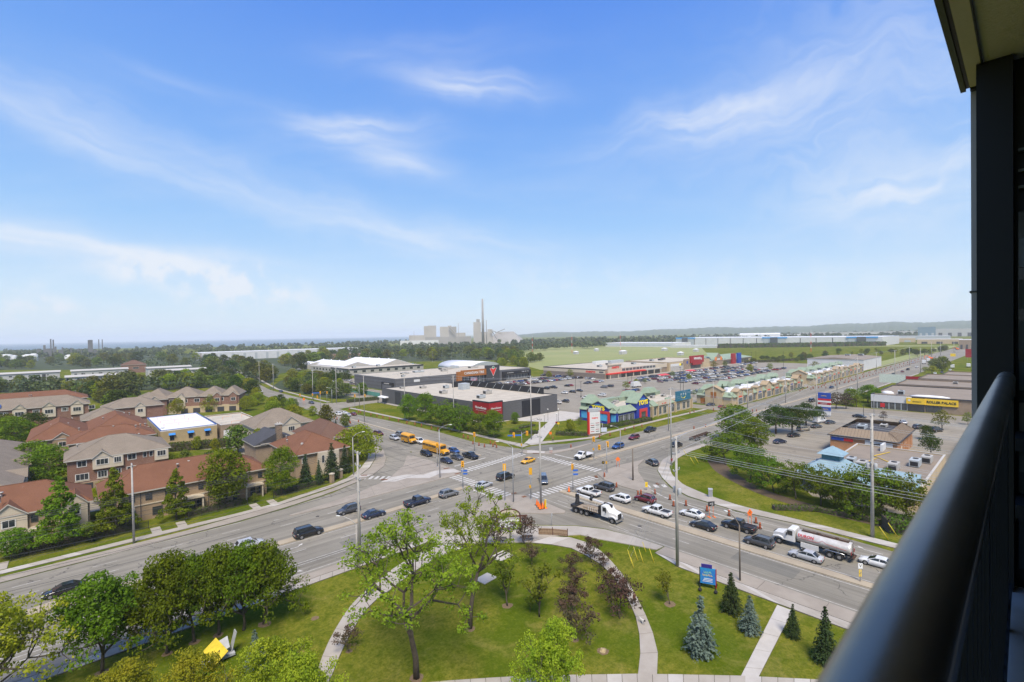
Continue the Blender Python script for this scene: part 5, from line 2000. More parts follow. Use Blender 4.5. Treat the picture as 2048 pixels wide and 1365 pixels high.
# --- low commercial yard
B = Bld('workshop','low yellow brick building with white roof and blue trim behind the hedge',22,38.6,200,238)
B.wall(5,BRICK_YEL)
B.flat(5.0,FLATW,.35,FLATW,BLUEP)
for q in (3.2,8.6,13.6):
 B.window('b',q,2.6,1.1,1.7,2,DARKCL)
 a_ = MB()
 a_.T = B.fm('b',q,3.6)
 a_.add([(-.95,.55,0),(.95,.55,0),(.95,-.05,.75),(-.95,-.05,.75),(-.95,-.05,0),(.95,-.05,0)],[(0,3,2,1),(0,4,3),(1,2,5)],0)
 link('awning',a_.mesh('awning',mat('blue_awning',(.03,.20,.56),.7,0) if 'blue_awning' not in MATS else MATS['blue_awning']),B.root)
 B.window('a',6 + q * 1.8,2.8,1.6,1.4,2,DARKCL)
for i in range(9):
 p_ = MB()
 p_.box(-.04,.04,-.04,.04,0,.9,0)
 p_.box(-.04,4.2,-.03,.03,.84,.9,0)
 link('roof_barrier',p_.mesh('roof_barrier',ORANGES),B.root,(-6 + (i % 3) * 4.4,-8 + (i // 3) * 9,5.07))
B = Bld('garage','low brown workshop with a white roller door and orange barriers on its roof',39.6,53,199,228)
B.wall(4.5,BRICK_BRN)
B.flat(4.5,FLATG,.4,BRICK_BRN)
B.panel('roller_door','b',.8,4.6,.05,2.9,SIGNWH,0,.06)
B.panel('blank_wall','b',5.4,13.3,.02,4.4,BRICK_BRN,0,.2)
for i in range(8):
 p_ = MB()
 p_.box(-.04,.04,-.04,.04,0,1,0)
 p_.box(-.04,3.2,-.03,.03,.9,.96,0)
 link('roof_barrier',p_.mesh('roof_barrier',ORANGES if i % 2 else UNITG),B.root,(-6 + (i % 4) * 3.3,-12 + (i // 4) * 14,4.57))
# --- grey sided flats among the trees
for i,(lab,x0,x1,y0,y1,H) in enumerate((('grey sided two storey apartment block at the left picture edge',-60,-7,618,640,8),('lower grey sided apartment block in front of its twin',-2.5,36,521,540,7.6),('grey sided apartment block standing behind the lower one',1,42,604,622,8.4),
                                          ('grey sided apartment block at the right end of the group',56,92,588,606,8.4),('small grey sided block in front of the right end block',66,98,545,560,7.4))):
 B = Bld('apartment_block',lab,x0,x1,y0,y1,cat='apartment building',group='grey apartment blocks in the trees')
 B.wall(H,SIDING)
 B.hip(H + .02,H + 1.1,FASCIA,.7,gable=True)
 L = B.len('b')
 for k in range(int(L / 6)):
  for z in (2.2,5.6):
   B.window('b',3 + k * 6,z,1.3 if k % 3 else 2.0,1.3,2,WINW)
 for k in range(3):
  B.panel('stair_recess','b',L * (.2 + .3 * k) - 1.2,L * (.2 + .3 * k) + 1.2,.2,6.4,DARKCL,0,.05)
 for k in range(2):
  B.window('a',5 + k * 7,5.4,1.3,1.3,2,WINW)
# --- recreation hall with white roofs
B = Bld('recreation_centre','stone walled hall with broad white gabled roofs beyond the car park',189,268,428,566)
B.wall(6,BLOCKW)
for x0,x1,y0,y1,R_ in ((4,39,-46,50,11.8),(-28,1,-30,62,10.4),(-38.5,-18,40,68,8.8)):
 B.hip(6.3,R_,FLATW,.6,(x0,x1,y0,y1),gable=True)
 mb = MB()
 mb.add([(x0,y0 - .7,6.2),(x1,y0 - .7,6.2),((x0 + x1) / 2,y0 - .7,R_ - .15),(x0,y0 - .4,6.2),(x1,y0 - .4,6.2),((x0 + x1) / 2,y0 - .4,R_ - .15)],[(0,1,2),(0,2,5,3),(2,1,4,5)],0)
 link('gable_wall',mb.mesh('gable_wall',BLOCKW),B.root)
fl = MB()
fl.box(-39,39,-68.8,-46.8,6.02,6.16)
link('roof',fl.mesh('roof',FLATG),B.root)
B.panel('dark_band','b',.02,79,5.0,6.3,DARKCL,0,.3)
for i in range(9):
 B.window('b',6 + i * 8.4,3.4,3.2,1.7,2,DARKCL)
B.panel('dark_band','a',96,137,5.0,6.3,DARKCL,0,.3)
for i in range(10):
 B.window('a',52 + i * 8.2,3.6,3.2,1.7,2,DARKCL)
B.panel('entrance_glass','a',14,34,.1,5.4,PANE2,0,.2)
for q in (13,22,35,40):
 B.panel('pier','a',q - .8,q + .8,0,6.6,BLOCKW,0,.8)
for i in range(8):
 mb = MB()
 mb.lathe([(.6,0),(.6,1.2)],8)
 link('roof_vent',mb.mesh('roof_vent',FLATW),B.root,(21.5 if i < 4 else -13.5,(-30 if i < 4 else -96) + i * 22,11.2 if i < 4 else 9.9))
B.units([(-30,-58,3,3,2),(-4,-56,3,3,2)],6.16,UNITG)
# quonset tent and the blue court screen beyond
B = Bld('sports_tent','long white arched tent roof beyond the tyre store',306,348,398,460)
mb = MB()
n = 12
mb.loft([[(x * 1.0,y,6.8 * math.sin(PI * i / n) ** .9) for i in range(n + 1) for x in [-20 * math.cos(PI * i / n)]] for y in (-31,31)],0,True)
link('tent_skin',mb.mesh('tent_skin',FLATW),B.root)
for s in (-31.05,31.05):
 mb = MB()
 mb.tri([(-20 * math.cos(PI * i / n),s,6.8 * math.sin(PI * i / n) ** .9) for i in range(n + 1)])
 link('end_wall',mb.mesh('end_wall',UNITG),B.root)
B = Bld('court_screen','blue wind screen fence of the sports courts at the wood edge',262,300,500,501,cat='fence')
B.wall(3.4,mat('screen_blue',(.10,.25,.38),.8,.1))
for i in range(9):
 p_ = MB()
 p_.tube((-19 + i * 4.7,-.6,0),(-19 + i * 4.7,-.6,4),.06,None,5)
 link('post',p_.mesh('post',DARKCL),B.root)
# --- long white sheds far behind
B = Bld('warehouse','very long white shed with grey door bays far behind the trees',160,430,930,985)
B.wall(13,WHITECL)
B.flat(13.02,FLATW,.5,WHITECL,FLATW)
for i in range(15):
 B.panel('door_bay','b',8 + i * 18,12 + i * 18,.1,11,UNITG,0,.12)
B.panel('red_corner','a',49,54.9,.1,12.4,BRICK_RED,0,.1)

# --- furniture store at the corner
B = Bld('store','dark grey furnishings store with a red sign box on its near corner',124,164.5,149.5,240)
B.wall(7.4,GREYCL)
B.flat(7.4,FLATG,.4,GREYCL,DARKCL)
for i in range(14):                                    # cladding panels of the long side
 q0 = 2 + i * 6.05
 if q0 < 80:
  B.panel('cladding_panel','a',q0,q0 + 5.95,.5,7.2,[GREYCL,GREYCL,DARKCL,GREYCL][i % 4],0,.07)
B.panel('plinth','a',.02,90.4,.02,.45,CONC2,0,.2)
B.panel('cladding_panel','b',6.2,17.9,.5,7.2,GREYCL,0,.07)
B.panel('cladding_panel','b',18.05,29.2,.3,7.2,BLKCL,0,.1)
B.panel('cladding_panel','b',29.35,40.3,.5,7.2,GREYCL,0,.07)
sg = B.panel('sign_box','a',80.6,91.2,3.3,8.3,SIGNRED,0,.72)
B.panel('sign_frame','a',80.3,91.21,8.3,8.75,SIGNBLK,-.1,.75)
B.panel('sign_box','b',-.7,6.3,3.3,8.3,SIGNRED,0,.74)
B.panel('sign_frame','b',-.72,6.6,8.3,8.76,SIGNBLK,-.1,.78)
B.panel('sign_frame','b',6.3,6.62,3.3,8.3,SIGNBLK,-.1,.78)
B.sign('a',85.8,6.0,'HomeSense',1.5,SIGNWH,.73,1.0,.01)
B.panel('underline','a',82.6,89,4.9,5.0,SIGNWH,.73,.78)
B.sign('b',2.9,6.0,'HomeSense',1.12,SIGNWH,.75,1.0,.01)
B.panel('underline','b',.4,5.6,4.9,5.0,SIGNWH,.75,.8)
for i in range(5):
 B.window('b',1.1 + i * 1.3,1.7,1.1,2.9,1,DARKCL,pane=PANE2,name='shop_window')
for i in range(6):
 B.window('a',82 + i * 1.5,1.7,1.3,2.9,1,DARKCL,pane=PANE2,name='shop_window')
B.units([(-9,-26,3.4,2.4,1.5),(3,-16,3.8,2.4,1.7),(-10,2,3.4,2.6,1.5),(4,20,2.6,2.2,1.6),(-4,30,3.2,2.2,1.2),(-12,38,2.4,2,1)],7.47)
wt = MB()
wt.box(-2.3,2.3,-2,2,0,3.2)
link('plant_box',wt.mesh('plant_box',UNITG),B.root,(7,8,7.47))
scr = MB()                                             # black roof screen along the right hand edge with its props
scr.box(18.6,19.0,-38,20,7.5,10.6,0)
scr.box(8,18.6,19.6,20,7.5,10.6,0)
link('roof_screen',scr.mesh('roof_screen',BLKCL),B.root)
for i in range(9):
 p_ = MB()
 p_.tube((18.5,-36 + i * 6.4,10.2),(16.2,-36 + i * 6.4,7.5),.07,None,5)
 link('screen_prop',p_.mesh('screen_prop',UNITG),B.root)
cn = MB()
cn.add([(-22.6,38,3.4),(-20.2,38,3.9),(-20.2,46,3.9),(-22.6,46,3.4),(-22.6,38,3.2),(-20.2,38,3.2),(-20.2,46,3.2),(-22.6,46,3.2)],[(0,1,2,3),(4,5,1,0),(5,6,2,1),(6,7,3,2),(7,4,0,3)],0)
link('entrance_canopy',cn.mesh('entrance_canopy',FLATW),B.root)
for x,y in ((-22.4,38.2),(-22.4,45.8)):
 p_ = MB()
 p_.box(x - .12,x + .12,y - .12,y + .12,0,3.2)
 link('canopy_post',p_.mesh('canopy_post',DARKCL),B.root)

# --- tyre and hardware store
B = Bld('store','long grey hardware store with an orange entrance portal and red triangle emblem',154,275,279.5,340)
B.wall(8,GREYCL2)
B.flat(8,FLATG,.3,GREYCL2,UNIT)
for i in range(6):
 B.panel('cladding_band','a',.02,60.4,.6 + i * 1.2,1.7 + i * 1.2,[GREYCL2,GREYCL][i % 2],0,.05 + .01 * (i % 2))
for i in range(6):
 B.panel('cladding_band','b',.02,45,.6 + i * 1.2,1.7 + i * 1.2,[GREYCL2,GREYCL][i % 2],0,.05 + .01 * (i % 2))
B.panel('service_portal','a',43.5,58.5,.1,5.6,BLKCL,0,1.2)
B.panel('service_door','a',45,57,.1,3.9,GREYCL2,1.2,1.25)
B.sign('a',51,4.9,'~12',.95,SIGNWH,1.2,1.15,.02)
B.panel('small_sign','b',13.5,18,5.2,6.8,SIGNWH,.06,.15)
B.panel('portal_leg','b',47.8,51.6,.05,9.6,WOODP,0,2.0)
B.panel('portal_lintel','b',51.6,73.9,6.0,10.4,WOODP,0,2.0)
B.sign('b',62.6,8.2,'CANADIAN TIRE',2.55,SIGNWH,2.0,.95,.05)
for i in range(6):
 B.window('b',53 + i * 3.6,3.4,3.3,5.0,2,SIGNWH,pane=PANE2,rows=3,name='shop_window')
sc = B.panel('video_screen','b',59.5,66.5,1.6,5.4,SIGNBLK,.3,.8)
B.panel('screen_picture','b',60,66,2.3,5.1,mat('screen_image',(.42,.50,.58),.5,.3,.35,(.40,.05,.07)),.8,.83)
B.panel('emblem_tower','b',73.9,86.4,1.2,12.6,DARKCL,0,2.6)
tr = MB()
tr.T = B.fm('b',80.1,8.0,2.6)
tr.add([(-3.0,2.3,.1),(3.0,2.3,.1),(0,-3.1,.1),(-3.0,2.3,0),(3.0,2.3,0),(0,-3.1,0)],[(0,2,1),(0,3,5,2),(1,2,5,4),(0,1,4,3)],0)
link('triangle_emblem',tr.mesh('triangle_emblem',CTRED),B.root)
for a,b in (((-3.3,2.5),(3.3,2.5)),((3.3,2.5),(0,-3.5)),((0,-3.5),(-3.3,2.5))):
 e_ = MB()
 e_.T = tr.T
 e_.tube((a[0],a[1],.06),(b[0],b[1],.06),.12,None,4)
 link('emblem_edge',e_.mesh('emblem_edge',SIGNWH),B.root)
lf = MB()
lf.T = tr.T
pts = [(0,1.2),(.16,.75),(.5,.85),(.42,.45),(1.0,.55),(.75,.1),(.95,-.05),(.35,-.35),(.42,-.6),(.06,-.5),(.06,-.95),(-.06,-.95),(-.06,-.5),(-.42,-.6),(-.35,-.35),(-.95,-.05),(-.75,.1),(-1.0,.55),(-.42,.45),(-.5,.85),(-.16,.75)]
lf.add([(x * 1.05,y * 1.05 + 2.9,.16) for x,y in pts] + [(x * 1.05,y * 1.05 + 2.9,.05) for x,y in pts],[tuple(range(len(pts)))] + [(i,(i + 1) % len(pts),len(pts) + (i + 1) % len(pts),len(pts) + i) for i in range(len(pts))],0)
link('maple_leaf_emblem',lf.mesh('maple_leaf_emblem',CTGREEN),B.root)
ds = MB()
ds.T = tr.T
ds.tube((0,2.9,.02),(0,2.9,.12),1.25,None,16)
link('emblem_disc',ds.mesh('emblem_disc',SIGNWH),B.root)
B.sign('b',80.1,3.4,'~3',.8,SIGNWH,2.6,1,.03)
B.panel('sports_portal','b',91,120.8,4.4,7.0,BLKCL,0,1.6)
B.panel('portal_leg','b',91,93.8,.1,4.4,BLKCL,0,1.6)
B.panel('portal_leg','b',118.8,120.8,.1,4.4,BLKCL,0,1.6)
B.sign('b',98.5,5.8,'~12',.95,SIGNWH,1.6,1.1,.02)
B.sign('b',114.6,6.0,'~9',1.1,SIGNWH,1.6,1.5,.02)
for i in range(7):
 B.window('b',96.4 + i * 3.3,2.4,3.0,3.2,2,SIGNWH,pane=PANE2,name='shop_window')
B.units([(-20,8,8,4,1.2),(-34,4,6,3,1),(10,16,10,5,1.6),(-48,-18,2,2,1.4),(-2,0,5,3,1),(34,10,8,4,1.4),(20,22,12,6,2),(46,0,4,3,1)],8.06)
B.vents(8,8.06,4)
gc = Bld('garden_compound','green mesh garden compound against the grey hardware store',134,150,262,312,cat='fence')
for q in range(9):
 p_ = MB()
 p_.tube((-8,-25 + q * 6.2,0),(-8,-25 + q * 6.2,3),.06,None,5)
 link('post',p_.mesh('post',DARKCL),gc.root)
 if q < 8:
  p_ = MB()
  p_.box(-8.03,-7.97,-24.9 + q * 6.2,-18.9 + q * 6.2,.3 if q % 3 else .2,2.6)
  link('mesh_panel',p_.mesh('mesh_panel',mat('green_mesh',(.10,.30,.24),.8,.15,2) if 'green_mesh' not in MATS else MATS['green_mesh']),gc.root)

# --- grocery and clothing stores along the far side of the car park
B = Bld('store','cream and grey grocery store with red lettering across the car park',301,392,224,289)
B.wall(7,BRICK_BRN)
B.flat(7,FLATG,.3,DARKCL,DARKCL)
B.panel('cream_band','a',.02,64.98,4.0,6.5,STUCCO,0,.1)
B.panel('brown_cap','a',.02,65.02,6.55,7.0,DARKCL,0,.15)
for i in range(8):
 B.panel('block_panel','a',.1 + i * 8.1,8.05 + i * 8.1,.1,3.9,mat('taupe_block',(.20,.165,.14),.9,.08) if 'taupe_block' not in MATS else MATS['taupe_block'],0,.07)
B.sign('a',51,5.3,'metro',3.0,CTRED,.1,1.25,.1,.22)
B.panel('flyer_sign','a',59.5,63.5,4.6,5.8,GREYCL,.1,.16)
tw = MB()
tw.T = B.fm('b',0)
tw.box(3,19.8,0,10.2,0,.9)
tw.box(2.4,20.4,10.2,11.0,-.4,1.4)
link('entrance_tower',tw.mesh('entrance_tower',STUCCO),B.root)
B.sign('b',12,8.6,'metro',3.0,CTRED,.9,1.25,.1,.22)
B.panel('cream_fascia','b',19.8,90,4.2,7.6,STUCCO,0,.5)
for i in range(10):
 B.window('b',23.6 + i * 5.0,6.0,4.4,1.9,4,SIGNWH,off=.5,name='clerestory_window')
B.panel('red_canopy','b',.2,52,3.5,4.3,CTRED,.5,3.2)
B.panel('grey_canopy','b',52.2,78,3.5,4.3,UNIT,.5,2.6)
for i in range(14):
 B.window('b',5 + i * 5.4,1.75,5.0,3.2,3,DARKCL,pane=PANE2,name='shop_window')
for i in range(8):
 p_ = MB()
 p_.T = B.fm('b',3 + i * 10.4)
 p_.box(-.3,.3,0,3.5,2.3,2.9)
 link('canopy_column',p_.mesh('canopy_column',STUCCO),B.root)
B.units([(-20,-8,4,3,1.6),(-8,-16,4,3,1.8),(6,2,5,3,1.6),(24,-12,4,3,1.5)],7.1)
big = MB()
big.box(-9,9,-2,2,0,2.8)
link('plant_room',big.mesh('plant_room',SIGNWH),B.root,(10,14,7.1))
big = MB()
big.box(-10,10,-2,2,0,2.6)
link('plant_room',big.mesh('plant_room',UNITG),B.root,(31,12,7.1))
B = Bld('store','tan store with a big red entrance sign in the far shopping row',392.2,470,222,268)
B.wall(7.6,STUCCO2)
B.flat(7.6,FLATG,.5,STUCCO2,DARKCL)
B.panel('banner_band','b',2,24,4.2,6.4,SIGNWH,0,.2)
B.panel('yellow_banner','b',17.5,20.6,4.3,6.3,TOYYEL,.2,.25)
B.panel('dark_banner','b',20.6,23.4,4.3,6.3,DARKCL,.2,.25)
B.panel('grey_wall','b',2,25,.1,4.1,UNIT,0,.15)
B.panel('brick_pier','b',25,36,.1,9.6,BRICK_BRN,0,.6)
B.panel('blue_sign','b',30,32.4,5.4,7.6,BLUESIGN,.6,.75)
B.panel('red_front','b',36,62,5.6,12.2,SIGNRED,0,1.8)
B.panel('red_front','b',40,58,3.6,5.6,SIGNRED,0,1.8)
B.sign('b',48.5,9.4,'WINNERS',3.0,SIGNWH,1.8,1.05,.1)
B.sign('b',56.8,8.9,'&',3.0,SIGNWH,1.8,1,.05)
for i in range(6):
 B.window('b',40 + i * 3.4,1.8,3.0,3.2,2,DARKCL,pane=PANE2,name='shop_window')
B.units([(-20,6,4,3,1.6),(-8,4,4,3,1.6),(4,8,4,3,1.6)],7.7,GREYCL)
B = Bld('store','green roofed shop row at the far end with a grey gable and orange signs',470.3,570,221,252)
B.wall(5.5,STUCCO2)
B.hip(5.52,9.4,GREENR,.8)
B.bay('b',14,20,0,6.5,BRICK_BRN,1.2,6.4,GREENR)
for q in (8,20):
 B.panel('orange_sign','b',q - 2,q + 2,5.6,9,ORANGES,1.3,1.5)
B.panel('white_sign','b',11,17.5,6,7.4,SIGNWH,1.3,1.5)
for q,m in ((50,SIGNRED),(64,BLUESIGN)):
 t_ = MB()
 t_.T = B.fm('b',q)
 t_.box(-4,4,0,11,0,2)
 link('sign_tower',t_.mesh('sign_tower',m),B.root)
for i in range(14):
 B.window('b',30 + i * 4.6,2.2,4,3.4,2,DARKCL,pane=PANE2,name='shop_window')

# --- corner toy shop in the near green roofed row
B = Bld('toy_store','blue toy store with green metal roofs and yellow lettering at the plaza corner',155,178.4,110,128.5)
B.wall(4.6,TOYBLUE)
fl = MB()
fl.box(-8,11.6,-5.6,6.6,4.6,5.3)
link('roof',fl.mesh('roof',FLATG),B.root)


def skirt(B,face,q0,q1,z0,z1,back,m=GREENR,over=.7):
 """sloping metal roof skirt along one face with raised seams"""
 mb = MB()
 mb.T = B.fm(face,0)
 mb.add([(q0,z0,over),(q1,z0,over),(q1,z1,-back),(q0,z1,-back),(q0,z0 - .2,over),(q1,z0 - .2,over),(q1,z0 - .2,-back),(q0,z0 - .2,-back)],[(0,1,2,3),(4,5,1,0),(5,6,2,1),(7,4,0,3),(3,2,6,7)],0)
 n = int((q1 - q0) / .8)
 for i in range(n + 1):
  q = q0 + (q1 - q0) * i / n
  mb.tube((q,z0 + .02,over),(q,z1 + .02,-back),.035,None,3)
 return link('roof_skirt',mb.mesh('roof_skirt',m),B.root)


def gable_front(B,face,q,w,H,ridge,m,proj=.5,depth=5,roofm=GREENR,name='gable_front',trim=GREENR):
 mb = MB()
 mb.T = B.fm(face,q)
 mb.add([(-w / 2,0,proj),(w / 2,0,proj),(w / 2,H,proj),(0,ridge,proj),(-w / 2,H,proj),(-w / 2,0,-depth),(w / 2,0,-depth),(w / 2,H,-depth),(0,ridge,-depth),(-w / 2,H,-depth)],
           [(0,1,2,3,4),(1,6,7,2),(5,0,4,9),(6,5,9,8,7)],0)
 e = .35
 for s in (-1,1):
  a = [(s * (w / 2 + e),H - e * (ridge - H) / (w / 2),proj + e),(0,ridge,proj + e),(0,ridge,-depth - .2),(s * (w / 2 + e),H - e * (ridge - H) / (w / 2),-depth - .2)]
  up = [(x,y + .25,z) for x,y,z in a]
  mb.add(a + up,[(4,5,6,7),(0,1,5,4),(1,2,6,5),(2,3,7,6),(3,0,4,7),(3,2,1,0)],1)
 return link(name,mb.mesh(name,[m,trim]),B.root)


skirt(B,'a',.2,18.2,4.7,6.6,2.2)
skirt(B,'b',.3,12.6,4.7,6.6,2.2)
skirt(B,'b',22.4,23.3,4.7,6.4,2.2)
gable_front(B,'a',10.2,9.6,6.2,8.6,TOYBLUE,.6,4.5)
gable_front(B,'b',17.2,9.4,7.2,10.6,TOYBLUE,.6,4.5)
B.sign('a',10.0,5.9,'TOYS',2.3,TOYYEL,.62,1.1,.12)
B.sign('b',17.2,7.0,'TOYS',2.5,TOYYEL,.62,1.1,.12)
B.sign('a',10.0,7.25,'~10',.55,TOYSKY,.62,1.2,.02)
B.sign('b',17.2,8.55,'~10',.62,TOYSKY,.62,1.2,.02)
B.panel('red_portal','a',9.6,15.6,3.9,4.9,TOYRED,.6,.9)
B.panel('red_portal','a',14.6,15.6,.1,3.9,TOYRED,.6,.9)
B.panel('red_portal','b',14.4,20.0,3.4,4.6,TOYRED,.6,.9)
B.panel('red_portal','b',14.4,15.5,.1,3.4,TOYRED,.6,.9)
B.panel('red_portal','b',18.9,20.0,.1,3.4,TOYRED,.6,.9)
B.panel('shop_door','b',15.5,18.9,.1,3.4,PANE2,.6,.7)
for q0,q1 in ((1,5.2),(6,9.4),(10,14.4),(15.8,18)):
 B.panel('window_graphic','a',q0,q1,1.1,3.8,TOYSKY,.62 if 5.4 < q0 < 15 else .05,.72 if 5.4 < q0 < 15 else .15)
for i in range(3):
 B.window('b',2.6 + i * 3.6,2.1,3.2,2.8,3,SIGNWH,pane=PANE2,name='shop_window')
B.units([(-1,1,1.8,1.4,1.1),(3,3,1.8,1.4,1.1),(7,4.4,2,1.6,1.2)],5.3)
bk = MB()
bk.box(-11,11.6,6.6,9.2,4.6,7.2,0)
bk.add([(-11.6,9.4,7.2),(-4,9.4,7.2),(-7.8,7.6,10.4),(-11.6,3.0,7.2),(-4,3.0,7.2),(-7.8,4.6,10.4)],[(0,1,2),(3,5,4),(0,2,5,3),(1,4,5,2)],0)
link('back_roof',bk.mesh('back_roof',GREENR),B.root)
# --- its neighbours in the same row
B = Bld('shop_row','buff shop row with green roof edges and a teal sign beside the toy store',178.8,213,109.5,128)
B.wall(4.8,STUCCO2)
fl = MB()
fl.box(-17,17,-6,7,4.8,5.2)
link('roof',fl.mesh('roof',FLATG),B.root)
bk = MB()
bk.box(-17,17,6.8,9.4,4.8,7.0,0)
for x in (-9,8):
 bk.add([(x - 4,9.6,7),(x + 4,9.6,7),(x + 2.4,9,9.2),(x - 2.4,9,9.2),(x - 4,5,7),(x + 4,5,7),(x + 2.4,6,9.2),(x - 2.4,6,9.2)],[(0,1,2,3),(5,4,7,6),(3,2,6,7),(0,3,7,4),(1,5,6,2)],0)
link('back_roof',bk.mesh('back_roof',GREENR),B.root)
skirt(B,'b',.2,4.4,4.7,6.6,2.2)
skirt(B,'b',14.2,17.6,4.7,6.6,2.2)
skirt(B,'A',0,6,4.7,6.6,2.2)
B.panel('teal_sign','b',19,32,4.6,9.0,TEALS,.2,.7)
B.sign('b',25.5,7.5,'~5',1.5,SIGNWH,.7,1.2,.03)
sm = MB()
sm.T = B.fm('b',25.5,5.9,.72)
sm.path([(-2.2,.5,0),(-1,-.2,0),(.4,-.3,0),(2,.5,0)],[.06,.16,.16,.05],5)
link('smile_emblem',sm.mesh('smile_emblem',TOYYEL),B.root)
B.panel('cream_parapet','b',4.6,14,4.4,6.4,STUCCO,.1,.5)
B.sign('b',9.2,5.1,'~8',.75,CTRED,.5,1.1,.03)
for q in (2.2,6.4,10.4,17.2,22,27,31):
 B.window('b',q,2.1,2.6,3.0,2,SIGNWH,pane=PANE2,name='shop_window')
for q in (.3,4.4,13.8,18.9,33.9):
 B.panel('pier','b',q - .4,q + .4,0,4.7,STUCCO2,.05,.6)
B.units([(-8,0,2,1.6,1.2),(2,2,2,1.6,1.2),(10,1,2.2,1.6,1.2)],5.2)


def arcade(label,x0,x1,y0,y1,seed,name='shop_row'):
 R = random.Random(seed)
 B = Bld(name,label,x0,x1,y0,y1)
 B.wall(4.8,STUCCO2)
 fl = MB()
 fl.box(-B.w + 2,B.w - 2,-B.d + 2.4,B.d - 3,4.8,5.3)
 link('roof',fl.mesh('roof',FLATW),B.root)
 L = B.len('b')
 bk = MB()
 bk.box(-B.w + .2,B.w - .2,B.d - 3,B.d - .4,4.8,6.9,0)
 k = int(L / 17)
 for i in range(k):
  x = -B.w + L * (i + .5) / k
  if i % 3 == 1:
   bk.add([(x - 4,B.d,6.9),(x + 4,B.d,6.9),(x,B.d,9.2),(x - 4,B.d - 5,6.9),(x + 4,B.d - 5,6.9),(x,B.d - 5,9.2)],[(0,1,2),(4,3,5),(0,2,5,3),(1,4,5,2)],0)
  else:
   bk.add([(x - 4.6,B.d,6.9),(x + 4.6,B.d,6.9),(x + 2.4,B.d - 1,8.8),(x - 2.4,B.d - 1,8.8),(x - 4.6,B.d - 5,6.9),(x + 4.6,B.d - 5,6.9),(x + 2.4,B.d - 4,8.8),(x - 2.4,B.d - 4,8.8)],[(0,1,2,3),(5,4,7,6),(3,2,6,7),(0,3,7,4),(1,5,6,2)],0)
 link('back_roof',bk.mesh('back_roof',GREENR),B.root)
 q = 4.5
 i = 0
 while q < L - 4:
  w_ = R.uniform(6.5,8)
  hh = R.uniform(5.8,7)
  gable_front(B,'b',q + w_ / 2,w_,hh,hh + R.choice((.35,.5,1.1,1.7)),[STUCCO2,BUFF2][i % 3 == 1],.5,2.6,trim=BUFF2)
  B.window('b',q + w_ / 2,1.9,w_ * .7,2.8,3,SIGNWH,off=.5,pane=PANE2,name='shop_window')
  for dx in (-.9,.9):
   B.window('b',q + w_ / 2 + dx,5.6,.6,1.2,1,WINW,off=.5)
  B.panel('shop_sign','b',q + w_ * .25,q + w_ * .75,3.75,4.3,[CTRED,SIGNWH,BLUESIGN,CTRED][i % 4],.5,.6)
  q += w_
  g_ = R.uniform(3.4,5)
  if q + g_ < L - 1:
   skirt(B,'b',q + .1,q + g_ - .1,4.3,6.4,1.8)
   B.window('b',q + g_ / 2,1.9,g_ * .7,2.8,2,SIGNWH,pane=PANE2,name='shop_window')
  q += g_
  i += 1
 skirt(B,'b',.1,4.3,4.3,6.4,1.8)
 gable_front(B,'a',B.d,8.4,7,9,STUCCO2,.5,2.6,trim=BUFF2)
 skirt(B,'a',.2,B.d - 4.5,4.3,6.4,1.8)
 skirt(B,'a',B.d + 4.5,2 * B.d - .2,4.3,6.4,1.8)
 B.panel('wood_door','a',2,6,.1,3.0,WOODP,0,.1)
 B.panel('wood_door','a',B.d - 1.4,B.d + 1.4,3.4,6.2,WOODP,.5,.55)
 for i in range(int(L / 7)):
  mb = MB()
  mb.box(-1.1,1.1,-.8,.8,0,1.2)
  link('rooftop_unit',mb.mesh('rooftop_unit',[UNIT,UNITG,FLATW][i % 3]),B.root,(-B.w + 5 + i * 7,R.uniform(-2,3),5.3))
 return B


arcade('long buff shop row with stepped gables and green roofs, nearest the driveway spruce',229,331,97.5,115,3)
arcade('second buff shop row with green roofs further along the avenue',349,474,97,114,5)
B = Bld('warehouse','low tan walled shed with brown roof at the far end of the shop rows',492,560,100,142)
B.wall(9,WHITECL)
B.hip(9.02,10.4,FLATD,.3,gable=True)
B.units([(10,0,4,4,1.5),(20,-8,4,4,1.5)],10,UNITG)

# --- roller rink and the plaza behind it
B = Bld('roller_rink','low brown roller rink with a yellow fascia sign across its parking lot',264,312,-24,51)
B.wall(5.9,BRICK_BRN)
B.flat(5.9,FLATD,.4,DARKCL,DARKCL)
B.panel('white_fascia','a',.02,14.2,3.2,6.2,WHITECL,0,.3)
for i in range(6):
 B.window('a',1.2 + i * 2.1,1.6,1.9,2.9,1,UNITG,pane=PANE2,name='shop_window')
B.panel('poster','a',3.4,5.0,.8,2.6,REDP,.08,.12)
B.panel('yellow_sign','a',12.5,18.6,3.3,5.7,YELSIGN,.31,1.0)
B.panel('yellow_sign','a',18.6,28.9,3.2,5.8,YELSIGN,.05,.6)
B.sign('a',23.7,4.5,'ROLLER PALACE',1.36,SIGNBLK,.6,.92,.03)
B.sign('a',16.0,4.4,"Scooter's",.85,SIGNBLK,1.0,.9,-.005,.2)
sk = MB()
sk.T = B.fm('a',13.5,4.7,1.0)
sk.tube((0,.1,0),(0,.1,.05),.45,None,10)
link('skate_emblem',sk.mesh('skate_emblem',SIGNWH),B.root)
B.panel('dark_cap','a',14.3,74.9,5.92,6.3,DARKCL,0,.35)
B.panel('entrance','a',13,18.4,.05,3.1,PANE,0,.2)
for i in range(2):
 B.window('a',20 + i * 2.6,1.7,2.4,2.4,2,DARKCL,pane=PANE2,name='shop_window')
for i in range(4):
 B.panel('block_panel','a',24 + i * 12.4,36.3 + i * 12.4,.05,3.1,BRICK_BRN,0,.08)
tarp = MB()
tarp.ball((0,0,0),(1.4,7,.8),9,5)
link('white_cover',tarp.mesh('white_cover',FLATW),B.root,(-20,18,6.1))
tarp = MB()
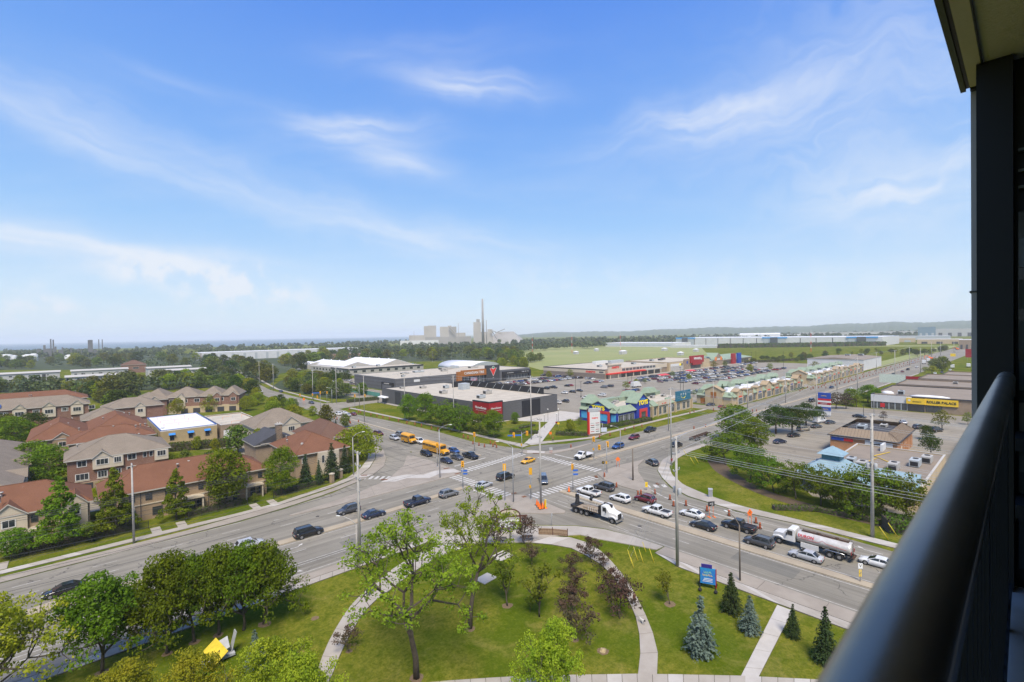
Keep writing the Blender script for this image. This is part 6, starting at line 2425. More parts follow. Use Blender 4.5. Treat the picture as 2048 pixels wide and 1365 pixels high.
tarp.ball((0,0,0),(1.6,2.4,1.1),9,5)
link('white_cover',tarp.mesh('white_cover',FLATW),B.root,(-15,33,6.1))
B.units([(-16,28,2.6,2.2,1.8),(-2,2,4,2.6,1.6)],6.0)
for i,(x0,x1,y0,y1,H,lab) in enumerate(((312.4,345,-40,50,6.3,'flat brown roofed plaza building directly behind the roller rink'),(350,386,-50,46,6.6,'flat roofed shop block behind the plaza building'),(391,420,-60,40,6.2,'farthest flat roofed shop block before the parked cars'))):
 B = Bld('shop_block',lab,x0,x1,y0,y1)
 B.wall(H,BRICK_BRN)
 B.flat(H,FLATD,.5,BRICK_BRN,DARKCL)
 B.units([(-4,12,3.4,2.4,1.5),(5,24,2.4,2,1.1),(2,-8,3,2.2,1.3)],H + .06)
 B.vents(3,H + .06,i + 3)
# --- brick shop with brown mansard, and the blue trimmed building in front
B = Bld('brick_shop','orange brick shop with a ribbed brown mansard roof behind the blue roofed building',164,187.5,26,41.5)
B.wall(5,BRICK_ORG)
ma = MB()
x0,x1,y0,y1,z0,z1,i_ = -12.2,12.2,-8.2,8.2,5.0,7.0,2.6
V_ = [(x0,y0,z0),(x1,y0,z0),(x1,y1,z0),(x0,y1,z0),(x0 + i_,y0 + i_,z1),(x1 - i_,y0 + i_,z1),(x1 - i_,y1 - i_,z1),(x0 + i_,y1 - i_,z1)]
ma.add(V_,[(0,1,5,4),(1,2,6,5),(2,3,7,6),(3,0,4,7)],0)
link('mansard_roof',ma.mesh('mansard_roof',mat('brown_metal',(.25,.19,.13),.6,.08)),B.root)
rib = mat('brown_rib',(.15,.11,.075),.6,0)
for f,q0,q1,ax in (('a',y0,y1,1),('b',x0,x1,0)):
 n = int((q1 - q0) / .75)
 for k in range(n + 1):
  q = q0 + (q1 - q0) * k / n
  qq = max(q0 + i_,min(q1 - i_,q))
  r_ = MB()
  if f == 'a':
   r_.tube((x0 - .02,q,z0 + .02),(x0 + i_,qq,z1 + .04),.05,None,4)
  else:
   r_.tube((q,y0 - .02,z0 + .02),(qq,y0 + i_,z1 + .04),.05,None,4)
  link('roof_rib',r_.mesh('roof_rib',rib),B.root)
dk = MB()
dk.box(x0 + i_,x1 - i_,y0 + i_,y1 - i_,5.2,5.9)
link('roof',dk.mesh('roof',R_DARK),B.root)
dk = MB()
dk.box(x0 - .2,x1 + .2,y0 - .2,y1 + .2,4.75,4.98)
link('soffit',dk.mesh('soffit',R_DARK),B.root)
B.units([(-2,2,4,2,1.2),(5,-2,3,1.6,.9)],5.9)
B.panel('sign_band','a',.3,3.4,3.5,4.5,BLUESIGN,0,.25)
B.panel('sign_band','a',3.4,5.6,3.5,4.5,REDP,0,.25)
B.panel('white_sign','a',8.4,14.6,2.2,4.4,SIGNWH,0,.2)
ar = MB()
ar.T = B.fm('a',11.5,2.7,.2)
ar.path([(-1.9,0,.03),(-1.2,.8,.03),(0,1.1,.03),(1.2,.8,.03),(1.9,0,.03)],.16,4)
link('sign_emblem',ar.mesh('sign_emblem',SIGNBLK),B.root)
for q,m in ((1.4,SIGNWH),(5.2,STUCCO),(12,BRICK_ORG)):
 B.panel('service_door','b',q,q + 1.6,.05,2.7,m,0,.08)
for i in range(4):
 B.panel('brick_pier','b',4 + i * 5.2,4.5 + i * 5.2,0,4.7,BRICK_ORG,0,.12)
B = Bld('strip_mall','flat roofed strip building with blue metal roof edge and little blue tower',121,157,15.5,33.5)
B.wall(4.3,STUCCO2)
B.flat(4.3,FLATD,.3,STUCCO2,FASCIA)
skirt(B,'a',-.6,17.6,3.9,6.6,3.2,BLUER,1.5)
skirt(B,'B',22,36.6,3.9,6.0,2.0,BLUER,1.3)
tw = MB()
tx,ty = -14.4,6.6
tw.box(tx - 1.7,tx + 1.7,ty - 1.7,ty + 1.7,4,8.2,0)
o = link('tower',tw.mesh('tower',mat('tower_teal',(.10,.24,.28),.6,.1)),B.root)
tw = MB()
tw.add([(tx - 2.5,ty - 2.5,8.2),(tx + 2.5,ty - 2.5,8.2),(tx + 2.5,ty + 2.5,8.2),(tx - 2.5,ty + 2.5,8.2),(tx,ty,9.9)],[(0,1,4),(1,2,4),(2,3,4),(3,0,4),(3,2,1,0)],0)
tw.add([(tx - 6.4,ty - 6.2,4.4),(tx + 5.4,ty - 6.2,4.4),(tx + 5.4,ty + 5.6,4.4),(tx - 6.4,ty + 5.6,4.4),(tx - 1.6,ty - 1.6,7.1),(tx + 1.6,ty - 1.6,7.1),(tx + 1.6,ty + 1.6,7.1),(tx - 1.6,ty + 1.6,7.1)],[(0,1,5,4),(1,2,6,5),(2,3,7,6),(3,0,4,7)],0)
link('tower_roof',tw.mesh('tower_roof',BLUER),B.root)
for i in range(5):
 B.window('a',1.8 + i * 3,1.7,2.4,2.6,2,DARKCL,pane=PANE2,name='shop_window')
B.panel('grey_parapet','B',22,35.9,4.2,5.2,UNITG,0,.2)
B.units([(-4,5.4,2.6,1.6,1.2),(-7.5,2.6,3.2,1.8,1.5),(-4.6,-2.6,3.4,1.8,1.6),(2.2,-5.4,3.6,1.8,1.6),(7.6,-6.8,3.4,1.8,1.6)],4.36)
for a,b in (((-10,1),(-2,3)),((-2,3),(4,2)),((0,-2),(6,3)),((6,3),(13,1))):
 g_ = MB()
 g_.tube((*a,4.5),(*b,4.5),.09,None,5)
 link('gas_pipe',g_.mesh('gas_pipe',YELSIGN),B.root)
wv = MB()
wv.box(13,17,2.5,3,4.36,6.0)
link('white_screen',wv.mesh('white_screen',SIGNWH),B.root)
B = Bld('brick_shop','low orange brick building behind the handrail at the right',172,200,-2,14)
B.wall(4.6,BRICK_ORG)
B.flat(4.6,FLATD,.4,BRICK_ORG,YELSIGN)
B.units([(-4,2,2.2,1.6,1.4),(-8,-2,2,1.6,1.2)],4.7,DARKCL)
B.panel('service_door','a',4,6,.05,2.5,STUCCO,0,.08)

# --- far industrial buildings beyond the meadow
B = Bld('warehouse','huge white warehouse with blue trim and grey office fronts beyond the meadow',1165,1330,206,640)
B.wall(17,WHITECL)
B.flat(17.02,FLATW,.6,WHITECL,mat('trim_blue',(.05,.30,.62),.6,0))
for i in range(14):
 B.panel('downpipe','a',20 + i * 30,21.4 + i * 30,.1,16,DARKCL,0,.3)
for q in (4,216,378):
 B.panel('office_front','a',q,q + 46,.1,15.4,UNITG,0,1.5)
 B.panel('blue_frame','a',q - 3,q + 49,15.4,18.4,MATS['trim_blue'],0,2)
 B.panel('glass_bay','a',q + 15,q + 30,.1,17.6,PANE2,1.5,4)
B = Bld('warehouse','low white shed with a faint blue band beside the blue trimmed warehouse',985,1060,545,730)
B.wall(9,WHITECL)
B.flat(9.02,FLATW,.5,WHITECL,FLATW)
B.panel('blue_band','a',2,180,4,5,mat('pale_blue',(.30,.40,.50),.7,0),0,.2)
B = Bld('warehouse','white trailer sheds standing in front of the low white shed',960,985,440,540)
B.wall(5,WHITECL)
B.flat(5.02,FLATW,.3,WHITECL,FLATW)
for i,(px0,px1,d_,H,mm,lab) in enumerate(((1400,1600,2300,14,WHITECL,'pale far shed on the left below the wooded ridge'),(1480,1560,2100,16,FLATW,'far shed with bright sloping white roofs below the ridge'),(1600,1850,2500,18,SIDING,'long grey far plant below the wooded ridge'),
                                             (1836,1871,1900,34,mat('slate_blue',(.16,.24,.30),.7,.1),'tall blue grey windowless block on the horizon'),(1872,1990,2300,26,SIDING,'grey far plant at the right of the blue block'),(1740,1830,1500,9,STUCCO2,'low buff industrial building beyond the meadow on the right'),(1835,1925,1350,9,STUCCO2,'low buff commercial building at the far end of the avenue'),
                                             (1735,1900,1750,10,UNITG,'long low grey roofed works behind the buff buildings'),(1918,1950,1050,14,BRICK_BRN,'brown far building beside the end of the avenue'))):
 p,q = far(px0,d_),far(px1,d_)
 c = (p + q) / 2
 L = (q - p).length
 ang = math.atan2((q - p).y,(q - p).x)
 B = Bld('warehouse',lab,c.x - L / 2,c.x + L / 2,c.y - 30,c.y + 30,ang)
 B.wall(H,mm)
 B.flat(H + .02,FLATW if i != 3 else mm,.5,mm,FLATW if i != 3 else mm)
 n = max(3,int(L / 22))
 for k in range(n):
  B.panel('door_bay','b',L * (k + .3) / n,L * (k + .7) / n,.2,H * .5,UNITG if i % 2 else DARKCL,0,.3)
 if i == 1:
  B.hip(H + .7,H + 6,FLATW,.3,(-B.w,0,-30,30),gable=True)
  B.hip(H + .7,H + 6,FLATW,.3,(2,B.w,-30,30),gable=True)

# --- cement works on the lake shore
CEM = mat('cement_concrete',(.40,.37,.34),.9,.08,.02)
CEMD = mat('grey_cement',(.30,.285,.27),.9,.1,.02)
D0 = 1750
k1 = D0 / FPX


def plant_box(parent,name,px0,px1,top,depth,m,base=690,dist=D0,pz=0.0):
 p,q = far(px0,dist),far(px1,dist)
 c = (p + q) / 2
 L = (q - p).length
 ph = (669 - .0175 * ((px0 + px1) / 2 - 1024))
 h = CAMH + (ph - top) / FPX * dist / math.cos(azel((px0 + px1) / 2,668)[0]) * math.cos(azel((px0 + px1) / 2,668)[0])
 mb = MB()
 mb.T = Matrix.Translation((c.x - parent.location.x,c.y - parent.location.y,0)) @ Matrix.Rotation(math.atan2((q - p).y,(q - p).x),4,'Z')
 mb.box(-L / 2,L / 2,0,depth,pz,h)
 return link(name,mb.mesh(name,m),parent),mb.T,L,h


root = empty('cement_works',far(905,D0),0,'pale concrete cement works with silos and one tall stack on the horizon','factory')
for px0,px1,top in ((848,856,654),(856,872.5,653)):
 plant_box(root,'silo_block',px0,px1,top,22,CEM)
for px0,px1,top in ((880,896,655),(897.5,913,655),(896,903,653)):
 plant_box(root,'silo_block',px0,px1,top,26,CEM if px0 != 897.5 else CEMD)
for px0,px1,top,m in ((818,850,672,CEM),(850,942,675,CEMD),(947,962,646,CEM),(953,960,640,CEMD),(957,978,665,CEM),(912,931,667,CEM),(800,900,682,WHITECL),(975,985,660,CEM)):
 plant_box(root,'works_building',px0,px1,top,18,m)
for px,top,r in ((917,648,.5),(973,642,.8),(828,664,.4)):
 p = far(px,D0)
 h = CAMH + (669.5 - .0175 * (px - 1024) - top) / FPX * D0
 mb = MB()
 mb.tube((p.x - root.location.x,p.y - root.location.y,0),(p.x - root.location.x,p.y - root.location.y,h),r * 2,r * 1.6,8)
 link('vent_stack',mb.mesh('vent_stack',CEMD),root)
p = far(966,D0)
h = CAMH + (669.5 + 1 - 600) / FPX * D0
mb = MB()
mb.tube((p.x - root.location.x,p.y - root.location.y,0),(p.x - root.location.x,p.y - root.location.y,h),5.2,2.9,14)
link('chimney_stack',mb.mesh('chimney_stack',CEMD),root)
for (a,ta),(b,tb) in (((980,662),(1004,670)),((990,668),(1010,660)),((984,664),(994,680)),((898,655),(910,668))):
 p,q = far(a,D0 - 10),far(b,D0 - 10)
 za,zb = (CAMH + (669.5 - .0175 * (c - 1024) - t) / FPX * D0 for c,t in ((a,ta),(b,tb)))
 mb = MB()
 mb.tube((p.x - root.location.x,p.y - root.location.y,za),(q.x - root.location.x,q.y - root.location.y,zb),1.6,None,4)
 link('conveyor',mb.mesh('conveyor',CEMD),root)
pl = MB()
c = far(1010,D0 + 60)
pl.add([(c.x - root.location.x + x,c.y - root.location.y + y,z) for x,y,z in ((-70,50,0),(10,-80,0),(70,-50,0),(0,80,0),(-16,22,44),(20,-26,44))],[(0,1,5,4),(1,2,5),(2,3,4,5),(3,0,4)],0)
link('stockpile',pl.mesh('stockpile',CEMD),root)
# refinery on the lake shore at the left
root = empty('refinery',far(140,1500),0,'dark refinery towers and pale storage tanks by the lake at far left','factory')
REF = mat('refinery_grey',(.14,.14,.14),.8,.15,.02)
for px,top,wd in ((101,681,3),(106,682,3),(88,690,5),(110,692,4),(124,693,3),(180,682,10),(197,681,2),(204,681,2),(141,694,3),(155,696,4),(162,695,2),(76,696,8),(96,695,12),(120,697,10),(190,697,8)):
 ob_,T_,L_,h_ = plant_box(root,'process_tower',px - wd / 2,px + wd / 2,top,wd * 1.2,REF,dist=1500)
for px,top,r in ((10,704,11),(22,705,8),(57,704,10),(139,705,9),(66,703,6)):
 p = far(px,1300)
 h = CAMH + (686.5 - .0175 * px - top) / FPX * 1300
 mb = MB()
 mb.lathe([(r,0),(r,max(h,8)),(r * .5,max(h,8) + 2)],18,(p.x - root.location.x,p.y - root.location.y,0))
 link('storage_tank',mb.mesh('storage_tank',WHITECL),root)
# red brick school roofs showing among the trees
for lab,px0,px1,py,d_,H in (('low red brick school showing among the trees',560,640,722,760,7),('red brown roof among the trees left of the power poles',240,290,728,690,9),('red brick block with white windows beside the long white shed',658,740,722,800,9)):
 p,q = far(px0,d_),far(px1,d_)
 c,L = (p + q) / 2,(q - p).length
 B = Bld('school',lab,c.x - L / 2,c.x + L / 2,c.y - 10,c.y + 10,math.atan2((q - p).y,(q - p).x))
 B.wall(H,BRICK_RED)
 if H == 7:
  B.hip(H + .02,H + 4,R_BROWN,.5,(-B.w,0,-10,10))
  B.hip(H + .02,H + 4,R_BROWN,.5,(1,B.w,-10,10))
 elif px0 == 240:
  B.hip(H + .02,H + 5,R_MIX,.5)
 else:
  B.flat(H,FLATG,.4,BRICK_RED)
 for k in range(int(L / 9)):
  B.window('b',4 + k * 9,H * .6,5,2,3)

# ------------------------------------------------------------------ street furniture
POLEC = mat('concrete_pole',(.40,.38,.35),.8,.12,.6)
POLEG = mat('galvanised_pole',(.33,.34,.35),.5,.1,.5,metal=.3)
WOODPOLE = mat('wooden_pole',(.17,.14,.11),.95,.15,1,streak=(3,3,.3))
INSUL = mat('insulator',(.42,.42,.42),.3,0)
WIREM = mat('wire',(.36,.37,.38),.5,0)
DWIRE = mat('dark_wire',(.07,.07,.07),.6,0)
SIGY = mat('signal_yellow',(.72,.36,.015),.5,.04)
DRUM = mat('drum_orange',(.33,.070,.014),.6,.08)
CONEO = mat('cone_orange',(.78,.16,.02),.6,0)
RUBBER = mat('black_rubber',(.02,.02,.02),.9,0)
BOARDY = mat('board_yellow',(.78,.52,.02),.5,0)
BOARDW = mat('board_white',(.70,.70,.69),.5,0)
BLADE = mat('street_blade_blue',(.03,.12,.46),.5,.04)
GUARDY = mat('guy_guard_yellow',(.50,.40,.03),.5,.04)
IRON = mat('black_iron',(.016,.017,.018),.55,.05)
FENCEW = mat('fence_wood',(.30,.205,.125),.9,.18,2,streak=(4,4,.6))
BROWNW = mat('brown_timber',(.10,.045,.028),.8,.1,2)
BENCHM = mat('bench_metal',(.085,.085,.09),.6,.1)
CABI = mat('cabinet_grey',(.40,.41,.42),.6,.1)
LAMPH = mat('lamp_lens',(.62,.62,.58),.3,0)


def pole_px(px,py,top):
 return at(px,py),height(px,py,top)


ARMS = {}


def utility_pole(key,p,h,label,r=.2,arms=(),mt=POLEC,transf=0,ang=0.0,name='utility_pole',group='concrete power line poles'):
 """arms: list of (height, half length, insulators); wire hooks are remembered under key"""
 o = empty(name,(p[0],p[1],0),ang,label,'utility pole',group)
 mb = MB()
 mb.tube((0,0,-.1),(0,0,h),r,r * .62,10)
 part(o,'pole',mb,mt)
 hooks = []
 for z,hl,n in arms:
  mb = MB()
  if hl > .1:
   mb.box(-.06,.06,-hl,hl,z - .06,z + .06)
  else:
   mb.box(-.05,.05,-.5,.5,z - .05,z + .05)
  ar = part(o,'cross_arm',mb,POLEG if mt is POLEC else mt)
  for i in range(n):
   y = -hl + 2 * hl * i / (n - 1) if n > 1 else .5
   mb = MB()
   mb.lathe([(.05,z + .06),(.1,z + .12),(.06,z + .18),(.1,z + .24),(.05,z + .32)],7,(0,y,0))
   part(o,'insulator',mb,INSUL,parent=ar)
   c,s = math.cos(ang),math.sin(ang)
   hooks.append(Vector((p[0] - y * s,p[1] + y * c,z + .33)))
 for i in range(transf):
  mb = MB()
  mb.lathe([(.26,0),(.28,.1),(.28,.8),(.2,.92)],10,(-.5 if i % 2 else .5,(i - 1) * .35,h * .56))
  part(o,'transformer',mb,CABI)
 ARMS[key] = hooks
 return o


wire_n = {}


def wire(a,b,sag,label,group,r=.022,m=None):
 a,b = Vector(a),Vector(b)
 pts = []
 for i in range(15):
  t = i / 14
  q = a.lerp(b,t)
  q.z -= sag * 4 * t * (1 - t)
  pts.append(q)
 mb = MB()
 mb.path(pts,r,4)
 o = link('power_line',mb.mesh('power_line',m or WIREM),None,label=label,cat='power line',group=group)
 return o


PL_ = [  # key, foot px, top px, label, arms
 ('p1',(1355,1133),873,'thick grey steel and concrete power pole standing on the lawn by the yellow guy guards',.27,[(-.4,1.2,4),(-2.6,1.0,3),(-5.2,.9,2)]),
 ('p2',(720,1130),903,'concrete power pole by the near sidewalk with the street lamp arm half way up',.25,[(-.3,.9,3),(-2.3,.9,2),(-4.4,.9,2),(-6.3,0,1),(-8,0,1)]),
 ('p3',(1082,1018),836,'tall grey pole on the near traffic island ringed by orange cones',.24,[(-.4,.6,2),(-4,.6,2)]),
 ('p3b',(1063,880),752,'concrete power pole on the grass beside the entrance walk of the plaza',.22,[(-.4,.9,3),(-2.4,.9,2)]),
 ('p4',(1745,1075),828,'concrete power pole with grey transformers beside the tank truck',.3,[(-.4,1.0,3),(-2.6,.9,2),(-4.8,.9,2),(-8.5,.7,2)]),
 ('p6',(1343,930),776,'concrete power pole on the curved sidewalk behind the give way sign',.22,[(-.4,.9,3),(-2.4,.9,2),(-5,.9,2),(-7.4,0,1)]),
 ('n1',(810,838),744,'concrete power pole at the grass edge before the furnishings store, nearest its left end',.2,[(-.4,.8,2),(-1.6,.8,2)]),
 ('n2',(908,853),751,'concrete power pole on the lawn before the middle of the furnishings store',.2,[(-.4,.8,2),(-1.6,.8,2)]),
 ('n3',(729,846),750,'grey power pole standing left of the furnishings store, by the wide road',.15,[(-.4,.6,2)]),
 ('n4',(673,807),735,'grey power pole at the side street corner beside the hedge',.18,[(-.4,.7,2),(-1.6,.7,2)]),
 ('n5',(626,799),741,'grey power pole beyond the side street signals',.18,[(-.4,.7,2),(-1.6,.7,2)]),
 ('n6',(547,781),728,'grey power pole by the road bend in front of the woodland',.18,[(-.4,.7,2),(-1.6,.7,2)]),
 ('n7',(519,771),722,'grey power pole at the far bend, farthest of the cross street poles',.18,[(-.4,.7,2)]),
 ('m1',(1427,814),761,'grey power pole at the driveway left of the lone spruce',.18,[(-.4,.7,2)]),
 ('m2',(1495,818),763,'grey power pole right of the lone spruce before the shop row',.18,[(-.4,.7,2)]),
 ('m3',(1571,806),744,'grey power pole before the right half of the near buff shop row',.2,[(-.4,.8,2),(-1.8,.8,2)]),
 ('m4',(1633,820),740,'grey power pole just left of the tall plaza sign',.2,[(-.4,.8,2),(-1.8,.8,2)]),
 ('m5',(1674,782),724,'grey power pole before the second buff shop row',.2,[(-.4,.8,2),(-1.8,.8,2)]),
 ('m6',(1715,788),714,'grey power pole at the near kerb before the dark shrubs',.2,[(-.4,.8,2),(-1.8,.8,2)]),
 ('m7',(1753,746),705,'grey power pole at the far verge beyond the shop rows',.2,[(-.4,.8,2)]),
 ('m8',(1790,763),701,'grey power pole beside the cream plaza board',.22,[(-.4,.8,2)]),
 ('m9',(1819,732),694,'slim far power pole among the first row of drums',.2,[(-.4,.8,2)]),
 ('m10',(1841,746),696,'dark power pole at the near kerb left of the yellow shrub',.22,[(-.4,.8,2)]),
 ('m11',(1863,717),683,'far power pole at the avenue end, before the buff building',.25,[(-.4,.8,2)]),
 ('m12',(1881,712),684,'far power pole behind the white trucks',.25,[(-.4,.8,2)]),
 ('m13',(1908,706),684,'farthest power pole before the brown building',.3,[(-.4,.8,2)])]
for key,(px,py),top,lab,r_,arms in PL_:
 p,h = pole_px(px,py,top)
 along = 0.0 if key[0] in 'm' or key in ('p2',) else PI / 2 if key[0] == 'n' else (PI / 2 if key in ('p1','p4','p6') else 0)
 utility_pole(key,p,h,lab,r_,[(h + z,hl,n) for z,hl,n in arms],transf=3 if key == 'p4' else 2 if key == 'p1' else 0,ang=along)
p,h = pole_px(268,1087,928)
utility_pole('p5',p,h,'pale concrete pole before the front townhouses, with a lamp bracket on its top',.2,[(h - .3,.5,2)])
p,h = pole_px(1266,962,898)
utility_pole('stub',p,h,'short dark wooden pole standing alone on the right traffic island',.2,mt=WOODPOLE,group=None)
# poles out of sight that carry the lines on
END = {'e4': [v + Vector((2,-52,0)) for v in ARMS['p4']],'w2': [v + Vector((-52,1,0)) for v in ARMS['p2']]}
lab_n = 0
for i,(a,b) in enumerate(zip(ARMS['p6'],ARMS['p4'])):
 wire(a,b,.9,f'pale wire {nth(i + 1)} from the top between the curved sidewalk pole and the transformer pole','wires between the right hand poles',.026)
for i,(a,b) in enumerate(zip(ARMS['p4'],END['e4'])):
 wire(a,b,.9,f'pale wire {nth(i + 1)} from the top running from the transformer pole behind the handrail','wires between the right hand poles',.026)
for i,(a,b) in enumerate(zip(ARMS['p1'][:5],ARMS['m6'][:4] + ARMS['m6'][:1])):
 wire(a,b,1.6,f'thin wire {nth(i + 1)} from the top slanting from the lawn pole to the kerb pole','wires slanting over the right hand trees',.024)
for i,(a,b) in enumerate(zip(ARMS['p1'],[Vector((101,-42,14 - .7 * k)) for k in range(7)])):
 wire(a,b,1.0,f'thin wire {nth(i + 1)} from the top crossing the road from the lawn pole','wires crossing the right hand road',.024)
for i,(a,b) in enumerate(zip(ARMS['p2'],END['w2'])):
 wire(a,b,.8,f'dark wire {nth(i + 1)} from the top passing in front of the townhouses','wires in front of the townhouses',.02,DWIRE)
for i,(a,b) in enumerate(zip(ARMS['p2'],ARMS['p3'] + ARMS['p3'])):
 wire(a,b,.8,f'thin wire {nth(i + 1)} from the top between the lamp arm pole and the island pole','wires over the near avenue',.014,DWIRE)
for ks in (('p3b','n2','n1','n3','n4','n5','n6','n7'),('p3b','m1','m3','m4','m5','m7','m9')):
 for ka,kb in zip(ks,ks[1:]):
  for i,(a,b) in enumerate(list(zip(ARMS[ka],ARMS[kb]))[:3]):
   wire(a,b,1.0,None,None,.03)['label'] = 'pale overhead wire spanning between distant poles ' + ('beside the cross street' if ks[1] == 'n2' else 'along the far side of the avenue')
for o in bpy.data.objects:
 if o.name.startswith('power_line') and 'group' not in o:
  o['group'] = o['label'].replace('pale overhead wire','wires')


def street_lamp(p,h,arm,ang,label,m=POLEC,double=False):
 o = empty('street_lamp',(p[0],p[1],0),ang,label,'street lamp','street lamps along the roads')
 mb = MB()
 mb.tube((0,0,-.1),(0,0,h - 1.2),.13,.09,8)
 part(o,'pole',mb,m)
 mb = MB()
 mb.path([(0,0,h - 1.2),(arm * .35,0,h - .45),(arm * .8,0,h - .05),(arm,0,h)],[.07,.06,.05,.045],6)
 part(o,'arm',mb,m)
 mb = MB()
 mb.ball((arm + .3,0,h - .02),(.45,.17,.1),8,5)
 part(o,'lamp_head',mb,LAMPH)
 return o


for (px,py),top,arm,ang,lab,m in (((880,957),850,2.6,-.75,'grey street lamp on the left traffic island with its arm over the bus lane',POLEG),((707,951),866,2.4,-.3,'pale street lamp at the bend of the left sidewalk by the stone gate posts',POLEC),
                                      ((1480,1163),1034,2.2,1.2,'old wooden street lamp by the near sidewalk beside the leaning sign',WOODPOLE),((1241,900),852,2.4,2.4,'grey street lamp at the far kerb behind the blue car',POLEG),
                                      ((1337,862),790,2.2,2.4,'slim street lamp before the buff shops beside the toy store',POLEG),((719,815),765,2.2,2.4,'slim street lamp beside the clipped hedge of the side street',POLEG),
                                      ((1027,1006),884,3.0,2.2,'tall slim lamp and signal pole at the near crossing corner',POLEG),((1205,867),840,1.6,2.4,'short street lamp by the pylon sign',POLEG),((664,808),775,2.0,2.6,'street lamp beside the corner power pole of the side street',POLEG)):
 p,h = pole_px(px,py,top)
 street_lamp(p,h,arm,ang,lab,m)
p2 = at(720,1130)
o = street_lamp((p2.x - .35,p2.y + .3),7.6,2.8,2.2,'pale lamp on a bent arm beside the near power pole, hanging over the far lane',POLEC)


def lot_lamp(px,py,top,label,heads=2,m=IRON):
 p,h = pole_px(px,py,top)
 o = empty('lot_lamp',p,0,label,'lamp post','car park lamp posts')
 mb = MB()
 mb.tube((0,0,0),(0,0,h),.11,.08,7)
 mb.tube((0,0,0),(0,0,.8),.3,None,8)
 part(o,'pole',mb,m)
 for i in range(heads):
  mb = MB()
  mb.cbox(((i - .5) * 1.1 if heads > 1 else .3,0,h),(.7,.4,.16),0)
  part(o,'lamp_head',mb,m)


for (px,py),top,lab in (((1151,787),752,'black lamp post in the plaza car park, left of the open aisle'),((1162,795),764,'black lamp post nearest the dark store in the plaza car park'),((1256,772),738,'black lamp post beside the white box truck'),((1263,768),744,'black lamp post behind the box truck, left of it'),((1361,785),735,'pair headed lamp post at the middle island of the car park'),
                           ((1367,790),740,'lamp post beside the dark cars behind the toy store'),((1450,752),718,'lamp post in the far car rows before the shop row'),((1503,738),705,'far lamp post at the meadow edge of the car park, left one'),((1512,733),704,'far lamp post at the meadow edge beside the blue banner'),((1567,738),704,'far lamp post before the dark hedge of the meadow'),
                           ((1748,833),792,'grey lamp post before the roller rink window front'),((1727,834),812,'small white topped lamp post beside the black parked sedan'),((820,727),708,'sports ground lamp mast left of the tent'),((832,728),705,'taller sports ground lamp mast left of the tent'),((865,724),703,'sports ground lamp mast over the tent end'),((884,722),706,'sports ground lamp mast behind the tent middle'),((903,721),705,'sports ground lamp mast behind the tent right part'),((925,721),702,'sports ground lamp mast at the right end of the tent')):
 lot_lamp(px,py,top,lab,1 if 'white topped' in lab else 2,POLEG if 'mast' in lab or 'grey' in lab else IRON)
for k,((px,py),top) in enumerate((((1089,857),829),((1096,842),818),((1114,854),828),((1117,843),818))):
 p,h = pole_px(px,py,top)
 o = empty('walk_lamp',p,0,['white globe lamp on the left of the entrance walk, nearer one','white globe lamp at the court, left of the walk','white globe lamp on the right of the entrance walk, nearer one','white globe lamp at the court, right of the walk'][k],'lamp post','globe lamps along the plaza walk')
 mb = MB()
 mb.tube((0,0,0),(0,0,h - .4),.07,.05,6)
 part(o,'pole',mb,IRON)
 mb = MB()
 mb.ball((0,0,h - .2),.28,8,6)
 part(o,'globe',mb,LAMPH)


# traffic signals
LENS = {c: mat(c + '_lens',col,.3,0) for c,col in (('dark_red',(.18,.01,.01)),('dark_amber',(.20,.09,.01)),('dark_green',(.01,.12,.06)))}


def signal_head(o,p,ang,back=True):
 mb = MB()
 mb.T = Matrix.Translation(p) @ Matrix.Rotation(ang,4,'Z')
 mb.box(-.12,.14,-.2,.2,-.6,.6)
 if back:
  mb.box(-.14,-.12,-.34,.34,-.76,.76)
 for k in range(3):
  mb.cbox((.2,0,.55 - k * .4),(.16,.34,.05))
 hd = part(o,'signal_head',mb,SIGY)
 for k,c in enumerate(('dark_red','dark_amber','dark_green')):
  q = MB()
  q.T = mb.T
  q.tube((.14,0,.4 - k * .4),(.16,0,.4 - k * .4),.14,None,10)
  part(o,'lens',q,LENS[c],parent=hd)


def signal_pole(px,py,top,heads,label,arm=None,blades=(),ped=False):
 """heads: (dx, dz below top, facing); arm: (length, direction); blades: (dz, dir, length)"""
 p,h = pole_px(px,py,top)
 o = empty('traffic_signal',p,0,label,'traffic signal','traffic signals at the crossings')
 mb = MB()
 mb.tube((0,0,0),(0,0,h),.1,.075,8)
 mb.tube((0,0,0),(0,0,.3),.22,None,8)
 part(o,'pole',mb,POLEG)
 if arm:
  L,a = arm
  mb = MB()
  mb.path([(0,0,h - .9),(math.cos(a) * L * .4,math.sin(a) * L * .4,h - .25),(math.cos(a) * L,math.sin(a) * L,h - .1)],[.07,.06,.045],6)
  part(o,'mast_arm',mb,POLEG)
 for dx,dz,f in heads:
  a = arm[1] if arm else 0
  signal_head(o,Vector((math.cos(a) * dx,math.sin(a) * dx,h - dz)),f)
 for dz,a,L in blades:
  mb = MB()
  mb.T = Matrix.Translation((0,0,h - dz)) @ Matrix.Rotation(a,4,'Z')
  mb.box(.1,L,-.02,.02,-.2,.2)
  part(o,'street_name_blade',mb,BLADE)
 if ped:
  mb = MB()
  mb.box(-.3,-.05,-.15,.2,2.6,3.2)
  part(o,'walk_signal',mb,SIGY)
 return o


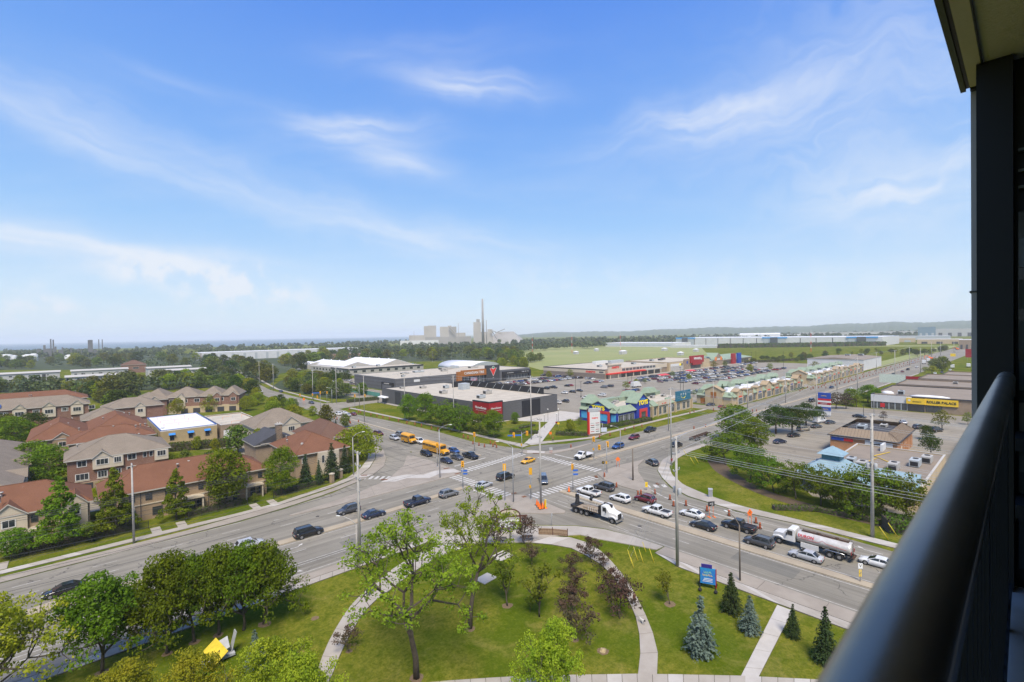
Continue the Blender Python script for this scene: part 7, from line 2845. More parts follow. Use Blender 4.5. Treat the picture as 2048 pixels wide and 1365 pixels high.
signal_pole(949,905,866,[(0,.6,-2.4)],'signal on a slim pole at the north median, behind the black pickup',ped=False)
signal_pole(1044,909,864,[(1.6,.6,-2.4),(-2.4,.9,-2.4)],'far corner signal pole with two yellow heads and a long blue street blade',arm=(1.8,-.6),blades=[(1.0,2.5,4.2)],ped=True)
signal_pole(926,978,925,[(.0,.5,-2.2)],'signal pole at the left median with two stacked blue signs',blades=[(2.0,-.7,1.1),(2.0,2.4,.3),(2.7,-.7,1.1)])
signal_pole(1146,984,928,[(0,.7,-1.4)],'signal pole at the near median nose with two blue blades beside the crane truck',blades=[(1.5,-.7,1.2),(2.4,-.7,1.2)])
signal_pole(1188,919,875,[(0,.6,-2.4),(1.6,3.0,-2.4)],'signal pole at the right median nose behind the white flatbed',arm=(1.2,-.6),ped=True)
signal_pole(1214,948,886,[(.4,.5,-2.3)],'signal pole at the right traffic island with a small black and yellow board',ped=True)
signal_pole(1010,1003,930,[(.1,.5,.8)],'signal hung over the crossing from the near corner pole',arm=(3.4,.9),blades=[(.1,.9,2.6)])
signal_pole(1062,1000,938,[(0,.5,.8)],'signal head at the near island right of the slim lamp pole',ped=True)
signal_pole(875,935,888,[(0,.5,-2.2),(.9,1.2,-2.2)],'signal on the left traffic island in front of the big school bus',arm=(1.4,.6))
signal_pole(641,822,784,[(0,.5,-2.4),(-1.4,2.6,-2.4)],'signal pole at the side street, nearest the left kerb',arm=(3.0,-.5),blades=[(.5,2.6,3.6)])
signal_pole(654,806,784,[(0,.5,-2.4)],'signal pole at the far kerb of the side street junction')
signal_pole(710,818,790,[(0,.6,-2.4),(-5,.6,-2.4)],'signal mast in front of the hedge with its arm across the side street',arm=(2.0,2.4))
signal_pole(600,806,789,[(0,.5,-2.4)],'signal on the left kerb before the dark car of the far junction')
signal_pole(625,802,788,[(0,.5,-2.4)],'signal beside the far power pole of the side street')


def flat_sign(name,p,z,w,h,ang,mt,label,cat='road sign',posts=1,text=None,shape='rect',tcol=SIGNBLK,base=None,group=None,pm=POLEG,tsize=None):
 o = empty(name,(p[0],p[1],0),ang,label,cat,group)
 for i in range(posts):
  y = 0 if posts == 1 else (i - .5) * w * .6
  mb = MB()
  mb.tube((-.05,y,0),(-.05,y,z),.04,None,6)
  part(o,'post',mb,pm)
 mb = MB()
 if shape == 'rect':
  mb.box(-.02,.02,-w / 2,w / 2,z - h / 2,z + h / 2)
 elif shape == 'diamond':
  mb.add([(.02,0,z + h / 2),(.02,-w / 2,z),(.02,0,z - h / 2),(.02,w / 2,z),(-.02,0,z + h / 2),(-.02,-w / 2,z),(-.02,0,z - h / 2),(-.02,w / 2,z)],[(0,1,2,3),(7,6,5,4),(0,4,5,1),(1,5,6,2),(2,6,7,3),(3,7,4,0)],0)
 else:
  mb.add([(.02,-w / 2,z + h / 2),(.02,0,z - h / 2),(.02,w / 2,z + h / 2),(-.02,-w / 2,z + h / 2),(-.02,0,z - h / 2),(-.02,w / 2,z + h / 2)],[(0,1,2),(5,4,3),(0,3,4,1),(1,4,5,2),(2,5,3,0)],0)
 bd = part(o,'board',mb,mt)
 if text:
  link('lettering',text_mesh(text,tsize or h * .6,tcol,.004),bd,wall_matrix((.028,0,z),(0,1,0),(1,0,0)))
 if base == 'stand':
  mb = MB()
  mb.box(-.5,.5,-w * .5,-w * .3,0,.12)
  mb.box(-.5,.5,w * .3,w * .5,0,.12)
  part(o,'ballast',mb,CONEO)
 return o


TO_CAM = -2.36                                         # facing the balcony
flat_sign('construction_sign',at(1236,936),2.3,1.3,1.3,TO_CAM,CONEO,'orange diamond roadworks sign on the right traffic island',shape='diamond',base='stand',posts=2,pm=CONEO)
flat_sign('construction_sign',at(1500,1053),2.5,1.2,1.4,TO_CAM + .3,CONEO,'orange diamond roadworks sign behind the black pickup in the queue',shape='diamond',base='stand',posts=2,pm=CONEO,text='<',tsize=.8)
flat_sign('construction_sign',at(1423,1035),2.6,1.3,.9,TO_CAM + .2,SIGNBLK,'black lane shift board on orange feet above the white sedan',base='stand',posts=2,pm=CONEO,text='>||',tcol=BOARDW,tsize=.7)
flat_sign('construction_sign',at(1102,908),1.5,.9,.8,TO_CAM,CABI,'small grey back of a sign on orange legs at the far corner',posts=2,pm=CONEO)
flat_sign('construction_sign',at(1101,876),1.6,.9,.9,TO_CAM,CONEO,'orange board lying by the walker on the entrance walk',posts=1)
flat_sign('construction_sign',at(608,810),3.0,1.6,1.6,TO_CAM,CONEO,'orange diamond roadworks sign at the bend of the cross street',shape='diamond',posts=2,pm=CONEO)
flat_sign('hazard_board',at(1293,982),1.4,.55,1.1,TO_CAM,BOARDY,'yellow and black hazard board at the lower tip of the right island',text='//',tsize=.7)
flat_sign('hazard_board',at(1207,960),4.2,.6,.7,TO_CAM,SIGNBLK,'black and yellow board on the right island signal',text='//',tcol=BOARDY,tsize=.6)
flat_sign('keep_right_sign',at(1721,1166),2.4,.6,.75,TO_CAM,BOARDW,'white keep right sign over a striped hazard board on the end of the median',text='V',tsize=.6)
flat_sign('hazard_board',at(1720.6,1165.5),1.35,.32,1.0,TO_CAM,BOARDY,'narrow yellow and black hazard board below the keep right sign',text='//',tsize=.45)
flat_sign('give_way_sign',at(1344,944),3.0,.8,.75,TO_CAM + .6,SIGNRED,'red edged triangular give way sign in front of the curved sidewalk pole',shape='tri',group=None)
flat_sign('road_sign',at(1104,1053),2.2,.3,.5,TO_CAM + .8,CABI,'slim grey sign post on the plaza pavement left of the picket fence end')
flat_sign('road_sign',at(822,915),1.6,.5,.5,TO_CAM,mat('olive_sign',(.2,.19,.12),.7,0),'small dark sign at the upper tip of the left traffic island')
for i,(px,py) in enumerate(((1117,858),(1113,853))):
 flat_sign('event_sign',at(px,py),2.0 - i * .5,.8,.6,TO_CAM,[BOARDY,SIGNRED][i],['yellow board leaning by the entrance walk shrubs','red board just behind the yellow one on the entrance walk'][i],cat='sign')
# the bigger advertising signs
o = empty('pylon_sign',at(1189,872),-2.36 + .35,'tall white plaza directory sign with a red edge in front of the toy store','pylon sign')
hp = height(1189,872,817)
mb = MB()
mb.box(-.5,.5,-2.0,2.0,.9,hp - 1.2)
part(o,'board',mb,SIGNWH)
mb = MB()
mb.box(-.55,.55,-2.5,-2.0,.6,hp)
part(o,'red_edge',mb,CTRED)
mb = MB()
mb.box(-.56,.56,-2.5,1.2,hp - 1.1,hp)
mb.box(-.57,.57,1.2,2.2,hp - .9,hp)
part(o,'top_beam',mb,CABI)
mb = MB()
mb.box(-.8,.8,-2.6,2.4,0,.75)
part(o,'plinth',mb,STONE)
link('lettering',text_mesh('metro',.95,CTRED,.01,.03),o,wall_matrix((.51,0,hp * .66),(0,1,0),(1,0,0)))
link('lettering',text_mesh('~8',.5,CABI,.01),o,wall_matrix((.51,.4,hp * .76),(0,1,0),(1,0,0)))
for i in range(5):
 for s in (-1,1):
  mb = MB()
  mb.box(.5,.515,s * .95 - .7,s * .95 + .7,1.5 + i * .72,1.72 + i * .72)
  part(o,'tenant_strip',mb,[CABI,SIGNBLK,SIGNRED][(i + s) % 3])
flat_sign('banner_sign',at(1208,867),1.3,2.2,1.5,-2.2,mat('pale_blue_banner',(.5,.56,.66),.6,.1),'small pale blue banner beside the foot of the directory sign',cat='sign',posts=2)
o = empty('pylon_sign',at(1649,834),PI,'tall plaza sign of stacked coloured boards by the near kerb, blue on top','pylon sign')
hp = height(1649,834,786)
for k,(z0,z1,m) in enumerate(((.76,1.0,BLUESIGN),(.68,.755,REDP),(.60,.675,SIGNWH),(.51,.595,SIGNRED),(.42,.505,SIGNWH),(.25,.415,BLUESIGN),(.08,.245,SIGNWH))):
 mb = MB()
 mb.box(-.4,.4,-2.2,2.2,hp * z0,hp * z1)
 bd = part(o,'board',mb,m)
 if k in (0,3,5,6):
  link('lettering',text_mesh({0: '~6',3: '~7',5: '~9',6: '~6'}[k],hp * .065,BOARDY if k in (0,5) else SIGNWH if k == 3 else SIGNBLK,.01),bd,wall_matrix((.42,0,hp * (z0 + z1) / 2),(0,1,0),(1,0,0)))
mb = MB()
for y in (-1.6,1.6):
 mb.box(-.25,.25,y - .3,y + .3,0,hp * .1)
part(o,'legs',mb,CABI)
for px,py,w_,z,h_,m,lab in ((1784,778,12,6,5,mat('cream_green_board',(.55,.60,.52),.6,.1),'cream plaza board with rows of names beside the roller rink shrubs'),(1832,769,10,2.6,4.5,SIGNRED,'red banner fence on the grass beyond the roller rink'),(1797,763,8,3,3,CABI,'grey blue board beside the red banner fence'),(1941,728,7,10,8,SIGNRED,'red square sign at the far end of the avenue beside the column'),(1906,722,4,6,3,BOARDY,'yellow and black sign before the white parked vehicles')):
 flat_sign('board_sign',at(px,py),z,w_,h_,PI,m,lab,cat='sign',posts=2)
o = empty('wheeled_sign',at(1416,1178),-2.36 - .35,'blue and red advertising board on four black rubber feet, leaning on the lawn','sign')
mb = MB()
mb.box(-.06,.06,-1.0,1.0,.7,2.9)
part(o,'board',mb,mat('ad_blue',(.03,.14,.50),.4,.25,1.2,(.02,.30,.55)))
mb = MB()
mb.box(-.07,.07,-.85,.55,2.9,3.4)
part(o,'top_board',mb,mat('ad_violet',(.045,.03,.22),.4,.1))
for y in (-1.05,1.05):
 mb = MB()
 mb.box(-.08,.08,y - .06,y + .06,.2,2.9)
 part(o,'side_frame',mb,SIGNRED if y > 0 else IRON)
for k,(t,z) in enumerate((('~5',2.35),('~6',1.95))):
 link('lettering',text_mesh(t,.42,BOARDY if k else mat('ad_green',(.35,.6,.2),.5,0),.004,.01),o,wall_matrix((.066,0,z),(0,1,0),(1,0,0)))
for k in range(3):
 mb = MB()
 mb.box(.055,.068,-.7 + k * .1,.6,1.0 + k * .2,1.08 + k * .2)
 part(o,'print_line',mb,BOARDW)
mb = MB()
mb.tube((-1.0,-1,.25),(1.0,-1,.25),.05,None,5)
mb.tube((-1.0,1,.25),(1.0,1,.25),.05,None,5)
part(o,'foot_bar',mb,IRON)
for x in (-1.05,1.05):
 for y in (-1,1):
  mb = MB()
  mb.ball((x,y,.24),.26,8,6)
  part(o,'rubber_foot',mb,RUBBER)
o = empty('leaning_sign',at(436,1322),.35,'yellow sale board tilted on a white trailer frame among the near trees','sign')
o.rotation_euler.z = 0
nv,uv = Vector((-.62,-.45,.64)),Vector((.74,-.67,0))
for nm,m_,p_,w_,h_,tw_ in (('board',mat('sale_yellow',(.62,.47,.02),.5,.15,2),(-.25,-.2,1.25),1.15,.85,-.62),('white_board',CABI,(.2,.3,1.3),1.05,.65,.55)):
 T_ = wall_matrix(p_,uv,nv) @ Matrix.Rotation(tw_,4,'Z')
 mb = MB()
 mb.T = T_
 mb.box(-w_,w_,-h_,h_,0,.05)
 bd = part(o,nm,mb,m_)
 if nm == 'board':
  for k,(t,s_) in enumerate((('~4',.5),('~7',.36))):
   link('lettering',text_mesh(t,s_,SIGNBLK,.004,.01),bd,T_ @ Matrix.Translation((0,.25 - k * .5,.06)))
mb = MB()
mb.box(-1.6,1.6,-.6,.6,.25,.5)
mb.T = Matrix.Translation((1.3,.2,.4)) @ Matrix.Rotation(.25,4,'Y')
mb.box(-.05,.05,-.4,.4,0,2.2)
mb.T = None
part(o,'frame',mb,CABI)
for y in (-.65,.65):
 mb = MB()
 mb.tube((0,y - .1,.3),(0,y + .1,.3),.3,None,12)
 part(o,'wheel',mb,TYRE)

# construction drums, cones and barriers
DR = MB()
DR.lathe([(.23,.08),(.22,.34),(.205,.36),(.2,.6),(.185,.62),(.175,.86),(.16,.88),(.15,1.08),(.08,1.1)],10,m=0)
DR.lathe([(.36,0),(.36,.08),(.26,.1)],8,m=1)
for z,r_ in ((.22,.228),(.48,.206),(.74,.184)):
 DR.lathe([(r_,z),(r_ - .006,z + .1)],10,m=1)
DRM = DR.mesh('construction_drum',[DRUM,RUBBER])
CN = MB()
CN.lathe([(.19,.04),(.05,.72),(.03,.76)],9,m=0)
CN.box(-.25,.25,-.25,.25,0,.05,1)
CNM = CN.mesh('traffic_cone',[CONEO,RUBBER])


def drum(p,label,group,z=.03,sc_=1.0):
 o = link('construction_drum',DRM,None,label=label,cat='construction drum',group=group)
 o.location = (p[0],p[1],z)
 o.rotation_euler = (0,0,rnd.random() * 6)
 o.scale = (sc_,sc_,sc_ * rnd.uniform(.97,1.05))
 return o


rowsD = [('on the verge before the furnishings store','from the left',[(699,821),(717,826),(721,827),(729,828),(742,832),(754,834),(766,837),(779,840),(797,844),(814,848),(830,851),(843,854),(863,859),(876,862),(927,876),(936,878)]),
         ('near the far corner behind the black pickup','from the left',[(946,889),(958,892),(969,895),(981,889),(986,894),(990,890),(993,896)]),
         ('along the far kerb from the corner to the shops','from the left',[(1142,896),(1199,877),(1220,872),(1241,866),(1250,862),(1268,858),(1284,855),(1380,828),(1388,825),(1427,822),(1441,819)]),
         ('beside the traffic queue and the turn lane','from the left',[(1282,990),(1310,989),(1340,1000),(1347,1013),(1372,1012),(1414,1023),(1458,1032),(1512,1047),(1520,1058)]),
         ('on the far avenue median near the trailer','from the left',[(1388,859),(1411,855),(1505,824),(1513,824),(1516,835)]),
         ('in the left lanes of the cross street','from the left',[(669,838),(674,840),(682,842),(693,844),(699,846),(701,848),(717,845)]),
         ('at the dark median board on the plaza side','from the left',[(1209,955),(1233,975),(1276,992)]),
         ('in the works zone of the far avenue','from the near end',[(1600,783),(1605,780),(1615,776),(1622,780),(1627,778),(1637,777),(1643,775),(1649,772),(1675,763),(1679,768),(1682,760),(1690,766),(1691,762),(1697,766),(1699,764),(1703,761),(1708,763),(1720,758),(1728,754)])]
for where,frm,pts in rowsD:
 for i,(px,py) in enumerate(pts):
  drum(at(px,py),f'orange drum {where}, {nth(i + 1)} {frm}','construction drums along the roads')
for i in range(44):                                    # the long double line of drums up the avenue
 x = 330 + i * 9.5
 drum((x,92.3 - .012 * (x - 330) + (i % 2) * 1.2),f'far construction drum in the left line up the avenue, {nth(i + 1)} from its near end','construction drums along the roads',.03,1.0)
 drum((x + 4,86.6 - .012 * (x - 330)),f'far construction drum in the right line up the avenue, {nth(i + 1)} from its near end','construction drums along the roads',.03,1.0)
for i,(px,py) in enumerate(((1074,1012),(1080,1020),(1085,1019),(1089,1016),(1077,1016),(1138,985))):
 o = link('traffic_cone',CNM,None,label=f'orange traffic cone {"at the foot of the island pole" if i < 5 else "beside the median signal"}, {nth(i % 5 + 1)} of them from the left',cat='traffic cone',group='cones around the island pole')
 o.location = (at(px,py).x,at(px,py).y,.14)
 o.scale = (1.5,1.5,1.6)
o = empty('bollard_marker',at(1091,1018),0,'orange and black striped marker post right of the island pole','marker post')
mb = MB()
mb.box(-.12,.12,-.12,.12,.1,1.9)
part(o,'post',mb,BOARDY)
mb = MB()
mb.box(-.35,.35,-.35,.35,0,.16)
part(o,'base',mb,CONEO)

# kerbside cabinet, utility lids, guy guards
o = empty('utility_cabinet',at(1421,995),.5,'grey metal utility cabinet on the lawn beside the curved sidewalk','utility cabinet')
mb = MB()
mb.box(-.55,.55,-.5,.5,0,.15)
part(o,'plinth',mb,CONC)
mb = MB()
mb.box(-.45,.45,-.4,.4,.15,1.75)
mb.box(-.5,.5,-.45,.45,1.75,1.85)
part(o,'case',mb,CABI)
mb = MB()
mb.box(-.47,-.45,-.34,.34,.3,1.65)
part(o,'door',mb,POLEG)
o = empty('utility_cabinet',at(1206,1303),.5,'low light box on the lawn at the foot of the near leafy tree','utility cabinet')
mb = MB()
mb.box(-.4,.4,-.3,.3,0,.12)
mb.ball((0,0,.1),(.3,.25,.2),8,5)
part(o,'case',mb,mat('straw',(.42,.33,.18),.9,.2,4))
for px,py,s_,lab in ((1004,1113,1.5,'square concrete flower bed with small dark plants near the plaza'),(972,1158,1.3,'plain concrete pad in the lawn beside the young flowering tree')):
 q = at(px,py)
 o = empty('concrete_pad',q,.1,lab,'concrete pad')
 mb = MB()
 mb.box(-s_,s_,-s_ * .8,s_ * .8,0,.1)
 part(o,'pad',mb,CONC2)
 if s_ > 1.4:
  for i in range(6):
   mb = MB()
   for k in range(9):
    a = k * 2.4
    mb.add([(-.8 + i * .33,-.2,.1),(-.8 + i * .33 + .18 * math.cos(a),-.2 + .18 * math.sin(a),.3),(-.8 + i * .33 + .1 * math.cos(a + .7),-.2 + .1 * math.sin(a + .7),.36)],[(0,1,2)])
   part(o,'plant',mb,L_DARK)
for i,(a,b) in enumerate(((((1264,1128),(1272,1070))),((1276,1122),(1285,1078)),((1287,1127),(1302,1082)),((1308,1125),(1317,1087)),((1268,1137),(1276,1104)),((1292,1105),(1300,1080)))):
 p,q = at(*a),at(*b,1.9)
 q = p + (Vector((.5,1.2,1.9))) * (.9 if i < 4 else .7)
 mb = MB()
 mb.tube(p,q,.05,None,6)
 o = link('guy_guard',mb.mesh('guy_guard',GUARDY),None,label=f'slanting yellow guy wire guard on the lawn, {nth(i + 1)} counted from the curved path' if i < 4 else ['short yellow guy guard in front of the others','short yellow guy guard behind the third one'][i - 4],cat='guy guard',group='yellow guy guards left of the lawn pole')
 wire(q,ARMS['p1'][i],.05,f'guy wire {nth(i + 1)} rising from the yellow guards to the lawn pole','guy wires of the lawn pole',.012)
for i,(px,py) in enumerate(((1778,1082),(1795,1074),(1398,928),(1376,915),(1390,931))):
 p = at(px,py)
 mb = MB()
 mb.tube(p,p + Vector((-.5,1.2,2.2)) * (1 if i < 2 else .9),.07,None,6)
 link('guy_guard',mb.mesh('guy_guard',GUARDY),None,label=['yellow guy guard right of the transformer pole','yellow guy guard half hidden by the handrail','yellow guy guard on the lawn of the right hand curve','yellow guy guard nearest the give way sign','low yellow guy guard beside the curve lawn guard'][i],cat='guy guard',group='yellow guy guards of the right hand poles')

# black iron fence before the front houses, with pickets; gate posts of stone
def iron_fence(x0,y0,x1,y1,label,h=1.5):
 d = Vector((x1 - x0,y1 - y0,0))
 L = d.length
 o = empty('iron_fence',(x0,y0,0),math.atan2(d.y,d.x),label,'fence','black iron fences before the townhouses')
 for z in (.2,h - .18):
  mb = MB()
  mb.box(0,L,-.02,.02,z - .025,z + .025)
  part(o,'rail',mb,IRON)
 n = int(L / 2.4)
 for i in range(n + 1):
  mb = MB()
  mb.box(L * i / n - .04,L * i / n + .04,-.04,.04,0,h + .1)
  part(o,'post',mb,IRON)
 mb = MB()
 k = int(L / .14)
 for i in range(k):
  x = L * (i + .5) / k
  mb.box(x - .012,x + .012,-.012,.012,.1,h,0)
 part(o,'pickets',mb,IRON,kind='stuff')


for i,(a,b) in enumerate((((-40,114.5),(-9.7,114.6)),((-7.9,114.6),(10.4,115)),((16.3,115.2),(27.7,115.8)),((33,116),(46.4,118.2)))):
 iron_fence(*a,*b,['black iron picket fence at the left picture edge','black iron picket fence behind the pyramid trees, left of the pale pole','black iron picket fence in front of the middle of the long townhouse row','black iron picket fence from the last house to the stone gate post'][i])
for i,(px,py,top) in enumerate(((664,966,949),(681,957,938))):
 p = at(px,py)
 o = empty('gate_post',p,.4,['stone gate post at the end of the iron fence','stone gate post nearest the bend of the sidewalk'][i],'gate post','stone gate posts')
 mb = MB()
 mb.box(-.4,.4,-.4,.4,0,2.1)
 part(o,'pier',mb,BRICK_TAN)
 mb = MB()
 mb.box(-.5,.5,-.5,.5,2.1,2.35)
 part(o,'cap',mb,STUCCO)
# timber picket fence and arched gateway of the park corner plaza, bench, seats
pf = [at(x,y) for x,y in ((1078,1071),(1106,1072),(1135,1075))]
o = empty('picket_fence',pf[0],0,'brown timber picket fence at the edge of the corner plaza','fence')
for i in range(34):
 t = i / 33 * 2
 q = pf[0].lerp(pf[1],t) if t <= 1 else pf[1].lerp(pf[2],t - 1)
 d = (pf[2] - pf[0]).normalized()
 mb = MB()
 mb.T = Matrix.Translation((q.x - pf[0].x,q.y - pf[0].y,.13)) @ Matrix.Rotation(math.atan2(d.y,d.x),4,'Z')
 mb.box(-.07,.07,-.02,.02,.05,1.15 + (.25 if i in (16,33) else 0))
 part(o,'picket',mb,FENCEW if i not in (16,33) else BROWNW)
for z in (.35,.95):
 mb = MB()
 for a,b in zip(pf,pf[1:]):
  mb.tube(a - pf[0] + Vector((0,0,z + .13)),b - pf[0] + Vector((0,0,z + .13)),.04,None,4)
 part(o,'rail',mb,BROWNW)
gp = at(1018,1062)
o = empty('gateway_arch',gp,.94 - PI / 2,'brown timber gateway arch with a white name board on the corner plaza','gateway arch')
for x in (-2.1,2.1):
 mb = MB()
 mb.box(x - .15,x + .15,-.15,.15,.1,2.7)
 part(o,'post',mb,BROWNW)
mb = MB()
mb.box(-3.4,3.4,-.12,.12,2.5,2.75)
part(o,'beam',mb,BROWNW)
mb = MB()
mb.path([(-2.1 * math.cos(PI * i / 10),0,2.75 + 1.25 * math.sin(PI * i / 10)) for i in range(11)],.12,5)
part(o,'arch',mb,BROWNW)
mb = MB()
mb.tri([(-1.9 * math.cos(PI * i / 10),-.03,2.78 + 1.1 * math.sin(PI * i / 10)) for i in range(11)])
mb.tri([(1.9 * math.cos(PI * i / 10),.03,2.78 + 1.1 * math.sin(PI * i / 10)) for i in range(11)])
nb = part(o,'name_board',mb,STUCCO)
link('lettering',text_mesh('~5',.5,SIGNBLK,.006,.01,.2),nb,wall_matrix((0,-.04,3.2),(1,0,0),(0,-1,0)))
for k in range(3):
 mb = MB()
 mb.box(-1.8,1.8,-.5,-.4,.9 + k * .5,1.15 + k * .5)
 part(o,'white_slat',mb,BOARDW)


def bench(px,py,ang,label):
 o = empty('park_bench',at(px,py),ang,label,'bench','park benches on the plaza')
 o.location.z = .13
 for k in range(3):
  mb = MB()
  mb.box(-.95,.95,-.22 + k * .16,-.1 + k * .16,.43,.47)
  part(o,'seat_slat',mb,BENCHM)
 for k in range(3):
  mb = MB()
  mb.box(-.95,.95,.27,.3,.55 + k * .13,.65 + k * .13)
  part(o,'back_slat',mb,BENCHM)
 for x in (-.85,.85):
  mb = MB()
  mb.box(x - .03,x + .03,-.22,-.16,0,.43)
  mb.box(x - .03,x + .03,.24,.3,0,.92)
  part(o,'leg',mb,BENCHM)


bench(1055,1084,.94 - PI / 2,'dark metal bench under the plum tree by the arch')
bench(1002,1087,.7 - PI / 2,'dark metal bench half hidden by the tall airy tree')
bench(744,1188,.5,'dark metal bench beside the left park path')
o = empty('litter_bin',at(1021,1088),0,'slim green lamp stand on the plaza between the benches','post')
mb = MB()
mb.tube((0,0,0),(0,0,2.0),.05,None,6)
part(o,'post',mb,IRON)
mb = MB()
mb.lathe([(.1,2.0),(.42,2.1),(.1,2.3)],8)
part(o,'bowl',mb,mat('moss',(.12,.14,.05),.8,.1))

# people and the dog
SKIN = mat('skin',(.42,.25,.17),.6,0)
HAIR = mat('brown_hair',(.05,.03,.02),.7,0)


def person(p,ang,top,legs,label,z=.13,stride=.28):
 o = empty('person',(p[0],p[1],z),ang,label,'person')
 me = bpy.data.meshes.new('body')
 V_ = [(0,0,.95),(0,0,1.18),(0,0,1.40),(0,0,1.50),(.01,0,1.60),(.01,0,1.72),
          (0,.10,.88),(stride * .55,.10,.5),(stride,.10,.08),(stride + .14,.10,.04),(0,-.10,.88),(-stride * .3,-.10,.5),(-stride * 1.1,-.10,.10),(-stride * 1.1 + .14,-.1,.03),
          (0,.19,1.40),(-.06,.25,1.13),(.04,.26,.90),(.07,.26,.82),(0,-.19,1.40),(.08,-.25,1.14),(.22,-.25,.94),(.26,-.25,.87)]
 E_ = [(0,1),(1,2),(2,3),(3,4),(4,5),(0,6),(6,7),(7,8),(8,9),(0,10),(10,11),(11,12),(12,13),(2,14),(14,15),(15,16),(16,17),(2,18),(18,19),(19,20),(20,21)]
 Rr = [.15,.135,.155,.06,.085,.085,.09,.066,.045,.035,.09,.066,.045,.035,.06,.045,.033,.03,.06,.045,.033,.03]
 me.from_pydata(V_,E_,[])
 b = link('body',me,o)
 sk = b.modifiers.new('skin','SKIN')
 for i,d in enumerate(me.skin_vertices[0].data):
  d.radius = (Rr[i],Rr[i] * (1.25 if i in (0,1,2) else 1))
  d.use_root = i == 0
 b.modifiers.new('sub','SUBSURF').levels = 1
 b.modifiers['sub'].render_levels = 1
 dg = bpy.context.evaluated_depsgraph_get()
 m2 = bpy.data.meshes.new_from_object(b.evaluated_get(dg))
 b.modifiers.clear()
 b.data = m2
 m2.materials.clear()
 for m in (legs,top,SKIN,TRIM):
  m2.materials.append(m)
 for f in m2.polygons:
  c = f.center
  f.material_index = 2 if c.z > 1.5 or (abs(c.y) > .2 and c.z < 1.1) else 3 if c.z < .09 else 1 if c.z > .93 else 0
  f.use_smooth = True
 mb = MB()
 mb.ball((-.01,0,1.70),(.10,.095,.11),8,6)
 part(o,'hair',mb,HAIR)
 return o


person(at(1106,884),2.2,mat('red_shirt',(.42,.03,.02),.8,.1),mat('dark_trousers',(.03,.03,.035),.8,.1),'walker in a red top crossing the entrance walk of the plaza')
person(at(1269,1213),1.2,mat('rust_patterned_top',(.20,.09,.06),.8,.3,20),mat('dark_skirt',(.10,.06,.05),.8,.2,15),'walker in a rust patterned outfit beside the plum tree on the curved path')
person(at(1335,757),0,SIGNWH,mat('blue_jeans',(.05,.08,.16),.8,.1),'shopper in white on the store walk across the car park',.14)
DOGW = mat('white_fur',(.62,.60,.57),.9,.08,8)
o = empty('dog',at(1284,1249),-1.9,'small white dog with a dark head trotting down the curved path','dog')
o.location.z = .13
me = bpy.data.meshes.new('body')
V_ = [(-.22,0,.32),(0,0,.32),(.2,0,.34),(.32,0,.44),(.42,0,.47),(.53,0,.44),(-.3,0,.40),(-.36,0,.52),
      (.2,.07,.2),(.21,.07,.02),(.2,-.07,.2),(.24,-.07,.02),(-.2,.08,.22),(-.26,.08,.12),(-.22,.08,.02),(-.2,-.08,.22),(-.25,-.08,.12),(-.18,-.08,.02)]
E_ = [(0,1),(1,2),(2,3),(3,4),(4,5),(0,6),(6,7),(2,8),(8,9),(2,10),(10,11),(0,12),(12,13),(13,14),(0,15),(15,16),(16,17)]
Rr = [.10,.11,.12,.07,.085,.04,.035,.03,.045,.028,.045,.028,.055,.03,.026,.055,.03,.026]
me.from_pydata(V_,E_,[])
b = link('body',me,o)
b.modifiers.new('skin','SKIN')
for i,d in enumerate(me.skin_vertices[0].data):
 d.radius = (Rr[i],Rr[i])
 d.use_root = i == 1
sb = b.modifiers.new('sub','SUBSURF')
sb.levels = 1
dg = bpy.context.evaluated_depsgraph_get()
m2 = bpy.data.meshes.new_from_object(b.evaluated_get(dg))
b.modifiers.clear()
b.data = m2
m2.materials.clear()
m2.materials.append(DOGW)
m2.materials.append(TRIM)
for f in m2.polygons:
 f.material_index = 1 if f.center.x > .34 else 0
 f.use_smooth = True
for s in (-1,1):
 mb = MB()
 mb.add([(.38,s * .05,.53),(.42,s * .09,.53),(.38,s * .11,.44),(.36,s * .06,.5)],[(0,1,2,3),(3,2,1,0)])
 part(o,'ear',mb,TRIM)
o.scale = (1.25,1.25,1.25)

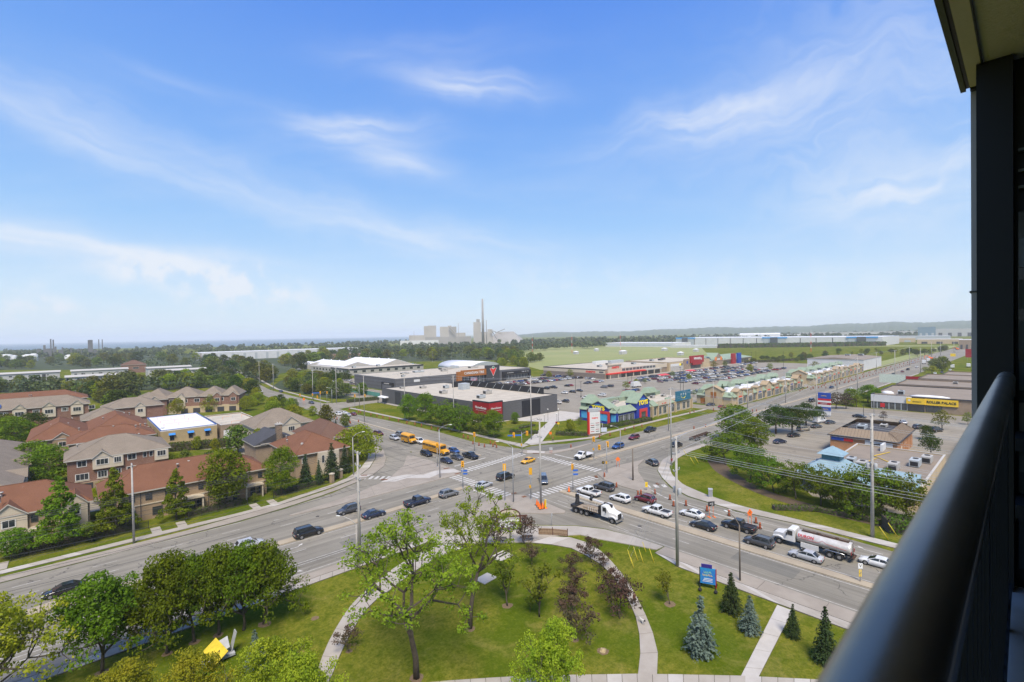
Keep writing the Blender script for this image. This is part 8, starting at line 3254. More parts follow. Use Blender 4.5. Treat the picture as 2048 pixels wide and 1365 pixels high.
# ------------------------------------------------------------------ traffic
UP,DN,AW,LF = PI / 2,-PI / 2,0.0,PI
for k,c,px,py,a,lab in [
 ('sedan','black',128,1188,LF,'black sedan half hidden by the leftmost maple, driving left'),('crossover','silver',500,1096,AW,'pale silver crossover with dark roof emerging behind the maples'),
 ('sport utility vehicle','black',617,1072,AW,'large black sport utility vehicle with roof rails on the near avenue lane'),('crossover','dark grey',697,1026,LF,'dark grey crossover on the far lane behind the lamp arm pole'),
 ('sedan','navy',748,1034,AW,'dark navy sedan right of the lamp arm pole'),('pickup','navy',835,1010,AW,'navy pickup truck with covered bed behind the airy trees'),('crossover','grey',898,993,AW,'grey crossover above the top of the tall airy tree'),
 ('sedan','silver',968,975,AW + .08,'silver sedan rolling over the left crosswalk'),('sport utility vehicle','black',1011,959,AW + .05,'black sport utility vehicle in the middle of the crossing'),('sedan','yellow',1056,926,LF + .06,'yellow taxi sedan entering the crossing at the far corner'),
 ('minivan','slate',1087,965,-2.3,'slate blue minivan seen head on behind the tall island pole'),
 ('crossover','dark red',757,871,DN + .1,'dark red crossover beside the bright round tree'),('crossover','silver',789,880,DN,'silver crossover behind the small school bus'),('crossover','grey',801,873,DN,'grey crossover beside the silver one behind the buses'),
 ('pickup','white',838,887,DN,'white pickup truck between the two school buses'),('crossover','black',853,912,DN,'black crossover in front of the big school bus flank'),('hatch','blue',908,906,DN,'blue hatchback right of the big school bus nose'),
 ('sedan','navy',893,926,DN,'dark blue sedan first at the left stop line behind the lamp post'),('sedan','dark grey',914,919,DN,'dark grey sedan at the stop line beside the black pickup'),('pickup','black',941,917,DN,'black pickup truck waiting at the north stop line'),
 ('crossover','white',676,831,UP,'white crossover at the side street junction'),('sedan','white',688,829,UP,'white sedan just behind the white crossover'),('sedan','silver',695,833,UP,'silver sedan before the junction cones'),('sedan','dark red',706,831,UP,'maroon sedan at the right of the junction cars'),
 ('sedan','black',562,785,DN,'black sedan at the far bend of the cross street'),('sedan','dark grey',623,808,DN,'dark sedan beyond the side street under the signal'),('cargo van','white',520,787,DN,'white van at the woodland edge of the far bend'),
 ('crossover','blue',1236,897,LF,'bright blue crossover behind the right hand signal pole'),('crossover','dark red',1268,879,LF,'dark red crossover on the far lane before the hedge'),('pickup','black',1300,864,LF,'black pickup truck with chrome nose near the toy store'),
 ('crossover','black',1354,894,AW,'black crossover behind the lawn pole top'),('sport utility vehicle','black',1624,804,AW,'black sport utility vehicle left of the plaza sign'),('sedan','navy',1663,777,LF,'navy sedan alone on the far avenue lane'),
 ('sedan','white',1702,780,AW,'white sedan on the near avenue lane above the shrubs'),('sedan','dark grey',1768,758,AW,'dark car leading the small far queue'),('crossover','silver',1777,760,AW,'silver car at the tail of the small far queue'),('crossover','black',1787,751,AW,'black car by the kerb pole of the far queue'),
 ('sedan','dark red',1805,745,AW,'dark red car ahead of the far queue'),('pickup','black',1816,741,AW,'black pickup towing behind the far drums'),('crossover','white',1834,736,AW,'white car farthest up the right avenue lane'),('crossover','silver',1826,727,LF,'silver car beside the white trucks up the avenue'),
 ('hatch','red',1446,817,-1.2,'red hatchback turning at the driveway by the lone spruce'),('sedan','navy',1421,812,PI - .3,'navy sedan in the driveway left of the red hatchback'),
 ('crossover','dark grey',1304,930,UP - .5,'dark crossover with red tail lamps in the curved turn lane'),('pickup','white',1177,990,UP,'white pickup truck at the stop line behind the crane boom'),('sport utility vehicle','dark grey',1208,980,UP,'dark grey sport utility vehicle at the stop line beside the island'),
 ('crossover','white',1240,1003,UP,'white crossover right of the crane truck cab'),('crossover','dark red',1290,1004,UP,'dark red crossover by the tip of the right island'),('pickup','white',1314,1030,UP,'white single cab pickup truck by the median'),
 ('sedan','white',1384,1034,UP,'white sedan just right of the lawn pole'),('sedan','black',1406,1057,UP,'black sedan beside the median below the white sedan'),('pickup','black',1478,1060,UP,'big black crew cab pickup truck behind the roadworks sign'),
 ('crossover','dark grey',1518,1091,UP,'dark grey crossover between the pickup and the tank truck'),('sedan','silver',1612,1119,UP,'silver sedan in front of the tank truck wheels'),('sedan','white',1756,1133,UP,'white sedan with sunroof cut off by the handrail'),
 ('cargo van','white',1641,846,-.35,'tall white cargo van in the lot below the plaza sign'),('sedan','dark grey',1633,856,-.35,'dark car parked in front of the white cargo van'),('sedan','black',1660,848,-.3,'black car beside the small hedge right of the white cargo van'),
 ('minivan','tan',1607,862,-.35,'tan minivan in the lot under the dark trees'),('sedan','black',1588,874,-.35,'black sedan parked below the tan minivan'),('sedan','navy',1560,887,-.35,'navy car parked under the bright tree'),
 ('sedan','black',1719,836,DN - .1,'long black sedan alone before the roller rink'),('crossover','dark grey',1838,858,-.4,'dark crossover behind the orange brick shop corner'),('sport utility vehicle','black',1872,864,-.4,'black sport utility vehicle beside the lone lot tree'),('sedan','silver',1806,848,.4,'silver car peeping over the mansard roof'),
 ('crossover','white',1870,749,.1,'white car parked beyond the shop block roofs'),('sedan','white',1900,742,.1,'white car farther along the same far lot'),('sedan','red',1905,746,.1,'red car in the far lot beside the white ones'),('crossover','dark grey',1884,747,.1,'dark car between the white cars of the far lot')]:
 car(k,c,at(px,py),a,lab)
school_bus(at(872,906),DN + .02,11.4,'long yellow school bus waiting in the cross street')
school_bus(at(818,886),DN,6.6,'short yellow school bus behind the long one',True)
flatbed(at(1168,917),LF,'white flatbed truck at the right stop line')
tanker(at(1624,1101),UP,'white tank truck lettered in red beside the right hand verge')
crane_truck(at(1194,1034),DN + .05,'white flatbed truck with a folded loading crane leaving the crossing')
trailer(at(1401,877),.02,'empty rusty container chassis standing by the right kerb')
for px,py,k,lab in ((1848,728,1,'white box truck in the works zone up the avenue'),(1857,724,0,'second white truck in the works zone up the avenue'),(1272,775,2,'white box truck parked crosswise in the plaza car park'),(1905,737,3,'white shuttle bus parked beyond the shop blocks'),(1937,735,3,'white motor home behind the red square sign')):
 p = at(px,py)
 o = empty('box_truck',p,.1 if k != 2 else -.1,lab,'truck','white trucks standing far off')
 mb = MB()
 mb.box(-3.6,2.2,-1.25,1.25,.9,3.6 if k != 3 else 3.2)
 part(o,'box',mb,SIGNWH)
 mb = MB()
 mb.loft([[(x,-1.1,.6),(x,1.1,.6),(x,1.1,z),(x,-1.1,z)] for x,z in ((2.25,2.5),(3.0,2.5),(3.6,1.6),(4.3,1.4))],0,False)
 part(o,'cab',mb,WHITE)
 mb = MB()
 mb.box(3.02,3.3,-1,1,1.7,2.4)
 part(o,'windscreen',mb,GLASS)
 big_wheels(o,(3.2,-2.2),.95,.45)
# site machines among the drums
for px,py,lab,m in ((1861,719,'orange excavator up the avenue beyond the white trucks',CONEO),(1915,700,'orange site machine at the very end of the avenue',CONEO)):
 p = at(px,py)
 o = empty('excavator',p,2.0,lab,'excavator')
 mb = MB()
 for s in (-1,1):
  mb.box(-1.9,1.9,s * 1.1 - .3,s * 1.1 + .3,0,.8)
 part(o,'tracks',mb,TRIM)
 mb = MB()
 mb.box(-1.7,1.2,-1.2,1.2,.9,2.0)
 mb.box(0,1.3,-1.2,.1,2.0,3.0)
 part(o,'body',mb,m)
 mb = MB()
 mb.path([(1,.4,1.6),(3,.4,4.4),(5,.4,3.6),(5.6,.4,1.2)],.28,4)
 part(o,'arm',mb,m)

# parked cars: every one its own object, sharing one mesh per kind
cols_ = ['white','silver','grey','dark grey','black','red','blue','white','black','silver','grey','dark red','white','dark grey','navy']
kinds_ = ['sedan','crossover','crossover','hatch','sport utility vehicle','minivan','sedan','pickup']


def car_row(x0,y0,x1,y1,face,step,fill,where,seed,frm='from the left'):
 R = random.Random(seed)
 d = Vector((x1 - x0,y1 - y0,0))
 n = int(d.length / step)
 c = 0
 for i in range(n):
  if R.random() > fill:
   continue
  c += 1
  p = Vector((x0,y0,0)) + d * ((i + .5) / n) + Vector((R.gauss(0,.12),R.gauss(0,.12),0))
  k,col = R.choice(kinds_),R.choice(cols_)
  parked(k,col,p,face + (PI if R.random() < .4 else 0) + R.gauss(0,.03),f'{col} {"car" if k in ("sedan", "hatch") else "utility car" if k == "sport utility vehicle" else k} {nth(c)} {frm} {where}','cars parked in the plaza car parks')


car_row(205,262,290,262,UP,3.0,.93,'in the row facing the hardware store',1)
car_row(205,246,292,246,UP,3.0,.8,'in the second row before the hardware store',2)
car_row(294,284,294,228,AW,3.0,.85,'along the grocery side wall',3)
car_row(176,214,288,214,UP,3.3,.42,'in the thin middle row of the plaza',4)
car_row(172,190,290,190,UP,3.4,.26,'in the loose row behind the dark store',5)
car_row(170,166,270,166,UP,3.4,.28,'in the near loose row behind the toy store',6)
for i,b_ in enumerate((204,192,180,168,156)):
 car_row(300,b_,476,b_,UP,3.4,.66,['in the dense row nearest the grocery canopy','in the second dense row from the grocery','in the middle dense row of the plaza','in the fourth dense row from the grocery','in the dense row nearest the shop roofs'][i],20 + i)
car_row(255,135,330,135,UP,3.3,.4,'behind the near buff shop row',30)
car_row(132,350,180,350,UP,3.2,.6,'in the hall lot beside the hardware store',31)
car_row(132,376,180,376,UP,3.2,.6,'in the back row of the hall lot',32)
car_row(500,205,556,205,UP,3.3,.6,'in the last row by the meadow hedge',33)
# red shade canopies and islands of the car park
for i,(px,py) in enumerate(((1327,757),(1382,748))):
 p = at(px,py)
 o = empty('cart_shelter',p,0,['red roofed cart shelter among the parked cars, left one','red roofed cart shelter among the parked cars, right one'][i],'shelter','red cart shelters')
 mb = MB()
 mb.add([(-6,-2,2.6),(6,-2,2.6),(6,2,3.2),(-6,2,3.2),(-6,-2,2.4),(6,-2,2.4),(6,2,3.0),(-6,2,3.0)],[(0,1,2,3),(4,5,1,0),(5,6,2,1),(6,7,3,2),(7,4,0,3),(7,6,5,4)])
 part(o,'roof',mb,TOYRED)
 for x in (-5.5,5.5):
  for y in (-1.7,1.7):
   mb = MB()
   mb.tube((x,y,0),(x,y,2.5),.08,None,5)
   part(o,'post',mb,POLEG)

# ------------------------------------------------------------------ planting
G6 = 'street maples on the near lawn'
for i,(px,py,tp,wd) in enumerate(((204,1345,1142,.9),(335,1307,1106,.78),(389,1284,1100,.7),(438,1270,1086,.74),(487,1261,1084,.72),(528,1248,1078,.86))):
 tree_px('maple',px,py,tp,['broad dark green maple standing alone at the far left of the lawn row','second maple from the left in the lawn row','third maple from the left in the lawn row, slim stemmed','fourth maple from the left in the lawn row','fifth maple from the left, mostly behind its neighbours','rightmost maple of the lawn row beside the open grass'][i],name='maple_tree',group=G6,wide=wd)
tree_px('airy',833,1356,1026,'tallest airy tree in the park, the nearer of two with bare trunk',name='airy_tree',group='tall airy park trees',rz=-.75,var=0,wide=1.08)
tree_px('airy',940,1257,982,'tall airy tree behind the nearest one, in the middle of the lawn',name='airy_tree',group='tall airy park trees',rz=-.2,var=1,wide=.86)
for px,py,tp,wd,lab in ((-28,1440,1185,.95,'bright green tree cut by the left picture edge'),(250,1490,1318,.85,'bright tree top at the bottom edge, left of the yellow sign'),(395,1500,1302,.85,'bright tree top at the bottom edge below the yellow sign'),(540,1490,1272,.85,'bright tree top at the bottom edge right of the yellow sign'),
       (610,1520,1300,.7,'bright tree top at the bottom edge beside the left path'),(1110,1445,1240,.78,'bright round tree at the bottom edge in front of the plum trees')):
 tree_px('bright',px,py,tp,lab,name='leafy_tree',group='bright trees below the balcony',wide=wd)
GP = 'plum trees around the park lawn'
for px,py,tp,lab in ((1050,1088,1035,'plum tree over the bench at the plaza edge'),(1064,1134,1086,'small plum tree below the plaza bench'),(1145,1146,1104,'round plum tree at the lawn edge, left of the curved path'),(1184,1125,1076,'plum tree at the start of the curved path'),(1209,1140,1102,'thin red plum tree touching the curved path'),
      (1150,1186,1136,'plum tree in the middle file, below the round one'),(1141,1226,1168,'plum tree in the middle file, third down'),(1150,1280,1196,'brownish plum tree in the middle file, nearest the balcony'),(1222,1196,1136,'dense plum tree left of the curved path'),(1240,1238,1160,'dark plum tree beside the walker'),
      (985,1092,1036,'plum tree behind the tall airy crown'),(880,1164,1128,'small plum tree between the two airy trunks'),(698,1303,1254,'very small plum tree by the left park path')):
 tree_px('plum',px,py,tp,lab,name='plum_tree',group=GP,wide=1.0)
for px,py,tp,lab in ((1015,1212,1122,'young tree with a straw ring at its foot, left of the plum file'),(1079,1234,1128,'taller young tree left of the plum file'),(1340,1209,1144,'round young tree alone right of the curved path'),(1060,1225,1195,'sparse low young tree at the left of the taller one')):
 tree_px('young',px,py,tp,lab,name='young_tree',group='young park trees',wide=1.25)
for k,px,py,tp,wd,lab in (('blue_spruce',1401,1308,1190,1.0,'large blue spruce with a thin waist near its tip'),('spruce',1463,1225,1145,1.05,'dark green spruce behind the blue ones'),('blue_spruce',1500,1265,1190,1.1,'smaller dense blue spruce left of the straight path'),('spruce',1586,1275,1208,.9,'slim dark spruce right of the straight path'),('spruce',1651,1326,1212,.85,'greenish spruce nearest the handrail'),('blue_spruce',511,1345,1258,.9,'small blue spruce among the bright tree tops')):
 tree_px(k,px,py,tp,lab,group='spruces on the park lawn',wide=wd,var=0 if px == 1401 else 1)
for px,py,tp,wd,lab in ((122,1094,950,1.0,'pyramid shaped tree left of the gravel gap between the rows'),(232,1068,934,.95,'pyramid shaped tree behind the pale concrete pole'),(353,1040,936,.92,'pyramid shaped tree before the middle of the long row')):
 tree_px('pyramid',px,py,tp,lab,name='pyramid_tree',group='trees before the townhouses',wide=wd)
tree_px('oval',450,1016,894,'largest oval tree before the long townhouse row',group='trees before the townhouses',wide=1.05)
tree_px('oval',563,990,890,'oval tree before the right end of the long townhouse row',group='trees before the townhouses',wide=.95)
tree_px('oval',28,1116,1056,'low dark tree at the left picture edge before the porch',group='trees before the townhouses',wide=1.5)
tree_px('small',509,1006,986,'tiny bright tree by the garden gate',group='trees before the townhouses',wide=1.0)
tree_px('young',184,1085,1040,'reddish thin tree in the gravel gap',group='trees before the townhouses',wide=1.6)
for px,py,tp,wd,lab in ((612,972,908,.9,'leftmost spruce at the corner house'),(638,968,920,.8,'small spruce, second from the left at the corner house'),(664,958,886,1.0,'large spruce at the corner house beside the gate posts'),(690,946,890,1.0,'rightmost spruce at the corner house under the bright tree')):
 tree_px('tall_spruce',px,py,tp,lab,group='spruces at the corner house',wide=wd)
tree_px('fresh',716,922,846,'bright yellow green tree at the bend of the cross street',wide=1.25)
GM = 'garden trees between the houses'
for k,px,py,tp,wd,lab in (('wood',476,906,848,1.1,'olive round tree before the brown workshop'),('fresh',519,908,856,.8,'yellow green tree left of the stone chimney'),('fresh',354,832,795,.9,'bright tree before the garages, left one'),('fresh',421,824,788,.9,'bright tree before the garages, right one'),('fresh',494,822,790,1.1,'bright tree at the right end of the garage row'),
                               ('oval',100,972,888,1.5,'wide green tree left of the grey roofed brick row'),('oval',66,950,880,1.4,'green tree behind the left edge roofs'),('oval',30,905,830,1.5,'dark wide tree beside the wide brown hipped roof'),('fresh',120,915,872,1.2,'bright tree between the brown roof and the grey roofed row'),('fresh',346,930,905,1.3,'low bright tree at the right of the grey roofed row'),('dark',62,870,825,1.5,'dark tree at the foot of the grey gabled row'),('fresh',210,1005,960,1.2,'bright bush tree between the two brick rows'),
                               ('small',560,858,842,1.4,'small tree behind the lodge'),('tall_spruce',584,870,853,.8,'little conifer beside the black lodge roof'),('wood',653,850,808,.9,'bushy tree at the left kerb by the cone row'),('wood',690,856,826,.9,'bushy tree behind the corner house roof'),('tall_spruce',672,862,838,.7,'dark conifer behind the corner house roof'),('dark',480,852,834,1.0,'dark tree behind the workshop'),('woodfresh',452,870,845,1.1,'fresh tree at the workshop corner'),
                               ('wood',326,886,856,1.1,'tree left of the white roofed workshop'),('wood',310,862,836,.8,'tree tucked behind the white roof'),('fresh',12,1080,1000,1.3,'tree at the extreme left edge of the front row'),('wood',590,905,868,.8,'green tree at the back of the corner house'),('woodfresh',395,900,872,.9,'fresh tree over the middle of the bushy hedge'),('wood',250,845,806,1.0,'tree between the brown roofs and the garages'),('oval',265,832,790,1.0,'tree at the left end of the garage row'),('wood',548,900,868,.8,'tree before the stone chimney'),('wood',222,802,744,1.1,'big tree mass right of the long brown roof, left one'),('wood',256,800,740,1.1,'big tree mass left of the garage row, right one'),('dark',196,800,760,1.2,'dark tree at the end of the long brown roof'),('wood',372,935,898,.9,'tree in the garden right of the grey roofed brick row'),('woodfresh',430,905,876,.9,'fresh tree at the right part of the bushy hedge'),('wood',108,930,884,1.0,'tree beside the left corner of the grey roofed brick row'),('oval',545,880,842,.9,'green tree between the workshop and the grey gable'),('wood',16,880,826,1.1,'green tree over the left edge roofs'),('fresh',20,990,945,1.3,'bright tree over the left edge roof')):
 tree_px(k,px,py,tp,lab,group=GM,wide=wd)
hedge([at(320,905),at(460,893)],2.6,2.6,'tall bushy hedge before the white roofed workshop',size=.2,dens=16)
hedge([at(412,918),at(462,906)],2.2,1.6,'low hedge along the lane behind the front row',size=.18,dens=18)
for a,b,lab in (((-39,116.4),(-11,116.4),'clipped hedge behind the iron fence at the left edge'),((-7,116.4),(9,116.8),'clipped hedge behind the iron fence under the pyramid tree'),((17,117),(27,117.4),'clipped hedge under the largest oval tree'),((34,118),(45,119.6),'clipped hedge towards the gate posts')):
 hedge([a,b],1.2,1.15,lab)
# right hand side of the avenue
for k,px,py,tp,wd,lab in (('oval',1470,884,808,1.5,'big bright green tree by the right kerb, upper one'),('oval',1510,905,832,1.3,'bright green tree just right of the upper one'),('locust',1452,930,862,1.0,'wide tree at the kerb end of the lawn row'),('locust',1502,962,884,.95,'wide locust with a clear dark stem over the lawn'),('locust',1548,985,908,.85,'locust in the lawn row left of the blue roof'),
                               ('locust',1592,998,922,.85,'locust in the lawn row below the blue roof'),('locust',1642,1012,928,.8,'locust in the lawn row left of the transformer pole'),('locust',1694,1024,930,.85,'locust in the lawn row just left of the transformer pole'),('locust',1762,1034,930,.95,'locust right of the transformer pole'),('locust',1812,1046,940,.9,'last locust beside the handrail'),
                               ('dark',1552,868,806,1.2,'dark green tree left in the group by the lot'),('dark',1584,866,812,1.2,'dark green tree in the middle of the group by the lot'),('dark',1612,852,802,1.1,'dark green tree at the right of the group by the lot'),('dark',1636,846,812,.8,'dark small tree left of the plaza sign'),('smallplum',1672,818,784,1.3,'dark plum tree right of the plaza sign, nearer'),('smallplum',1692,818,786,1.3,'dark plum tree right of the plaza sign, second'),('oval',1702,812,776,1.2,'green tree behind the dark plum trees'),
                               ('oval',1736,806,768,1.5,'wide green tree mass left of the roller rink'),('small',1713,815,790,1.2,'small tree between the plum trees and the rink'),('oval',1752,812,776,1.1,'green tree touching the rink wall'),('small',1884,860,819,1.1,'round bright tree alone in the rink lot'),('smallplum',1767,842,822,1.0,'red leaved small tree behind the mansard roof'),('small',1936,850,824,1.0,'thin tree beside the column'),
                               ('dark',1862,912,866,1.0,'dark conifer bush between the brick shops, nearer'),('dark',1852,880,850,.9,'dark conifer bush behind the brick shop corner'),('yellow',1864,748,731,1.7,'golden yellow shrub tree at the kerb up the avenue'),('wood',1884,742,712,1.2,'large dark green tree behind the golden shrub'),('wood',1868,740,716,1.0,'green tree left in the clump behind the golden shrub'),('small',1850,746,733,1.4,'dark bush left of the golden shrub')):
 tree_px(k,px,py,tp,lab,group='trees right of the avenue',wide=wd)
hedge([(103,36),(108,30),(110,16),(110,4)],1.6,.8,'low shrub bed at the foot of the locust row',size=.18,dens=14)
hedge([at(1770,1060),at(1830,1066)],4,2.4,'dense bushes right of the transformer pole',size=.22,dens=16)
m_ = MB()
m_.poly([(p.x,p.y) for p in smooth_line([(129,62),(121,56),(114.5,48),(110,40),(107.6,30),(107.2,14),(107.2,-8),(109.6,-8),(110,14),(111,30),(114.6,42),(123,52),(132,59)],4)],.03,.03)
structure('mulch_bed',m_,MULCH)
# the corner plaza planting
GH = 'young trees before the furnishings store'
for i,(px,py,tp) in enumerate(((818,842,786),(851,848,784),(886,852,800),(908,858,806),(926,862,812),(958,866,822),(988,876,817),(1030,848,824))):
 tree_px('oval' if i < 2 else 'locust' if i < 6 else 'oval',px,py,tp,f'tree before the dark furnishings store, {nth(i + 1)} from the left',group=GH,wide=1.05 if i < 2 else 1.15)
for a,b,w_,h_,lab in ((at(1020,866),at(1076,868),2.2,1.1,'dark clipped hedge left of the entrance walk'),(at(1112,870),at(1172,872),2.6,1.2,'dark clipped hedge right of the entrance walk'),(at(1206,858),at(1300,841),2.6,1.3,'long dark hedge before the toy store'),(at(694,806),at(757,800),2.4,1.8,'clipped hedge along the side street'),(at(1415,808),at(1500,800),1.6,1.1,'dark hedge at the foot of the buff shop row'),
                          (at(1040,858),at(1068,852),1.6,.7,'rough shrub patch beside the store corner'),(at(1510,797),at(1606,777),1.4,.9,'low shrubs along the stepped gable shops')):
 hedge([a,b],w_,h_,lab,dens=14,size=.2)
tree_px('tall_spruce',1445,806,768,'lone dark spruce before the buff shop row',wide=.9)
GI = 'small trees in the plaza car park'
for i,(px,py,tp) in enumerate(((1140,862,838),(1160,850,834),(1252,780,762),(1272,771,758),(1290,768,756),(1345,755,742),(1378,760,748),(1428,738,722),(1450,735,722),(1500,744,728),(1540,742,726),(1630,742,722),(1098,757,742),(1140,756,738),(1388,793,780),(1400,797,785),(1500,800,790),(1566,780,768),(1612,765,752),(1660,756,744),(1700,745,734))):
 tree_px('small' if i % 3 else 'woodfresh',px,py,tp,f'small car park tree, {nth(i + 1)} counted from the entrance walk towards the far shops',group=GI,wide=1.2)


# scattered woods: single trees as far as they can be told apart
def inside(p,poly):
 c = False
 for i in range(len(poly)):
  a,b = poly[i - 1],poly[i]
  if (a[1] > p[1]) != (b[1] > p[1]) and p[0] < (b[0] - a[0]) * (p[1] - a[1]) / (b[1] - a[1]) + a[0]:
   c = not c
 return c


def wood(poly,n,kinds,h0,h1,gap,label,group,seed,marks=()):
 R = random.Random(seed)
 xs,ys = [p[0] for p in poly],[p[1] for p in poly]
 done = []
 for _ in range(n * 40):
  if len(done) >= n:
   break
  q = (R.uniform(min(xs),max(xs)),R.uniform(min(ys),max(ys)))
  if not inside(q,poly):
   continue
  p = at(*q)
  if any((p - d).length < gap for d in done) or any(inside((p.x,p.y),f) for f in FOOT) or inside((p.x,p.y),avenue):
   continue
  done.append(p)
  k,h = R.choice(kinds),R.uniform(h0,h1)
  lab = {'wood': 'green','woodfresh': 'bright green','wooddark': 'dark','dark': 'dark bushy','oval': 'oval green'}[k] + ' ' + label
  if marks:
   lab = ('tall ' if h > (h0 + h1) / 2 else 'low ') + lab + ' ' + min(marks,key=lambda m: abs(m[0] - q[0]))[1]
  tree(k,p,h,lab,'woodland_tree',group,R.uniform(1.0,1.5))


WK = ['wood','wood','wood','woodfresh','wooddark']
M1 = [(0,'behind the grey gabled row'),(90,'right of the left edge block'),(190,'under the twin blocks'),(260,'left of the garage row'),(320,'above the garage row'),(400,'below the right end blocks'),(480,'beside the cross street bend')]
M2 = [(0,'at the left edge'),(70,'below the storage tanks'),(130,'below the left refinery towers'),(200,'below the right refinery towers'),(265,'around the red brown roof'),(340,'left of the poles'),(400,'at the shed end'),(460,'before the shed'),(530,'at the road bend')]
M4 = [(600,'around the red brick school'),(680,'left of the hall'),(740,'behind the hall'),(800,'behind the blue screen'),(860,'left of the tent'),(930,'behind the tent'),(990,'behind the emblem tower'),(1045,'at the meadow end')]
for a in (([(-40,792),(-40,780),(60,780),(120,784),(230,778),(300,768),(380,764),(480,758),(512,782),(500,800),(420,778),(270,782),(240,830),(190,805),(180,796),(0,785)],62,WK,8,13,7,'tree','trees between the apartments and the houses',1,M1),
          ([(-40,744),(-40,722),(420,720),(560,745),(540,768),(500,758),(400,742),(300,732),(120,738)],62,WK,12,18,10,'woodland tree','wood behind the grey apartments',2,M2),
          ([(528,783),(560,760),(620,752),(680,768),(740,790),(690,800),(640,796),(600,788),(548,778)],30,WK,6,10,5.6,'grove tree behind the side street','grove behind the side street',3,[(560,'by the bend'),(620,'by the middle pole'),(680,'by the corner pole'),(730,'by the hedge')]),
          ([(700,716),(640,712),(560,730),(600,744),(660,728),(820,722),(1040,726),(1060,716),(1000,708)],58,WK,13,19,11,'wood tree','wood behind the stores',4,M4),
          ([(1010,742),(1072,734),(1090,722),(1040,714),(985,722)],16,WK,9,14,6.5,'tree at the right end of the hardware store','trees beside the hardware store',5,[(1000,'at its roof edge'),(1075,'beside the grocery')]),
          ([(1560,722),(1640,726),(1700,722),(1790,712),(1800,702),(1640,708),(1570,712)],24,['wood','dark','woodfresh'],4,8,7,'tree in the scrub beyond the shop rows','scrub beyond the shop rows',6,[(1590,'left end'),(1700,'in the middle'),(1780,'right end')]),
          ([(1480,730),(1640,722),(1640,716),(1480,722)],14,['wood','dark'],4,7,8,'tree at the meadow edge of the car park','meadow edge trees',7,[(1500,'left part'),(1600,'right part')]),
          ([(498,792),(560,800),(600,818),(636,836),(652,852),(610,850),(540,832),(505,816)],16,['wood','woodfresh','wooddark','oval'],4.5,8,4,'tree on the left verge of the cross street','trees left of the cross street',10,[(520,'by the garage row'),(580,'in the middle'),(640,'nearest the cones')]),
          ([(590,752),(700,752),(700,762),(640,770),(600,764)],10,WK,6,9,7,'tree in the hall car park','trees of the hall car park',8),
          ([(1800,712),(1900,700),(1930,706),(1850,716)],14,['wood','dark','woodfresh'],5,9,8,'roadside tree at the far end of the avenue','trees at the far end of the avenue',9,[(1820,'left part'),(1900,'right part')])):
 wood(*a)

# far woods that read as one mass
FARL = leaf('far_leaf',(.060,.086,.020),(.032,.054,.014),.2,0)
FARL2 = mat('far_mass_leaf',(.062,.088,.022),.7,0,.02,(.030,.052,.015))


def mass(name,polys,n,size,h0,h1,seed):
 g_ = np.random.default_rng(seed)
 P_,N_ = [],[]
 for poly,k in zip(polys,n):
  xs,ys = [p[0] for p in poly],[p[1] for p in poly]
  c = 0
  while c < k:
   q = (g_.uniform(min(xs),max(xs)),g_.uniform(min(ys),max(ys)))
   if not inside(q,poly):
    continue
   c += 1
   p = at(*q)
   if any(inside((p.x,p.y),f) for f in FOOT):
    continue
   h,r = g_.uniform(h0,h1),g_.uniform(4.5,8)
   v = g_.normal(0,1,(46,3))
   v /= np.linalg.norm(v,axis=1,keepdims=True)
   v[:,2] = np.abs(v[:,2]) * 1.2 - .45
   P_.append(v * g_.uniform(.8,1.1,(46,1)) * np.array((r,r,h * .45)) + np.array((p.x,p.y,h * .55)))
   N_.append(v + np.array((0,0,.3)))
 me = leaves(np.concatenate(P_),np.concatenate(N_),size,FARL2,name,seed,.8)
 return link(name,me,kind='stuff')


mass('far_woodland',[[(-80,722),(-80,706),(200,704),(420,702),(640,700),(700,712),(420,716)],[(640,711),(640,700),(840,692),(1040,692),(1120,700),(1040,706),(800,713)],[(1040,706),(1100,700),(1220,697),(1210,692),(1040,690)]],[330,420,120],1.9,10,17,1)
mass('woodland_fill',[[(-80,742),(-80,722),(420,720),(555,745),(540,766),(400,742),(120,738)],[(640,712),(560,730),(600,742),(820,722),(1040,724),(1050,714),(1000,708)],[(-80,788),(-80,782),(130,786),(240,780),(330,768),(500,760),(505,784),(420,776),(240,800)]],[90,90,60],1.0,7,12,4)
mass('lakeside_woodland',[[(0,706),(330,700),(520,694),(650,690),(660,696),(420,701),(200,705)],[(300,699),(420,694),(420,698)],[(560,692),(720,686),(830,683),(830,690),(650,696)]],[90,30,120],2.6,10,18,2)
mass('distant_woodland',[[(1000,690),(1250,684),(1500,682),(1600,678),(1900,670),(1900,674),(1500,688),(1250,691)],[(1180,682),(1400,676),(1900,664),(1900,668),(1400,681)],[(985,688),(1200,680),(1200,688)]],[230,260,80],4.5,12,20,3)
hedge([at(1436,696.5),at(1600,694.5),at(1770,692)],9,8,'dark hedge line in front of the blue trimmed warehouse',size=1.4,dens=.35)
hedge([at(1490,727),at(1640,719)],3,2.6,'dark hedge at the meadow edge behind the car park',size=.5,dens=2)
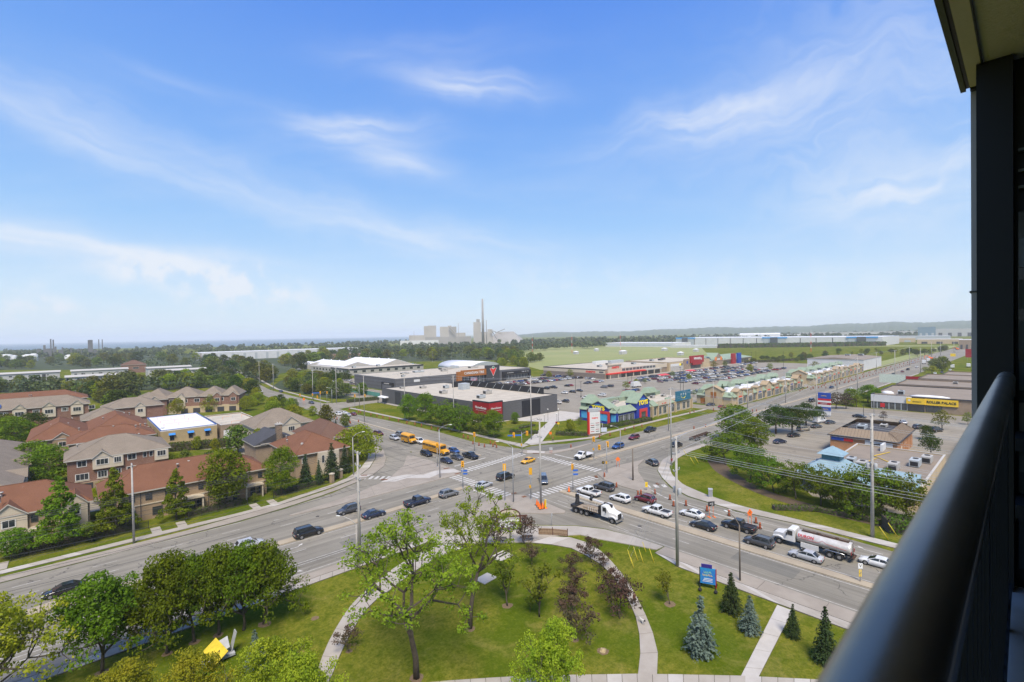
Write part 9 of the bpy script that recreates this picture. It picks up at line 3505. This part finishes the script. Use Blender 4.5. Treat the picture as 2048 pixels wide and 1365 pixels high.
# huts and masts of the meadow
for i,(px,py,w_,h_) in enumerate(((1152,709,8,4),(1193,703,8,4),(1246,709,14,5),(1329,702,12,4),(1361,711,9,4),(1392,704,9,4))):
 B = Bld('hut',f'small pale transmitter hut in the meadow, {nth(i + 1)} from the left',at(px,py).x - w_ / 2,at(px,py).x + w_ / 2,at(px,py).y - 3,at(px,py).y + 3,0,'hut','huts in the meadow')
 B.wall(h_,SIDING)
 B.hip(h_ + .02,h_ + 1.4,FLATW,.2)
for i,(px,py,tp) in enumerate(((1065,704,672),(1144,706,668),(1241,705,664),(1622,704,660))):
 p,h = at(px,py),height(px,py,tp)
 o = empty('radio_mast',p,0,f'thin red and white lattice radio mast over the meadow, {nth(i + 1)} from the left','radio mast','radio masts in the meadow')
 for k in range(6):
  mb = MB()
  for a in range(3):
   mb.tube((.7 * math.cos(a * 2.1),.7 * math.sin(a * 2.1),h * k / 6),(.7 * math.cos(a * 2.1),.7 * math.sin(a * 2.1),h * (k + 1) / 6),.09,None,3)
   for z in range(4):
    mb.tube((.7 * math.cos(a * 2.1),.7 * math.sin(a * 2.1),h * (k + z / 4) / 6),(.7 * math.cos(a * 2.1 + 2.1),.7 * math.sin(a * 2.1 + 2.1),h * (k + (z + 1) / 4) / 6),.05,None,3)
  part(o,'mast_section',mb,[CTRED,SIGNWH][k % 2])
# straw rings and bare patches at the feet of the park trees
m_ = MB()
for px,py,r in ((1015,1212,.75),(1340,1209,.8),(1150,1280,.55),(940,1258,.7),(833,1357,.8),(1206,1303,.7),(204,1346,.7),(335,1308,.6),(389,1285,.6),(436,1271,.6),(528,1249,.8),(698,1303,.4),(630,1237,.5)):
 c = at(px,py)
 m_.poly([(c.x + r * rnd.uniform(.8,1.1) * math.cos(a * .524),c.y + r * rnd.uniform(.8,1.1) * math.sin(a * .524)) for a in range(12)],.012,.012)
structure('soil_patch',m_,mat('straw_soil',(.19,.13,.075),.95,.2,4))

# ------------------------------------------------------------------ the balcony and the tower it belongs to
PAINTBLK = mat('black_handrail_paint',(.385,.32,.235),.40,.12,3,metal=.9,bump=.02,bscale=160)
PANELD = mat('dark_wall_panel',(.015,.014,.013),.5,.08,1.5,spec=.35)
SOFF = mat('soffit_paint',(.78,.66,.50),.85,.06,2,bump=.2,bscale=60)
FASC = mat('slab_edge',(.17,.17,.155),.8,.08,2)
FINM = mat('wall_fin',(.50,.44,.39),.8,.06,1)
FLOORB = mat('balcony_floor',(.40,.38,.35),.9,.08,3)
TOWERM = mat('tower_wall',(.34,.30,.26),.85,.08,.3)
Z0 = CAMH
TW = .0115                                             # the tower stands a hair out of line with the streets
root = empty('apartment_building',(0,0,0),TW,'dark end wall, pale soffit and floor of the tower balcony we stand on','building')


def bb(name,x0,x1,y0,y1,z0,z1,m):
 mb = MB()
 mb.box(x0,x1,y0,y1,Z0 + z0,Z0 + z1)
 return part(root,name,mb,m)


mb = MB()
mb.box(-42,4.0,-22,-2.56,0,54)
part(root,'tower',mb,TOWERM)
bb('soffit',-4,3.66,-2.2,.214,1.3,1.5,SOFF)
bb('slab_edge',-4,3.71,.232,.2545,1.3,1.62,FASC)
bb('drip_joint',-4,3.70,.2145,.2315,1.312,1.5,PANELD)
bb('drip_groove',-4,3.45,.150,.156,1.288,1.2995,PANELD)
bb('slab_end',3.665,3.705,-2.2,.214,1.29,1.6,PANELD)
bb('end_column',3.36,3.64,.046,.174,-1.3,1.298,PANELD)
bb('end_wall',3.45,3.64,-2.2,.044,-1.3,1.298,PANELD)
bb('wall_fin',3.74,4.0,-.3,.2155,-6,1.9,FINM)
bb('fin_joint',3.735,4.001,.16,.223,.185,.195,JOINT)
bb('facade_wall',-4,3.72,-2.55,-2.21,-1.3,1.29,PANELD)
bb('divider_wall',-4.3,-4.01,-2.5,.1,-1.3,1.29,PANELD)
bb('floor_slab',-4,3.72,-2.2,.16,-1.55,-1.3,FLOORB)
g_ = MB()
g_.box(3.43,3.452,-1.6,.03,Z0 - 1.2,Z0 + .55)
part(root,'window_pane',g_,mat('shaded_glass',(.055,.065,.058),.15,.25,1.2,spec=.7))
for i in range(6):
 bb('blind_slat',3.42,3.425,-1.5,.028,.28 - i * .2,.42 - i * .2,mat('blind_%s' % 'abcdef'[i],[(.30,.33,.35),(.10,.11,.09),(.13,.14,.12),(.09,.10,.09),(.15,.15,.13),(.08,.09,.08)][i],.6,.1))
for z in (-.55,-.86):
 bb('bracket',3.2,3.43,-.02,.04,z - .03,z + .03,IRON)
for z in (.66,.74,.84):
 bb('vent_louvre',3.40,3.44,-.3,.03,z,z + .012,FASC)
rail = empty('balcony_railing',(0,0,Z0 - 1.3),TW,'black painted balcony handrail with round top tube running away to the end wall','railing')
RO = Matrix.Translation((0,0,1.3 - Z0))


def rp(name,mb,m=None):
 mb.v = [(x,y,z - (Z0 - 1.3)) for x,y,z in mb.v]
 return part(rail,name,mb,m or PAINTBLK)


mb = MB()
n = 28
sec = []
for x,dz,k in ((-1.2,0,1),(1.0,0,1),(2.95,0,1),(3.16,-.001,1),(3.21,-.006,1),(3.25,-.018,.98),(3.275,-.045,.95),(3.285,-.09,.92)):
 sec.append([(x,.0668 + .0300 * k * math.cos(2 * PI * i / n),Z0 - .241 + dz + .0295 * k * math.sin(2 * PI * i / n)) for i in range(n)])
mb.loft(sec,0,True)
rp('handrail',mb)
mb = MB()
mb.lathe([(.0312,0),(.0312,.012)],28)
mb.v = [(2.86 + z,.0668 + x,Z0 - .241 + y) for x,y,z in mb.v]
rp('sleeve',mb)
for nm,x0,x1,y0,y1,z0,z1 in (('under_rail',-1.2,3.12,.050,.070,-.36,-.335),('bottom_rail',-1.2,3.2,.050,.080,-1.24,-1.2),('rail_post',2.9,2.95,.0572,.104,-1.3,-.262),('rail_post',1.4,1.44,.055,.09,-1.3,-.27)):
 mb = MB()
 mb.box(x0,x1,y0,y1,Z0 + z0,Z0 + z1)
 rp(nm,mb,PAINTBLK if nm == 'under_rail' else IRON)
BL = MB()
BL.box(-.009,.009,-.009,.009,-1.2,-.36)
BLm = BL.mesh('baluster',IRON)
for i in range(42):
 x = -1.1 + i * .1
 if abs(x - 2.92) > .06 and abs(x - 1.42) > .05:
  link('baluster',BLm,rail,(x,.066,1.3))

bpy.context.view_layer.update()
